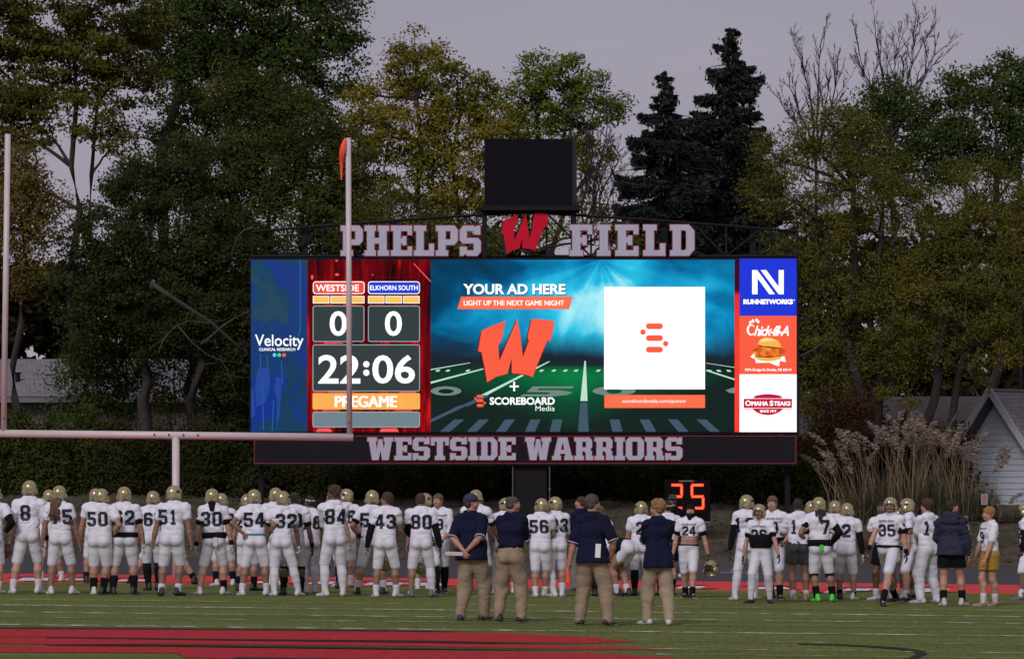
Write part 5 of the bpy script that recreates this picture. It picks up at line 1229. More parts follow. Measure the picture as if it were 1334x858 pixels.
def shoe_template():
    s = SDF()
    s.cap((0, -.055, .05), (0, .02, .05), .040, .038, .03); s.cap((0, .05, .036), (0, .165, .028), .040, .030, .03, (.95, 1, 1.15)); s.cap((0, -.03, .08), (0, -.03, .11), .040, .038, .02)
    s.cl.append((np.array([0, 0, .008]), np.array([0, 0, -1.0])))
    V, Qd = s.mesh(.010); me0 = (V, Qd, np.where(V[Qd].mean(1)[:, 2] < .026, 1, 0))
    return me0
HEAD = head_template(); HANDS = {g: hand_template(g) for g in (False, True)}; SHOE = shoe_template()

def helmet_template():
    s = SDF(); s.ball((0, -.012, .032), .127, .02, (1.06, .93, 1.0)); s.cap((-.085, .02, -.045), (.085, .02, -.045), .05, None, .05); s.cap((-.05, -.075, -.05), (.05, -.075, -.05), .05, None, .05)
    s.sub.append((np.array([0, -.004, .02]), np.array([0, .0, -.14]), .106, .098, .006, np.array([1.0, .92, 1.0])))
    s.sub.append((np.array([-.075, .145, -.035]), np.array([.075, .145, -.035]), .078, .078, .008, np.array([1, 1.0, 1.0])))
    s.sub.append((np.array([-.05, .13, -.1]), np.array([.05, .13, -.1]), .085, .085, .008, np.ones(3)))
    s.cl.append((np.array([0, 0, -.088]), np.array([0, 0.18, -1.0])))
    return s.mesh(.0095)
HELM = helmet_template()
M_GOLD = mat('gold_helmet_paint', (.43, .37, .20), .27, metal=.5, var=.06, scale=6)
M_MASK = mat('dark_navy_mask', (.014, .015, .03), .4)
M_NAVY = mat('navy_ink', (.010, .012, .034), .6)
M_BUMP = mat('pale_bumper', (.42, .36, .34), .5); M_BRED = mat('red_bumper_text', (.28, .04, .05), .5); M_HOLE = mat('helmet_vent', (.008, .008, .01), .8)
def helm_meshes():
    V, Qd = HELM; shell = mesh_np('helmet', V, Q=Qd); shell.materials.append(M_GOLD)
    bv = BVHTree.FromPolygons([tuple(v) for v in V], [tuple(map(int, q)) for q in Qd])
    mb = MB()
    def arc(z, y0, wx, fy, r=.0045):
        pts = [Vector((wx * math.sin(a), y0 + (fy - y0) * math.cos(a), z)) for a in [R(q) for q in range(-90, 91, 15)]]; mb.tube(pts, r, 6)
    arc(.000, .03, .112, .150); arc(-.050, .02, .106, .165); arc(-.092, .03, .085, .155)
    for x in (-.028, .028): mb.tube([(x, .118, .075), (x, .148, .0), (x, .162, -.05), (x, .150, -.092)], .0045, 6)
    for x in (-1, 1): mb.tube([(x * .112, .03, .0), (x * .106, .02, -.05), (x * .085, .03, -.092)], .0045, 6)
    mask = mb.mesh('facemask', True); mask.materials.append(M_MASK)
    def decal(polys, direction, lift=.0022):
        mb = MB()
        for (pts, mi) in polys:
            t3 = []
            for (a, b) in pts:
                if direction == 'back': o, d = Vector((a, -.5, b)), Vector((0, 1, 0))
                elif direction == 'left': o, d = Vector((-.5, a, b)), Vector((1, 0, 0))
                else: o, d = Vector((.5, a, b)), Vector((-1, 0, 0))
                h = bv.ray_cast(o, d)
                if h[0] is None:
                    q_ = bv.find_nearest(Vector((a, -.09, b)) if direction == 'back' else Vector((o.x * .2, a, b))); t3.append(q_[0] + q_[1] * lift)
                else: t3.append(h[0] - d * lift)
            n = len(mb.v); mb.v += t3
            for i in range(0, len(t3) - 3, 2): mb.f.append([n + i, n + i + 1, n + i + 3, n + i + 2]); mb.m.append(mi)
        return mb
    def strip(z0, z1, x0, x1, m=10): return [p for i in range(m + 1) for p in ((x0 + (x1 - x0) * i / m, z0), (x0 + (x1 - x0) * i / m, z1))]
    out = []
    def dec(name, polys, direction, lift, m):
        me = decal([(p_, 0) for p_ in polys], direction, lift).mesh(name, True); me.materials.append(m); out.append((name, me))
    dec('bumper', [strip(-.086, -.052, -.09, .09)], 'back', .006, M_BUMP); dec('bumper_label', [strip(-.080, -.062, -.05, .055)], 'back', .0085, M_BRED); dec('sticker', [strip(-.045, -.018, .015, .055, 4)], 'back', .003, M_BUMP)
    for x in (-.048, .036): dec('vent', [strip(.078, .098, x, x + .012, 2)], 'back', .003, M_HOLE)
    for side in ('left', 'right'): dec('side_logo', [[(-.05, .045), (-.05, .06), (-.01, .03), (-.02, .075), (.03, .03), (.03, .06)]], side, .003, M_HOLE)
    return shell, mask, out
HM_SHELL, HM_MASK, HM_DEC = helm_meshes()
_HC = {}
def add_helmet(parent, mtx, name='helmet'):
    o = bpy.data.objects.new(name, HM_SHELL); C.objects.link(o)
    if parent: o.parent = parent
    o.matrix_local = mtx
    for nm, me in [('facemask', HM_MASK)] + HM_DEC:
        c = bpy.data.objects.new(nm, me); C.objects.link(c); c.parent = o
    return o

# materials ------------------------------------------------------------
SKIN = [mat('skin_%s' % n, c, .5, var=.07, scale=9) for n, c in (('fair', (.46, .255, .18)), ('tan', (.34, .185, .125)), ('olive', (.25, .135, .088)), ('brown', (.13, .066, .042)), ('rosy', (.43, .215, .155)))]
M_EYE = mat('eye_white', (.55, .52, .5), .3); M_PUP = mat('dark_eye', (.02, .014, .012), .3); M_LIP = mat('lips', (.30, .105, .09), .5)
M_JER = mat('white_jersey', (.76, .755, .84), .75, var=.035, scale=7, bump=.10, bscale=150); M_PANT = mat('white_pants', (.68, .675, .75), .6, var=.05, scale=6, bump=.08, bscale=120)
M_BLKF = mat('black_fabric', (.007, .007, .009), .9, var=.2, scale=8, spec=.15); M_NAVYF = mat('navy_polo', (.009, .011, .034), .9, var=.15, scale=6, bump=.12, bscale=90, spec=.15)
M_KHAKI = mat('khaki_trousers', (.29, .215, .145), .85, var=.14, scale=5, bump=.12, bscale=60); M_KHAKI2 = mat('pale_khaki_trousers', (.38, .29, .20), .85, var=.08, scale=6, bump=.12, bscale=60)
M_GREYP = mat('grey_trousers', (.20, .18, .165), .85, var=.08, scale=6); M_JEAN = mat('blue_jeans', (.06, .095, .17), .9, var=.2, scale=8)
M_SHW = mat('white_shoe', (.58, .57, .60), .5, var=.05, scale=20); M_SOLW = mat('white_sole', (.50, .49, .48), .6); M_SHB = mat('black_shoe', (.014, .014, .016), .5); M_SOLB = mat('grey_sole', (.20, .20, .20), .6); M_SHG = mat('grey_shoe', (.12, .125, .13), .6); M_SHGR = mat('green_shoe', (.08, .62, .06), .5); M_SHTAN = mat('tan_shoe', (.30, .20, .125), .7); M_SHNAVY = mat('navy_shoe', (.02, .026, .06), .6); M_SHOR = mat('orange_shoe', (.55, .12, .04), .5)
M_SOCKW = mat('white_sock', (.60, .59, .64), .85); M_SOCKB = mat('black_sock', (.007, .007, .009), .9, spec=.15)
M_GLW = mat('pale_glove', (.50, .50, .53), .7); M_GLB = mat('black_glove', (.014, .014, .016), .6)
M_GSHORT = mat('gold_shorts', (.36, .205, .030), .6, var=.1, scale=9); M_TOWEL = mat('green_towel', (.06, .62, .05), .8); M_TOWW = mat('white_towel', (.62, .61, .64), .9); M_TRIMW = mat('pale_trim', (.45, .45, .52), .8); M_STRIPE = mat('gold_stripe', (.32, .26, .10), .7); M_PAPER = mat('white_paper', (.72, .72, .72), .7)
M_BALL = mat('brown_leather_ball', (.085, .028, .018), .5, var=.15, scale=20, bump=.3, bscale=300); M_TEAL = mat('teal_belt_towel', (.05, .22, .34), .7); M_HATG = mat('grey_felt', (.055, .05, .05), .9); M_CAMO = mat('dark_camo', (.016, .016, .018), .85, var=.5, scale=14, second=(.04, .04, .043))
HAIRC = {'brown': mat('brown_hair', (.055, .028, .015), .7, var=.35, scale=30, bump=.8, bscale=90), 'dark': mat('dark_hair', (.018, .011, .009), .6, var=.3, scale=30, bump=.8, bscale=90), 'blond': mat('blond_hair', (.30, .165, .065), .65, var=.3, scale=30, bump=.8, bscale=90), 'ginger': mat('ginger_hair', (.36, .155, .040), .65, var=.3, scale=30, bump=.8, bscale=90), 'grey': mat('grey_dark_hair', (.075, .064, .058), .7, var=.5, scale=40, bump=.8, bscale=90), 'light': mat('light_brown_hair', (.14, .075, .035), .65, var=.3, scale=30, bump=.8, bscale=90)}
def hair_mesh(style, seed):
    s = SDF(); rs = np.random.default_rng(seed)
    s.ball((0, -.022, .045), .088, .03, (1.05, .88, 1)); s.cap((-.05, -.06, -.02), (.05, -.06, -.02), .035, None, .04)
    if style in ('curly', 'mop', 'full'):
        r = .096 if style != 'full' else .090
        s.ball((0, -.022, .055), r, .03, (1.0, .9, 1))
        n = {'curly': 120, 'mop': 90, 'full': 60}[style]; R0 = {'curly': .112, 'mop': .102, 'full': .096}[style]
        for i in range(n):
            d = unit(rs.normal(0, 1, 3)); 
            if d[2] < -.35 or (d[1] > .55 and d[2] < .35): continue
            c = np.array([0, -.02, .05]) + d * R0 * np.array([.86, 1.0, .92]); s.ball(c, rs.uniform(.013, .022), .012)
    else:
        for i in range(70):
            d = unit(rs.normal(0, 1, 3))
            if d[2] < -.3 or (d[1] > .5 and d[2] < .45): continue
            c = np.array([0, -.022, .045]) + d * .090 * np.array([.9, 1.05, .95]); s.ball(c, rs.uniform(.008, .013), .01)
    s.sub.append((np.array([-.03, .115, -.005]), np.array([.03, .115, -.005]), .062, .062, .012, np.ones(3)))
    for x in (-1, 1): s.sub.append((np.array([x * .10, .01, -.02]), np.array([x * .10, .02, -.05]), .034, .034, .01, np.ones(3)))
    if style == 'bald':      # receding crown
        s.sub.append((np.array([0, .05, .15]), np.array([0, -.02, .175]), .082, .075, .012, np.ones(3)))
    V, Qd = s.mesh(.0085); return V, Qd

def ik(a, t, l1, l2, hint):
    a, t, hint = np.array(a, float), np.array(t, float), np.array(hint, float)
    d = t - a; L = np.linalg.norm(d); 
    if L > .998 * (l1 + l2): s = L / (.998 * (l1 + l2)); l1 *= s; l2 *= s
    u = d / L; x = (l1 * l1 - l2 * l2 + L * L) / (2 * L); y = math.sqrt(max(0, l1 * l1 - x * x))
    hn = hint - u * (hint @ u); hn /= np.linalg.norm(hn) + 1e-9
    return a + u * x + hn * y, t
def frame(z, xh):
    z = unit(np.array(z, float)); x = np.array(xh, float); x = unit(x - z * (x @ z)); y = np.cross(z, x); return np.stack([x, y, z], 1)
ARM = {  # wrist target and elbow hint for the right side, in body heights
 'down': ((.172, .015, .475), (.5, -1, 0)), 'hip': ((.118, .035, .568), (.75, -.8, 0)), 'hipb': ((.10, -.075, .585), (1, -.5, 0)), 'fold': ((-.055, .135, .685), (.75, .05, -1)), 'behind': ((.015, -.115, .552), (1, -.35, 0)),
 'face': ((.045, .15, .855), (.6, .3, -1)), 'front': ((.055, .145, .545), (1, -.4, -.3)), 'fwd': ((.155, .125, .50), (.4, -1, 0)), 'back': ((.165, -.095, .495), (.4, -1, 0)), 'pocket': ((.135, .035, .515), (.8, -.8, 0)), 'out': ((.225, .04, .49), (.5, -1, 0)), 'chest': ((.02, .14, .72), (.8, .1, -1)), 'mask': ((.07, .125, .80), (.8, .2, -1))}
PEOPLE = []
def person(label, feet, top, face=0, head=0, tilt=0, num=None, fnum=None, w=1.0, skin=0, arms=('down', 'down'), helmet=True, hair=None, hairc='brown', out='player', socks=('w', 'w'), sock_h=(.10, .10), shoes='white', gloves=(None, None), sleeves=(None, None), belt=None, lean=0, sway=0, knees=None, hat=None, extra=(), seed=None, group='football players in white jerseys', dy=None, tone=1.0):
    """feet: two image points (left one first); top: image row of the top of the head or helmet; face: 0 = back to us, 180 = facing us"""
    rs = np.random.default_rng(len(PEOPLE) + 11)
    g1, g2 = gpt(*feet[0]), gpt(*feet[1]); mid = (g1 + g2) / 2
    th = R(face); RZ = Matrix.Rotation(th, 3, 'Z'); RI = RZ.transposed()
    ht = at(CX, top, mid.y).z - (EYE + (mid - Vector((0, 0, 0))).z * 0) + EYE - mid.z
    ht = at((feet[0][0] + feet[1][0]) / 2, top, mid.y).z - mid.z
    if lean: ht = lean[1]
    h = ht - (.045 if helmet else (.03 if hair in ('curly', 'mop') else .012) + (.02 if hat else 0))
    if not lean:
        head = head + float(rs.normal(0, 9)); sway = sway + float(rs.normal(0, .016)); roll = R(float(rs.normal(0, 1.8))); twist = R(float(rs.normal(0, 6)))
    else: roll = twist = 0.0
    lf = [np.array(RI @ (g - mid)) for g in (g1, g2)]
    lf.sort(key=lambda p: p[0])
    lf = [np.array([p[0], p[1], .045 * h]) for p in lf]
    H = h
    def U(x, y, z): return np.array([x * H, y * H, z * H])
    # --- trunk frame
    la = R(lean[0]) if lean else R(1.5)
    pel = U(sway, 0, .525)
    if lean: pel = U(sway, -.075, .465)
    def Tq(x, y, z):
        d = U(x, y, z) - U(0, 0, .525); c, s_ = math.cos(la), math.sin(la)
        tw = twist * min(1, max(0, (z - .52) / .25)); d = np.array([d[0] * math.cos(tw) - d[1] * math.sin(tw), d[0] * math.sin(tw) + d[1] * math.cos(tw), d[2]])
        rl = roll * min(1, max(0, (z - .52) / .1)); d = np.array([d[0] + d[2] * math.sin(rl), d[1], d[2] - .0 * rl])
        return pel + np.array([d[0], d[1] * c + d[2] * s_, -d[1] * s_ + d[2] * c])
    pads = out == 'player'
    sw = (.101 if pads else .098) * (.55 + .45 * w)
    # --- legs
    hips = [pel + U(-.048 * (.6 + .4 * w), 0, -.012), pel + U(.048 * (.6 + .4 * w), 0, -.012)]
    kn = []
    for i in range(2):
        toe_dir = np.array([0, 1, 0.]) + np.array([(-.25, .25)[i], 0, 0])
        k_, _ = ik(hips[i], lf[i], .243 * H, .236 * H, toe_dir if knees is None else knees[i]); kn.append(k_)
    # --- arms
    sh = [Tq(-sw, -.003, .800), Tq(sw, -.003, .800)]; el, wr, hd = [], [], []
    for i in range(2):
        a = arms[i]; sg = -1 if i == 0 else 1
        if isinstance(a, str):
            (tx, ty, tz), (hx_, hy_, hz_) = ARM[a]
            wfac = (.55 + .45 * w) if abs(tx) > .1 else 1
            t = Tq(sg * tx * wfac, ty + (.03 * (w - 1) if ty > .05 else 0), tz) if a not in ('fwdw',) else None
        else: (tx, ty, tz), (hx_, hy_, hz_) = a; t = Tq(tx * sg, ty, tz)
        if isinstance(a, str) and a == 'down': t = t + rs.normal(0, 1, 3) * np.array([.012, .025, .012])
        e, t2 = ik(sh[i], t, .172 * H, .150 * H, (sg * hx_, hy_, hz_)); el.append(e); wr.append(t2); hd.append(unit(t2 - e))
    ww = (.5 + .5 * w) * .95
    sk = SKIN[skin]
    # --- the body itself: one surface
    b = SDF()
    b.cap(Tq(-.036 * w, -.005, .54), Tq(.036 * w, -.005, .54), .063 * H * ww, None, .05); b.cap(Tq(-.028 * w, .0, .63), Tq(.028 * w, .0, .63), .060 * H * ww, None, .06)
    b.cap(Tq(-.040 * ww, .0, .735), Tq(.040 * ww, .0, .735), .062 * H * ww, None, .06); b.cap(Tq(-sw * .85, -.002, .797), Tq(sw * .85, -.002, .797), .033 * H, None, .03)
    nk = Tq(0, .008, .885); b.cap(Tq(0, -.002, .825), nk, .036 * H * ww, .035 * H, .02)
    for i in range(2):
        sg = (-1, 1)[i]
        b.ball(hips[i] + U(sg * -.004, -.026 if not lean else -.02, -.004), .053 * H * ww, .03)
        fm = hips[i] * .55 + kn[i] * .45
        b.cap(hips[i], fm, .056 * H * ww, .050 * H * ww, .025); b.cap(fm, kn[i], .050 * H * ww, .036 * H * (.7 + .3 * w), .02)
        sd_ = unit(lf[i] - kn[i]); bk = np.array([0, -1, 0.]); bk = unit(bk - sd_ * (bk @ sd_))
        lz = out in ('coach', 'staff', 'hatman') or 'sweat' in extra; cf = kn[i] + (lf[i] - kn[i]) * .3 + bk * (.002 if lz else .014) * H
        cr_ = .028 if lz else .038; b.cap(kn[i], cf, (.028 if lz else .035) * H * (.7 + .3 * w), cr_ * H * (.75 + .25 * w), .02); b.cap(cf, lf[i] + np.array([0, 0, .01]), (cr_ - .001) * H * (.75 + .25 * w), .0215 * H, .02)
        b.cap(lf[i], lf[i] + U((-.012, .012)[i], .030, -.016), .021 * H, .014 * H, .02)
        b.cap(sh[i], sh[i] * .5 + el[i] * .5, .034 * H * (.6 + .4 * w), .029 * H * (.6 + .4 * w), .02); b.cap(sh[i] * .5 + el[i] * .5, el[i], .029 * H * (.6 + .4 * w), .0235 * H * (.7 + .3 * w), .02)
        fq = el[i] * .68 + wr[i] * .32
        b.cap(el[i], fq, .0235 * H, .0250 * H * (.7 + .3 * w), .015); b.cap(fq, wr[i], .0250 * H * (.7 + .3 * w), .0160 * H, .015)
    V, Qd = b.mesh(.0150); parts = [(V, Qd, np.zeros(len(Qd), int))]
    # head
    hs = H * .128 / .235
    hz = Matrix.Rotation(R(head), 3, 'Z') @ Matrix.Rotation(R(tilt), 3, 'X')
    hc = Tq(0, .012, .925)
    if lean: hz = Matrix.Rotation(R(head), 3, 'Z') @ Matrix.Rotation(-la * .6, 3, 'X')
    HMx = np.array(hz)
    v, q, m = HEAD; parts.append(((v * hs) @ HMx.T + hc, q, m))
    hmats = []
    for i in range(2):
        sg = (-1, 1)[i]; grip = (arms[i] in ('hip', 'hipb', 'fold', 'behind', 'front', 'chest')) or ('grip%d' % i) in extra
        inward = np.array([sg * 1.0, 0, 0]) if arms[i] not in ('behind', 'hipb') else np.array([0, -1., 0])
        if arms[i] in ('fold', 'front', 'chest', 'face', 'mask'): inward = np.array([0, 1., 0.3])
        Fm = frame(hd[i] + np.array([0, 0, -.25]), inward)     # x away from the palm
        v, q = HANDS[grip]; v = v.copy(); q = q.copy()
        y_ = np.array([0, 1, 0.])
        if (Fm[:, 1] @ (y_ if arms[i] not in ('fold', 'front') else np.array([0, 0, 1.]))) < 0: v[:, 1] *= -1; q = q[:, ::-1]
        hmats.append((Fm, wr[i], v, q)); s_ = H / 1.82
        if gloves[i] is None: parts.append(((v * s_) @ Fm.T + wr[i], q, np.zeros(len(q), int)))
        else: parts.append(((v * s_ * .92) @ Fm.T + wr[i], q, np.zeros(len(q), int)))
    V, Qd, mi = join(parts)
    root = link('person', mesh_np('person', V, Q=Qd, mi=mi), [sk, M_EYE, M_PUP, M_LIP])
    root.location = mid; root.rotation_euler = (0, 0, th)
    tag(root, label, 'person', group); PEOPLE.append(root)
    def part(name, s, m, hh=.0145):
        v, q = s.mesh(hh); return link(name, mesh_np(name, v, Q=q), m, root)
    # --- clothes
    jm, pm = M_JER, M_PANT
    if out in ('coach', 'staff'): jm = M_NAVYF
    if out == 'hatman': jm = M_BLKF
    if out == 'hoodie': jm = mat('navy_hoodie', (.014, .016, .046), .85, var=.15, scale=5, bump=.3, bscale=60)
    j = SDF(); hem = .555 if out in ('player', 'tee') else (.455 if 'paleK' in extra else .478)
    if 'tuck' in extra: hem = .598
    if 'crop' in extra: hem = .655
    if 'midhem' in extra: hem = .69
    jr = .009
    loosej = 0 if pads else .006
    j.cap(Tq(-.033 * w, 0, .55), Tq(.033 * w, 0, .55), (.070 + loosej) * H * ww, None, .05); j.cap(Tq(-.030 * w, .003, .63), Tq(.030 * w, .003, .63), (.069 + loosej) * H * ww, None, .06)
    j.cap(Tq(-.042 * ww, .002, .735), Tq(.042 * ww, .002, .735), (.070 + loosej * .7) * H * ww, None, .06)
    if hem < .53:
        for i in range(2): j.ball(hips[i] + U(0, -.030, .0), .074 * H * ww, .04)
    if hem < .53: j.cap(Tq(-.042 * w, -.010, .455), Tq(.042 * w, -.010, .455), .094 * H * ww, None, .05); j.cap(Tq(-.036 * w, -.002, .56), Tq(.036 * w, -.002, .56), .082 * H * ww, None, .05)
    if 'belly' in extra: j.ball(Tq(0, .060, .605), .092 * H * ww, .06)
    sl_t = {'coach': .80, 'staff': .8, 'hatman': .6, 'hoodie': 1.0, 'tee': .72}.get(out, .44)
    if pads:
        for sg in (-1, 1):
            j.cap(Tq(sg * .035, -.004, .822), Tq(sg * sw * 1.04, -.004, .802), .036 * H, .040 * H, .03); j.cap(Tq(sg * .045, -.040, .785), Tq(sg * .075, -.03, .775), .040 * H, .036 * H, .04); j.cap(Tq(sg * .045, .040, .785), Tq(sg * .07, .03, .775), .038 * H, .034 * H, .04)
    else: j.cap(Tq(-sw * .9, -.004, .806), Tq(sw * .9, -.004, .806), .040 * H, None, .04)
    j.cap(Tq(-.020, -.010, .836), Tq(.020, -.010, .836), .047 * H * ww, None, .04)
    if out == 'hoodie':
        j.cap(Tq(-.05, -.045, .85), Tq(.05, -.045, .85), .035 * H, None, .03); j.cap(Tq(-.045, -.06, .80), Tq(.045, -.06, .80), .03 * H, None, .03)
    for i in range(2):
        if out == 'hoodie':
            j.cap(sh[i], el[i], .050 * H, .043 * H, .02); j.cap(el[i], wr[i], .043 * H, .030 * H, .02)
        else:
            e2 = sh[i] + (el[i] - sh[i]) * sl_t
            j.cap(sh[i], e2, (.046 if pads else .042) * H * ww, (.041 if pads else .042) * H * (.7 + .3 * w), .022)
    up = unit(Tq(0, 0, 1) - Tq(0, 0, 0)); fw_ = unit(Tq(0, 1, .6) - Tq(0, 0, .6)); j.cl.append((Tq(0, 0, hem), -up)); j.cl.append((Tq(0, 0, .868 if out != 'hoodie' else .90), unit(up + .22 * fw_))); j.wr = -((.0100 if pads else .0085) if out != 'hoodie' else .012) * H
    jer = part('jersey' if pads or out == 'tee' else ('hooded_jacket' if out == 'hoodie' else 'polo_shirt'), j, jm, .0135)
    # trousers
    ps = SDF(); pj = .006
    if out in ('coach', 'staff', 'hatman'): pm = {'coach': M_KHAKI, 'staff': M_GREYP, 'hatman': M_JEAN}[out]
    if 'paleK' in extra: pm = M_KHAKI2
    if 'gold' in extra: pm = M_GSHORT
    if 'camo' in extra: pm = M_CAMO
    if out == 'hoodie' or 'blackshorts' in extra: pm = M_BLKF
    ps.cap(Tq(-.037 * w, -.005, .54), Tq(.037 * w, -.005, .54), (.063 + pj) * H * ww, None, .05); ps.cap(Tq(-.032 * w, 0, .585), Tq(.032 * w, 0, .585), (.060 + pj) * H * ww, None, .05)
    loose = out in ('coach', 'staff', 'hatman') or 'sweat' in extra; shorts = 'gold' in extra or 'camo' in extra or 'blackshorts' in extra or out == 'hoodie'
    for i in range(2):
        sg = (-1, 1)[i]
        ps.ball(hips[i] + U(sg * -.004, -.027 if not lean else -.02, -.004), (.053 + pj) * H * ww, .025)
        fm = hips[i] * .55 + kn[i] * .45; shn = unit(lf[i] - kn[i])
        if loose:
            kq = kn[i] + np.array([0, .006, 0]); ps.cap(hips[i], kq, .068 * H * ww, .057 * H * (.6 + .4 * w), .02); ps.cap(kq, lf[i] + np.array([0, -.005, .015]) * 1, .057 * H * (.6 + .4 * w), (.038 if 'sweat' not in extra else .034) * H, .02)
            ps.cap(lf[i] + np.array([0, .0, .0]), lf[i] + np.array([0, .012, -.045 * H + .075]), .038 * H if 'sweat' not in extra else .03 * H, .040 * H if 'sweat' not in extra else .03 * H, .02)
            if i == 0: ps.cl.append((np.array([0, 0, .036]), np.array([0, 0, -1.])))
        elif shorts:
            e_ = hips[i] + (kn[i] - hips[i]) * .62; ps.cap(hips[i], e_, .078 * H * ww, .072 * H * ww, .015)
            ps.cl.append((e_ * 1.0, np.array([0, 0, -1.0]))) if i == 0 else None
        else:
            ps.cap(hips[i], fm, (.056 + pj) * H * ww, (.050 + pj) * H * ww, .02); e_ = kn[i] + (np.array([0, 0, 1.]) * (-.02 if 'sock%d' % i in extra else .022) * H); ps.cap(fm, e_, (.050 + pj) * H * ww, (.0415 + pj) * H * (.7 + .3 * w), .02)
    top_z = .592 if out in ('player', 'tee') and 'crop' not in extra else (.596 if 'tuck' in extra else .575)
    ps.cl.append((Tq(0, 0, top_z), up)); ps.wr = -(.0085 if loose else .0032) * H; ps.fold = (16, (14, 44)) if loose else (24, (24, 60))
    part('shorts' if shorts else ('trousers' if loose else 'pants'), ps, pm, .0135)
    # belts, undershirt band, crop black
    if belt:
        bm = {'b': M_BLKF, 't': M_TEAL}[belt[0]]; z0, z1 = belt[1], belt[2]; bs = SDF(); zz = (z0 + z1) / 2
        
        zz = z0
        while zz <= z1 + .001: fq_ = np.clip((zz - .60) / .1, 0, 1); bs.cap(Tq(-.036 * w, .002 * fq_, zz), Tq(.036 * w, .002 * fq_, zz), (.0755 + .002 * fq_) * H * ww, None, .05); zz += .02
        bs.cl += [(Tq(0, 0, z0), -up), (Tq(0, 0, z1), up)]; part('undershirt' if z1 - z0 > .03 else 'belt', bs, bm, .0125)
    # sleeves on the arms
    for i in range(2):
        s_ = sleeves[i]
        if not s_: continue
        m = {'b': M_BLKF, 'w': M_SOCKW}[s_[0]]; a0, a1 = s_[1], s_[2]; ss = SDF()
        def pt(t): return sh[i] + (el[i] - sh[i]) * min(1, t) if t <= 1 else el[i] + (wr[i] - el[i]) * (t - 1)
        def rad(t): return (.040 if t < .6 else .0345 if t < 1 else .0335 if t < 1.4 else .024) * H * (.7 + .3 * w)
        ts = [a0] + [x for x in (.6, 1.0, 1.35) if a0 < x < a1] + [a1]
        for x0, x1 in zip(ts, ts[1:]): ss.cap(pt(x0), pt(x1), rad(x0), rad(x1 - 1e-6), .012)
        part('arm_sleeve', ss, m, .012)
    # gloves, socks, shoes
    for i in range(2):
        if gloves[i]:
            Fm, wp, v, q = hmats[i]; gm = M_GLB if gloves[i] == 'b' else M_GLW
            link('glove', mesh_np('glove', (v * (H / 1.82) * 1.10) @ Fm.T + wp, Q=q), gm, root)
        if out in ('coach', 'staff', 'hatman') or 'sweat' in extra: pass
        elif socks[i]:
            ss = SDF(); shn = lf[i] - kn[i]; L = np.linalg.norm(shn); f0 = max(.02, 1 - ((sock_h[i] - .040) if sock_h[i] < .2 else sock_h[i] + .0) * H / L); bk = np.array([0, -1, 0.])
            def rr_(f): return np.interp(f, [0, .3, .55, .8, 1], [.0425, .0435, .039, .031, .0275]) * H * (.75 + .25 * w)
            def cc_(f): return kn[i] + shn * f + bk * np.interp(f, [0, .3, 1], [0, .014, 0]) * H
            fs = [f0] + [x for x in (.3, .55, .8) if x > f0] + [1.0]
            for x0, x1 in zip(fs, fs[1:]): ss.cap(cc_(x0), cc_(x1), rr_(x0), rr_(x1), .012)
            part('sock', ss, M_SOCKW if socks[i] == 'w' else M_SOCKB, .0125)
        sh_m = {'white': (M_SHW, M_SOLW), 'black': (M_SHB, M_SOLW), 'blackb': (M_SHB, M_SHB), 'grey': (M_SHG, M_SOLB), 'green': (M_SHGR, M_SHGR), 'tan': (M_SHTAN, M_SOLW), 'navy': (M_SHNAVY, M_SOLW), 'orange': (M_SHOR, M_SHB), 'slide': (M_SOLW, M_SOLW)}[shoes if isinstance(shoes, str) else shoes[i]]
        v, q, m = SHOE; sc = H / 1.82 * 1.12; ang = R((24, -24)[i]) + (0 if not ('ft%d' % i) in extra else R(90 if i == 0 else -90)); ca, sa = math.cos(ang), math.sin(ang); RM = np.array([[ca, -sa, 0], [sa, ca, 0], [0, 0, 1]])
        o = link('shoe', mesh_np('shoe', (v * sc) @ RM.T + np.array([lf[i][0], lf[i][1], -.011]), Q=q, mi=m), list(sh_m), root)
    HM = Matrix.Translation(Vector(hc)) @ hz.to_4x4() @ Matrix.Scale(hs, 4)
    if helmet: add_helmet(root, HM)
    if hair:
        v, q = hair_mesh(hair, len(PEOPLE)); o = link('hair', mesh_np('hair', v, Q=q), HAIRC[hairc], root); o.matrix_local = HM
    def hsd(name, s, m, hh=.009):
        v, q = s.mesh(hh); o = link(name, mesh_np(name, v, Q=q), m, root); o.matrix_local = HM; return o
    if 'headband' in extra or 'whiteband' in extra:
        s = SDF(); s.cap((0, -.018, .040), (0, -.018, .056), .098, .096, .01, (1.06, .90, 1)); s.cl += [(np.array([0, 0, .034]), np.array([0, .1, -1.])), (np.array([0, 0, .062]), np.array([0, -.1, 1.]))]
        hsd('headband', s, M_NAVY if 'headband' in extra else M_SOCKW)
    if 'gaiter' in extra:
        s = SDF(); s.cap((0, -.02, -.05), (0, -.03, -.14), .078, .10, .02); s.cap((0, -.09, -.11), (0, -.165, -.20), .075, .04, .03); hsd('neck_gaiter', s, M_BLKF)
    if 'balaclava' in extra:
        s = SDF(); s.ball((0, -.012, .035), .093, .02, (1.04, .90, 1)); s.cap((0, .01, -.05), (0, -.015, -.14), .084, .080, .03); s.sub.append((np.array([-.03, .118, .008]), np.array([.03, .118, .008]), .036, .036, .006, np.ones(3))); hsd('balaclava', s, M_BLKF)
    if 'dreads' in extra:
        s = SDF(); rr2 = np.random.default_rng(4)
        for q in range(26):
            a = rr2.uniform(-1, 1); x = a * .085; y = -.075 + .03 * abs(a); s.cap((x, y, -.05), (x * 1.1 + rr2.normal(0, .01), y - .08, -.13), .015, .013, .008); s.cap((x * 1.1, y - .08, -.13), (x * .9 + rr2.normal(0, .014), y - .10, -.20 - .09 * rr2.random()), .013, .008, .006)
        hsd('hair', s, HAIRC['dark'])
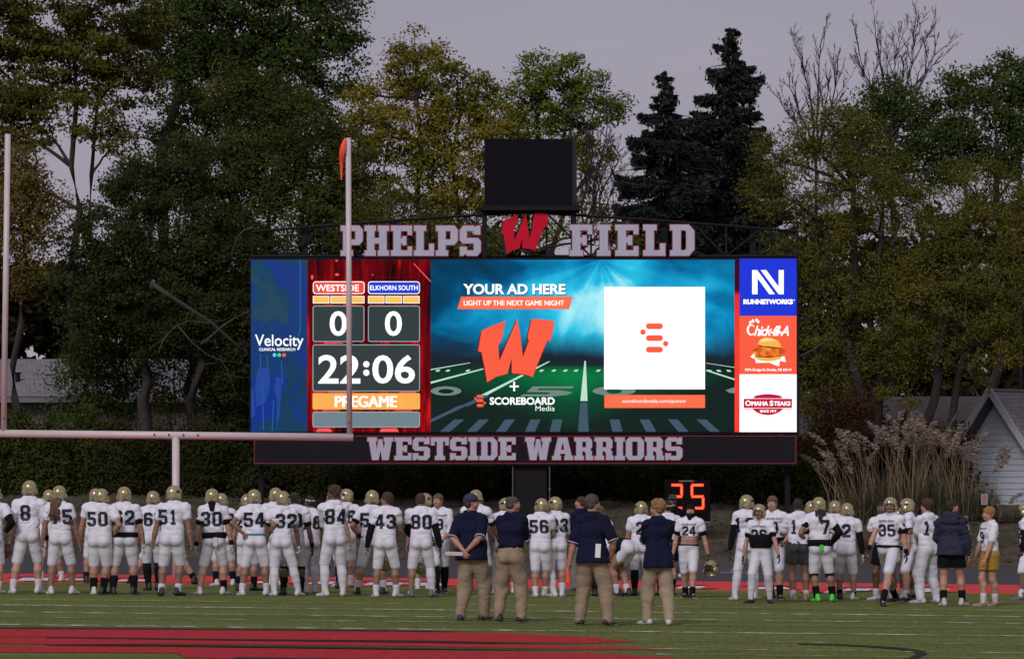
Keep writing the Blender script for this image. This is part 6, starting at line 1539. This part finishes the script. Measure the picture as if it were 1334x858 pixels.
    if 'longhair' in extra:
        s = SDF(); rr2 = np.random.default_rng(4)
        for q in range(40):
            x = rr2.uniform(-.085, .06) ; s.cap((x, -.08, -.05), (x * 1.0 - .03, -.165, -.16), .017, .017, .012); s.cap((x - .03, -.165, -.16), (x * .95 - .06 + rr2.normal(0, .035), -.185 + rr2.normal(0, .02), -.29 - .16 * rr2.random()), .017, .009, .01)
        hsd('hair', s, mat('chestnut_hair', (.12, .055, .025), .6, var=.5, scale=30, bump=.8, bscale=90))
    if hat == 'cap':
        s = SDF(); s.ball((0, -.012, .062), .100, .02, (1.04, .90, 1.05)); s.cl.append((np.array([0, 0, .045]), np.array([0, 0, -1.]))); M_CAP = mat('navy_cap', (.024, .028, .075), .8); hsd('cap', s, M_CAP)
        s = SDF(); s.cap((-.04, .10, .048), (.04, .10, .048), .05, None, .02); s.cap((-.025, .15, .040), (.025, .15, .040), .03, None, .02); s.cl += [(np.array([0, .1, .058]), np.array([0, .16, 1.])), (np.array([0, .1, .036]), np.array([0, -.16, -1.]))]; hsd('cap_brim', s, M_CAP, .006)
    if hat == 'brim':
        s = SDF(); s.cap((0, -.012, .075), (0, -.012, .115), .095, .080, .02, (1.05, .92, 1)); s.cl.append((np.array([0, 0, .16]), np.array([0, 0, 1.]))); s.cl.append((np.array([0, 0, .06]), np.array([0, 0, -1.]))); hsd('hat_crown', s, M_HATG)
        s = SDF(); s.ball((0, -.005, .066), .155, .01, (1, .95, 1)); s.cl += [(np.array([0, 0, .072]), np.array([0, 0, 1.])), (np.array([0, 0, .062]), np.array([0, 0, -1.]))]; hsd('hat_brim', s, M_HATG, .006)
    if 'sunglasses' in extra:
        s = SDF(); s.cap((-.05, .055, .118), (.05, .055, .118), .016, None, .01, (1, 1, 1.6)); hsd('sunglasses', s, M_HOLE, .006)
    if 'collar' in extra:
        s = SDF(); s.cap(Tq(0, -.006, .832), Tq(0, -.002, .846), .049 * H * ww, .044 * H * ww, .01); s.cl.append((Tq(0, 0, .857), unit(up + .4 * fw_))); v, q = s.mesh(.01); link('collar', mesh_np('collar', v, Q=q), M_NAVYF, root)
        s = SDF(); s.cap(Tq(0, -.006, .845), Tq(0, -.006, .846), .0500 * H * ww, None, .01); s.cl += [(Tq(0, 0, .8500), unit(up + .4 * fw_)), (Tq(0, 0, .8455), unit(-up - .4 * fw_))]; v, q = s.mesh(.008); link('collar_trim', mesh_np('collar_trim', v, Q=q), M_TRIMW, root)
        for i in range(2):
            e2 = sh[i] + (el[i] - sh[i]) * (sl_t + .16); e1 = sh[i] + (el[i] - sh[i]) * (sl_t + .20); s = SDF(); s.cap(e2, e1, .0455 * H * (.7 + .3 * w), .0455 * H * (.7 + .3 * w), .01); d_ = unit(el[i] - sh[i]); s.cl += [(e1, d_), (e2 - d_ * .004, -d_)]; v, q = s.mesh(.009)
            link('sleeve_trim', mesh_np('sleeve_trim', v, Q=q), M_TRIMW, root)
    if 'stripe' in extra:
        s = SDF(); i = 1; s.cap(sh[i] + U(.028, .0, .028), el[i] + U(.028, 0, .005), .024 * H, .022 * H, .01); s.cap(el[i] + U(.028, 0, .005), wr[i] + U(.018, 0, 0), .022 * H, .018 * H, .01); v, q = s.mesh(.011); link('sleeve_stripe', mesh_np('sleeve_stripe', v, Q=q), M_STRIPE, root)
    def hangcloth(name, x, y, z0, z1, wd, m):
        mb = MB(); a_ = Tq(x, y, z0); 
        for kx in range(3): pass
        mb.box((a_ + Tq(x, y, z1)) / 2, (wd * H, .02, (z0 - z1) * H)); bmn = bmesh.new(); me = mb.mesh(name); bmn.from_mesh(me); bmesh.ops.bevel(bmn, geom=bmn.edges[:], offset=.006, segments=2, affect='EDGES'); bmn.to_mesh(me); bmn.free(); link(name, me, m, root)
    if 'towelw' in extra: hangcloth('towel', .018, -.093 * ww, .545, .46, .045, M_TOWW)
    if 'towelg' in extra: hangcloth('towel', .01, -.094 * ww, .55, .49, .036, M_TOWEL)
    if 'kneeband' in extra:
        for i in range(2):
            s = SDF(); q0 = kn[i] + (lf[i] - kn[i]) * .07; q1 = kn[i] + (lf[i] - kn[i]) * .11; s.cap(q0, q1, .043 * H * (.7 + .3 * w), None, .01); v, q = s.mesh(.012); link('knee_band', mesh_np('knee_band', v, Q=q), M_BLKF, root)
    for i in range(2):
        if ('wrist%d' % i) in extra:
            s = SDF(); q0 = el[i] + (wr[i] - el[i]) * .80; q1 = el[i] + (wr[i] - el[i]) * .92; s.cap(q0, q1, .0225 * H, None, .01); v, q = s.mesh(.01); link('wristband', mesh_np('wristband', v, Q=q), M_BLKF, root)
    # --- numbers pressed onto the cloth
    bv = BVHTree.FromPolygons([tuple(x.co) for x in jer.data.vertices], [tuple(p.vertices) for p in jer.data.polygons])
    def press(txt, front, zc, hgt, name='jersey_number', glyph=True, xoff=0, width=None, mm=M_NAVY):
        mb = MB(); sc = hgt / 10 * H; wd = (6.4 * len(txt) + 1.4 * (len(txt) - 1)) if glyph else 0
        dirn = Vector((0, -1, 0)) if front else Vector((0, 1, 0)); sg = -1 if front else 1
        bm_ = bmesh.new()
        def add(rings):
            allp = [p for r in rings for p in r]; vs = [bm_.verts.new((p[0], 0, p[1])) for p in allp]
            for t in tessellate_polygon([[Vector((p[0], p[1], 0)) for p in r] for r in rings]):
                a, b_, c = (allp[i] for i in t)
                if abs((b_[0] - a[0]) * (c[1] - a[1]) - (c[0] - a[0]) * (b_[1] - a[1])) < 1e-9: continue
                try: bm_.faces.new([vs[i] for i in t])
                except ValueError: pass
        if glyph:
            x = -wd / 2
            for ch in txt: add([[((x + a * (.72 if ch == '1' else 1)) * sc + xoff * H, zc * H + (b_ - 5) * sc) for a, b_ in r] for r in DIG[ch]]); x += 7.8
        else:
            v, f = text_geo(txt, .02); a, b_ = v.min(0), v.max(0); W_ = width * H
            vs = [bm_.verts.new(((p[0] - (a[0] + b_[0]) / 2) / (b_[0] - a[0]) * W_, 0, zc * H + (p[1] - a[1]) / (b_[1] - a[1]) * hgt * H)) for p in v]
            for q in f:
                try: bm_.faces.new([vs[i] for i in q])
                except ValueError: pass
        for axn, lo_, hi_ in ((0, -.3, .3), (2, zc * H - .2, zc * H + .2)):
            t = lo_
            while t < hi_:
                co = [0, 0, 0]; co[axn] = t; no = [0, 0, 0]; no[axn] = 1
                bmesh.ops.bisect_plane(bm_, geom=bm_.verts[:] + bm_.edges[:] + bm_.faces[:], plane_co=co, plane_no=no); t += .03
        for v_ in bm_.verts:
            p = Vector((v_.co.x * sg, 0, v_.co.z)); yy = -2 if not front else 2
            o_ = Vector((p.x, yy, p.z)); hit = bv.ray_cast(o_, dirn)
            v_.co = (hit[0] - dirn * .006) if hit[0] is not None else Vector((p.x, (-.06 if not front else .06) * H, p.z))
        me = bpy.data.meshes.new(name); bm_.to_mesh(me); bm_.free(); link(name, me, mm, jer)
    if num: press(num, False, .722, .140, xoff=.0)
    if fnum:
        press(fnum, True, .695 if 'crop' not in extra else .715, .115 if 'crop' not in extra else .10)
        press('ELKHORN SOUTH', True, .775, .018, 'team_name', False, width=.15)
    if 'shoulder' in extra: pass
    info = dict(root=root, wr=[root.matrix_world @ Vector(0 * x) if False else (Matrix.Translation(mid) @ RZ.to_4x4()) @ Vector(x) for x in wr], hd=[RZ @ Vector(x) for x in hd], H=H, mid=mid)
    return info

# carried things ---------------------------------------------------------
def football(label, c, ax):
    s = SDF(); s.cap((0, 0, -.06), (0, 0, 0), .055, .085, .06); s.cap((0, 0, 0), (0, 0, .06), .085, .055, .06); s.cap((0, 0, -.13), (0, 0, .13), .02, .02, .06)
    v, q = s.mesh(.011); o = link('football', mesh_np('football', v, Q=q), M_BALL); o.location = c; o.rotation_mode = 'QUATERNION'; o.rotation_quaternion = Vector(ax).to_track_quat('Z', 'Y')
    tag(o, label, 'football', 'brown footballs in hand')
    mb = MB(); mb.box((.0835, 0, 0), (.008, .007, .10)); 
    for z in (-.045, -.027, -.009, .009, .027, .045): mb.box((.0845, 0, z), (.007, .03, .006))
    lo = mb.build('laces', M_SOCKW, o)
    return o
def held_helmet(label, c, rot, sc=1.02):
    M = Matrix.Translation(c) @ Matrix.Rotation(rot[2], 4, 'Z') @ Matrix.Rotation(rot[0], 4, 'X') @ Matrix.Rotation(rot[1], 4, 'Y') @ Matrix.Scale(sc, 4)
    o = add_helmet(None, M, 'football_helmet'); o.matrix_world = M; tag(o, label, 'helmet', 'football helmets carried in hand'); return o
# ------------------------------------------------------------------ the team, left to right
WB = ('b', .35, .62)
pl = {}
pl['edge'] = person('player cut by the left edge of the picture, only a black sleeved arm showing', ((-26, 773), (-2, 773)), 630, 0, sleeves=(None, ('b', .45, 1.75)), arms=('down', 'hip'), num='5')
pl[8] = person('player with number 8 on his back holding a football low in his left hand', ((16.5, 773), (50.5, 773)), 623.5, 0, num='8', skin=0, w=1.05, sleeves=(('w', .4, .86), ('w', .4, .86)), extra=('grip0', 'wrist1'), sock_h=(.11, .11))
pl['b5'] = person('half hidden player with a 5 on his back between players 8 and 75', ((53, 757.5), (81, 757.5)), 635.5, 0, num='45', skin=1)
pl[75] = person('player number 75 with long brown hair hanging below his helmet', ((66, 774), (95, 774)), 630, 0, num='75', skin=2, extra=('longhair',), sock_h=(.04, .04), head=-8)
pl['b50'] = person('player behind number 50 raising a pale gloved hand to his helmet', ((112, 759), (138, 759)), 634, 0, num='7', skin=1, arms=('down', 'mask'), gloves=(None, 'w'), socks=('b', 'b'), shoes='black')
pl[50] = person('stocky player number 50 with his right hand on his hip', ((122, 774.5), (134.5, 774.5)), 634, -8, num='50', w=1.22, skin=1, arms=('fold', 'hip'), socks=('b', 'b'), sock_h=(.14, .14), shoes=('white', 'black'), gloves=(None, 'w'), sway=0.0)
pl[62] = person('stocky player number 62 with a wide black waist band and grey gloves', ((147, 774.5), (174.5, 774.5)), 631.5, 5, num='62', w=1.2, skin=1, belt=('b', .535, .585), sleeves=(None, ('b', .3, .64)), socks=('b', 'b'), sock_h=(.16, .16), shoes='black', gloves=('w', 'w'))
pl[6] = person('player with a 6 and long black socks left of number 51', ((193.5, 768.5), (206, 768.5)), 637, 5, num='65', skin=1, socks=('b', 'b'), sock_h=(.30, .30), shoes='blackb')
pl['stretch'] = person('player in a wide stretching stance hidden behind number 51', ((170, 759.5), (254, 761)), 660, 0, helmet=False, hair='short', hairc='dark', skin=0, lean=(62, 1.95), socks=('b', 'b'), shoes='blackb', arms=(((.10, .30, .80), (1, 0, 0)), ((.10, .30, .80), (1, 0, 0))))
pl[51] = person('largest player of the left group, number 51, helmet turned right', ((210, 775.5), (232, 775.5)), 630, -6, -40, num='51', w=1.16, skin=2, socks=('w', 'w'), shoes='blackb', sock_h=(.09, .09))
pl[30] = person('player number 30 with a black neck gaiter, black waist and white towel', ((259.5, 774.5), (291.5, 774.5)), 634, 0, num='30', skin=0, belt=('b', .535, .595), extra=('gaiter', 'towelw', 'wrist0', 'wrist1'), sleeves=(WB, WB), gloves=('w', 'w'), socks=(None, 'b'), sock_h=(.1, .12))
pl['b30'] = person('helmeted player with a black waist directly behind number 30', ((281, 763), (304, 763)), 640, 10, num='53', skin=1, belt=('b', .54, .585), socks=('b', 'b'), sock_h=(.14, .14))
pl['b54'] = person('shorter helmeted player left of number 54, partly hidden', ((310, 769), (331, 769)), 641, -30, -20, num='27', skin=1, socks=('b', 'b'), sock_h=(.13, .13), shoes='blackb')
pl[54] = person('player number 54 with hands on hips and a teal towel at his belt', ((315, 775.5), (347.5, 775.5)), 635, 0, num='54', skin=2, belt=('t', .572, .592), arms=('hipb', 'hip'), w=1.05)
pl['b32'] = person('helmeted player behind the gap between numbers 54 and 32', ((350, 763), (368, 763)), 633, 0, num='9', skin=1, socks=('w', 'b'))
pl[32] = person('lean player number 32 in long white socks', ((357, 776), (389, 776)), 637, 0, num='32', w=.92, skin=3, sleeves=(WB, None), gloves=('w', 'w'), sock_h=(.27, .27), extra=('grip1',))
pl[10] = person('bareheaded dark haired player number 10 with black knee bands', ((369, 774.5), (392, 774.5)), 639, 0, -25, num='10', w=1.02, skin=3, helmet=False, hair='short', hairc='dark', socks=('b', 'b'), sock_h=(.15, .15), shoes='blackb', gloves=(None, 'b'), extra=('kneeband', 'wrist1'), sleeves=(None, WB))
pl['band'] = person('bareheaded player in a white headband and white tights left of number 84', ((398, 772.5), (410, 772.5)), 644, 20, 30, num='16', w=.9, skin=3, helmet=False, hair='short', hairc='dark', sock_h=(.29, .29), extra=('whiteband',), gloves=(None, 'b'))
pl[84] = person('curly haired player number 84 looking left with folded arms', ((423, 776.5), (447, 776.5)), 630, 18, 55, num='84', w=.98, skin=3, helmet=False, hair='curly', hairc='brown', arms=('fold', 'fold'), sleeves=(('w', .5, 1.95), ('w', .5, 1.95)), sock_h=(.31, .31))
pl['b84'] = person('helmeted player almost wholly hidden behind number 84', ((424, 766), (441, 766)), 640, 0, num='6', skin=1, socks=('b', 'b'), sock_h=(.2, .2), shoes='blackb')
pl['l84'] = person('helmeted player right of number 84 turning his helmet to the left', ((441, 764), (457, 764)), 634.5, 12, 62, num='66', w=1.05, skin=1, sleeves=(('w', .5, 1.5), None))
pl[52] = person('player number 52 with a black glove resting on his hip', ((465.5, 774.5), (500, 774.5)), 636, 0, num='52', w=1.06, skin=1, arms=('hip', 'hip'), gloves=('b', 'b'), sleeves=(WB, None), belt=('b', .548, .566), extra=('wrist0',), shoes='black', sock_h=(.12, .12))
pl[43] = person('bareheaded brown haired player number 43 with black arm sleeves looking left', ((489.5, 777.5), (516.5, 777.5)), 640, -8, 68, num='43', skin=2, helmet=False, hair='full', hairc='brown', sleeves=(('b', .5, 1.9), None), arms=('down', 'front'))
pl['b80'] = person('helmeted player standing hidden behind number 80', ((544, 768), (560, 768)), 640, -20, -30, num='3', skin=1, socks=('w', 'b'))
pl['blond'] = person('bareheaded blond player facing the camera beside number 80', ((569, 773), (579, 772)), 642, 172, 0, fnum='9', w=.95, skin=4, helmet=False, hair='full', hairc='light', socks=('b', 'b'), sock_h=(.29, .29), shoes='black', gloves=('b', 'b'), sleeves=(('w', .5, 1.3), ('b', .5, 1.9)), arms=('front', 'front'))
pl[80] = person('bareheaded player number 80 with black arm sleeves and one long white sock', ((535, 777.5), (563, 777.5)), 640.6, 0, num='80', w=1.05, skin=2, helmet=False, hair='short', hairc='brown', sleeves=(('b', .5, 1.9), ('b', .5, 1.9)), arms=('front', 'down'), gloves=(None, 'b'), socks=('w', 'w'), sock_h=(.04, .25), shoes='grey')
pl['c1'] = person('helmeted player behind the coach in the cap, holding a football', ((608, 774), (637, 774)), 635.5, -10, 0, num='7', w=1.08, skin=3, sleeves=(None, ('b', .38, .68)), arms=('down', ((.20, .16, .50), (.5, -1, 0))), socks=('w', 'b'), extra=('grip1', 'wrist1'))
pl['c2'] = person('helmeted player looking over the balding coach\'s left shoulder', ((645, 773), (670, 773)), 646, 0, 45, num='64', w=1.08, skin=1, sock_h=(.27, .1), arms=('hip', 'hip'))
pl[56] = person('player number 56 standing between the two right coaches', ((697.5, 777.5), (709.5, 777)), 646.6, -12, 45, num='56', w=1.1, skin=1, arms=('front', 'front'), sleeves=(('b', .8, 1.0), None), sock_h=(.09, .09))
pl[23] = person('player number 23 with a black elbow sleeve and white knee socks', ((721, 777), (732.5, 777)), 644.5, 12, 50, num='23', skin=1, sleeves=(('b', .55, 1.25), ('w', .5, .9)), arms=('front', 'front'), belt=('b', .552, .566), sock_h=(.22, .12))
pl['staff'] = person('dark shirted staff man in grey trousers half hidden by the grey haired coach', ((749, 769), (766, 769)), 645, 40, 40, w=1.0, skin=4, helmet=False, hair='short', hairc='brown', out='staff', shoes='grey', arms=('front', 'front'), group='coaches and staff on the field')
pl['blond2'] = person('bareheaded blond player between the grey haired coach and the bending player', ((775, 776), (790, 776)), 657.7, -10, -15, w=.95, skin=4, helmet=False, hair='full', hairc='light', socks=('b', 'b'), shoes='blackb', sock_h=(.2, .2), num='14')
pl['bend'] = person('bending player with black gloves and bare calves left of the blond coach', ((804, 776.5), (817.5, 776.5)), 699, 58, 0, w=1.0, skin=1, helmet=False, hair='short', hairc='dark', lean=(86, 1.90), arms=(((.12, .22, .745), (1, .2, 0)), ((.12, .16, .735), (1, .2, 0))), gloves=('b', 'b'), belt=('b', .555, .66), shoes='black', sock_h=(.10, .10))
pl['c4'] = person('helmeted player whose gold helmet shows above the blond coach\'s shoulder', ((827, 775), (842, 775)), 650.5, -5, 20, num='2', w=1.02, skin=1, socks=('b', 'b'), sock_h=(.22, .22), shoes='blackb')
pl['hat'] = person('man in a grey brimmed hat and black shirt raising a hand before the play clock', ((871, 753), (885, 752.5)), 643, 30, 40, w=1.05, skin=0, helmet=False, hair='short', hairc='grey', hat='brim', out='hatman', arms=('face', 'face'), group='coaches and staff on the field')
pl['arm'] = person('dark haired player with bare arm right of the blond coach', ((860, 775), (876, 775)), 651, 8, 30, num='56', w=.98, skin=0, helmet=False, hair='short', hairc='dark', extra=('blackshorts', 'whiteband'), arms=('front', ((.23, .02, .50), (.6, -1, 0))), socks=('b', 'b'), sock_h=(.15, .15), shoes='blackb')
pl[24] = person('player 24 facing the camera in a black balaclava with his midriff bare', ((893, 778), (902, 779)), 655, 178, 0, fnum='24', w=1.06, skin=0, helmet=False, extra=('crop', 'balaclava', 'grip0'), sleeves=(WB, WB), gloves=('b', 'b'), arms=(((.205, .03, .47), (.6, -1, 0)), 'down'), belt=('b', .558, .575), socks=('b', 'b'), sock_h=(.10, .10), shoes='black')
pl[12] = person('tall player number 12 in white tights with black arm sleeves', ((957, 781.5), (984, 781)), 642, -4, -30, num='12', w=.92, skin=3, sleeves=(('b', .5, 1.9), ('b', .5, 1.9)), arms=('down', 'down'), sock_h=(.31, .31), gloves=('b', 'b'))
pl['hb'] = person('player in a navy headband facing the camera with black undershirt at his waist', ((1005, 780), (1016, 781)), 645, 168, -10, fnum='9', w=1.04, skin=0, helmet=False, hair='full', hairc='light', extra=('headband',), belt=('b', .54, .605), socks=('b', 'b'), sock_h=(.12, .12), shoes='black', arms=('hip', 'hip'))
pl[26] = person('helmeted player walking towards the camera, jersey rolled up over a black undershirt', ((978, 785), (1003, 785)), 654, 165, -12, fnum='26', w=.94, skin=4, extra=('midhem',), belt=('b', .565, .70), sleeves=(WB, WB), gloves=('b', 'b'), arms=(((.20, .10, .50), (.6, -1, 0)), 'down'), sock_h=(.30, .30), shoes='blackb')
pl[19] = person('dark haired player number 19 in black patterned shorts', ((1033.5, 783), (1050.5, 783)), 647.5, 4, -8, num='19', w=.98, skin=2, helmet=False, hair='short', hairc='dark', out='tee', extra=('camo',), arms=('chest', 'chest'), sock_h=(.09, .09), shoes='tan')
pl['b7'] = person('helmeted player directly left of number 7, mostly hidden', ((1050, 772), (1064, 773)), 650, 0, 10, num='5', skin=1, belt=('b', .54, .60), shoes='orange')
pl['r7'] = person('helmeted player squeezed between numbers 7 and 2', ((1082, 773), (1095, 773)), 649.6, 0, -10, num='60', skin=1)
pl[2] = person('player number 2 with a black arm sleeve and pale glove right of number 7', ((1094, 781), (1112, 781.5)), 652.6, -6, 8, num='2', w=1.0, skin=1, sleeves=(None, ('b', .5, 1.85)), gloves=(None, 'w'), socks=('b', 'b'), sock_h=(.09, .07), shoes=('black', 'white'))
pl[7] = person('player number 7 with dreadlocks, a green towel and bright green shoes', ((1064, 783.5), (1085, 783.5)), 645, 0, 0, num='7', w=1.08, skin=2, belt=('b', .535, .60), extra=('dreads', 'towelg', 'kneeband'), arms=('hip', 'hip'), sleeves=(('b', .3, .45), ('b', .5, 1.9)), gloves=('b', 'b'), socks=('b', 'b'), sock_h=(.13, .13), shoes='green')
pl['l35'] = person('player in black shorts with grey gloves behind number 35', ((1141, 781), (1166, 781.5)), 652, 150, 0, fnum='4', skin=3, helmet=False, hair='short', hairc='dark', extra=('blackshorts',), gloves=('w', 'w'), arms=('down', ((.20, .05, .50), (.5, -1, 0))))
pl['b35'] = person('player whose gold helmet peeks out between number 35 and the helmeted player beside him', ((1160, 780), (1176, 780)), 659, 0, 10, num='8', skin=1, belt=('b', .54, .585))
pl[35] = person('player number 35 walking left across the camera with dark socks and shoes', ((1150, 789), (1166, 783)), 645, 158, 10, fnum='35', w=.98, skin=0, sleeves=(('b', .3, .66), None), arms=('down', ((.16, .13, .52), (.5, -1, 0))), gloves=('b', 'b'), belt=('b', .535, .558), socks=('b', 'b'), sock_h=(.17, .17), shoes='blackb', extra=('wrist0', 'wrist1'))
pl['prof'] = person('helmeted player in left profile with black glove and patterned shoes', ((1180, 783), (1189, 779)), 646.6, 80, 5, w=.98, skin=1, fnum='43', sleeves=(('b', .45, .75), ('b', .45, .75)), gloves=('b', 'b'), belt=('b', .552, .564), arms=('down', 'down'), sock_h=(.10, .10), shoes='black')
pl['sweat'] = person('curly brown haired player in loose white sweatpants with folded arms', ((1199, 785.5), (1220, 785)), 647.5, 40, 15, num='13', w=.95, skin=0, helmet=False, hair='curly', hairc='brown', out='tee', extra=('sweat',), arms=('fold', 'fold'), shoes='white')
pl['hood'] = person('dark haired young man in a navy hooded jacket and black shorts', ((1229, 789), (1254, 789)), 650, -12, -50, w=1.05, skin=4, helmet=False, hair='short', hairc='dark', out='hoodie', extra=('stripe',), arms=('front', 'down'), socks=('b', 'b'), sock_h=(.13, .13), shoes='slide')
pl['goldsh'] = person('ginger curly haired player number 9 in gold shorts facing left', ((1281, 789), (1296.5, 789)), 657.7, 112, -15, fnum='9', w=.98, skin=0, helmet=False, hair='mop', hairc='ginger', out='tee', extra=('gold',), arms=(((.11, .12, .48), (.4, -1, 0)), ((.10, .13, .48), (.4, -1, 0))), sock_h=(.11, .11), shoes='tan')
pl['redge'] = person('striding player cut off by the right edge of the picture', ((1330, 781), (1346, 778)), 653, 70, 0, fnum='22', skin=3, sleeves=(('b', .45, 1.8), ('b', .45, 1.8)), gloves=('b', 'b'), belt=('b', .54, .58), shoes='grey')
CG = 'coaches and staff on the field'
co1 = person('heavy coach in a navy cap holding papers behind his back', ((600, 808), (631, 808)), 640.6, -28, -42, w=1.08, skin=4, helmet=False, hair='short', hairc='brown', hat='cap', out='coach', extra=('belly', 'collar'), arms=('behind', 'behind'), shoes='navy', group=CG)
co2 = person('balding coach in a navy polo with his arms folded', ((650, 810), (679, 810.5)), 643.6, -10, -45, w=.96, skin=4, helmet=False, hair='bald', hairc='grey', out='coach', extra=('collar', 'tuck'), belt=('b', .582, .600), arms=('fold', 'fold'), shoes='black', group=CG)
co3 = person('broad grey haired coach with a hand in his pocket and papers at his hip', ((756, 814), (792, 815)), 643, -12, -48, w=1.02, skin=4, helmet=False, hair='full', hairc='grey', out='coach', extra=('collar', 'sunglasses'), arms=('down', 'pocket'), shoes='black', group=CG)
co4 = person('curly blond coach in pale khaki trousers looking left with folded arms', ((843, 813), (872, 814)), 648, 12, 52, w=.94, skin=4, helmet=False, hair='curly', hairc='blond', out='coach', extra=('collar', 'paleK'), arms=('fold', 'fold'), shoes='white', group=CG)

def handpt(p, i, f=.09): return p['wr'][i] + p['hd'][i] * f
football('football low beside the thigh of player 8', handpt(pl[8], 0, .12) + Vector((-.02, -.02, -.05)), (.25, .3, 1))
football('football held out between the capped coach and the balding coach', handpt(pl['c1'], 1, .13) + Vector((0, -.02, -.05)), (1, .3, -.25))
held_helmet('upside down helmet hanging behind the legs of player 32', at(367, 736, pl[10]['mid'].y + .05), (R(185), 0, R(20)))
held_helmet('helmet held low in front of player 43', at(502, 732, pl[43]['mid'].y + .30), (R(170), 0, R(10)))
held_helmet('helmet held behind the legs of player 80', at(548, 736, pl[80]['mid'].y + .32), (R(165), 0, R(-25)))
held_helmet('gold helmet with dark mask carried by the shirtless midriff player', handpt(pl[24], 0, .10) + Vector((.02, -.03, -.17)), (R(20), R(8), R(150)))
held_helmet('helmet hanging beside the knees of the bending player', at(801, 746, pl['bend']['mid'].y + .25), (R(175), 0, R(70)))
def papers(label, c, d, rz, tilt, n=3):
    mb = MB()
    for i in range(n): mb.box((0, i * .004, i * .002), (d[0], .0022, d[1]))
    o = mb.build('papers', M_PAPER); o.location = c; o.rotation_euler = (tilt, R(2), rz); tag(o, label, 'papers', 'coaches\' paper sheets'); return o
c = handpt(co1, 1, .08); papers('folded white papers held behind the back of the capped coach', c + Vector((-.13, -.05, .01)), (.25, .04), R(6), R(15), 5)
c = co3['mid']; papers('white papers tucked in the right hip pocket of the grey haired coach', at(779, 717, c.y - .20), (.075, .19), R(-10), R(-8))
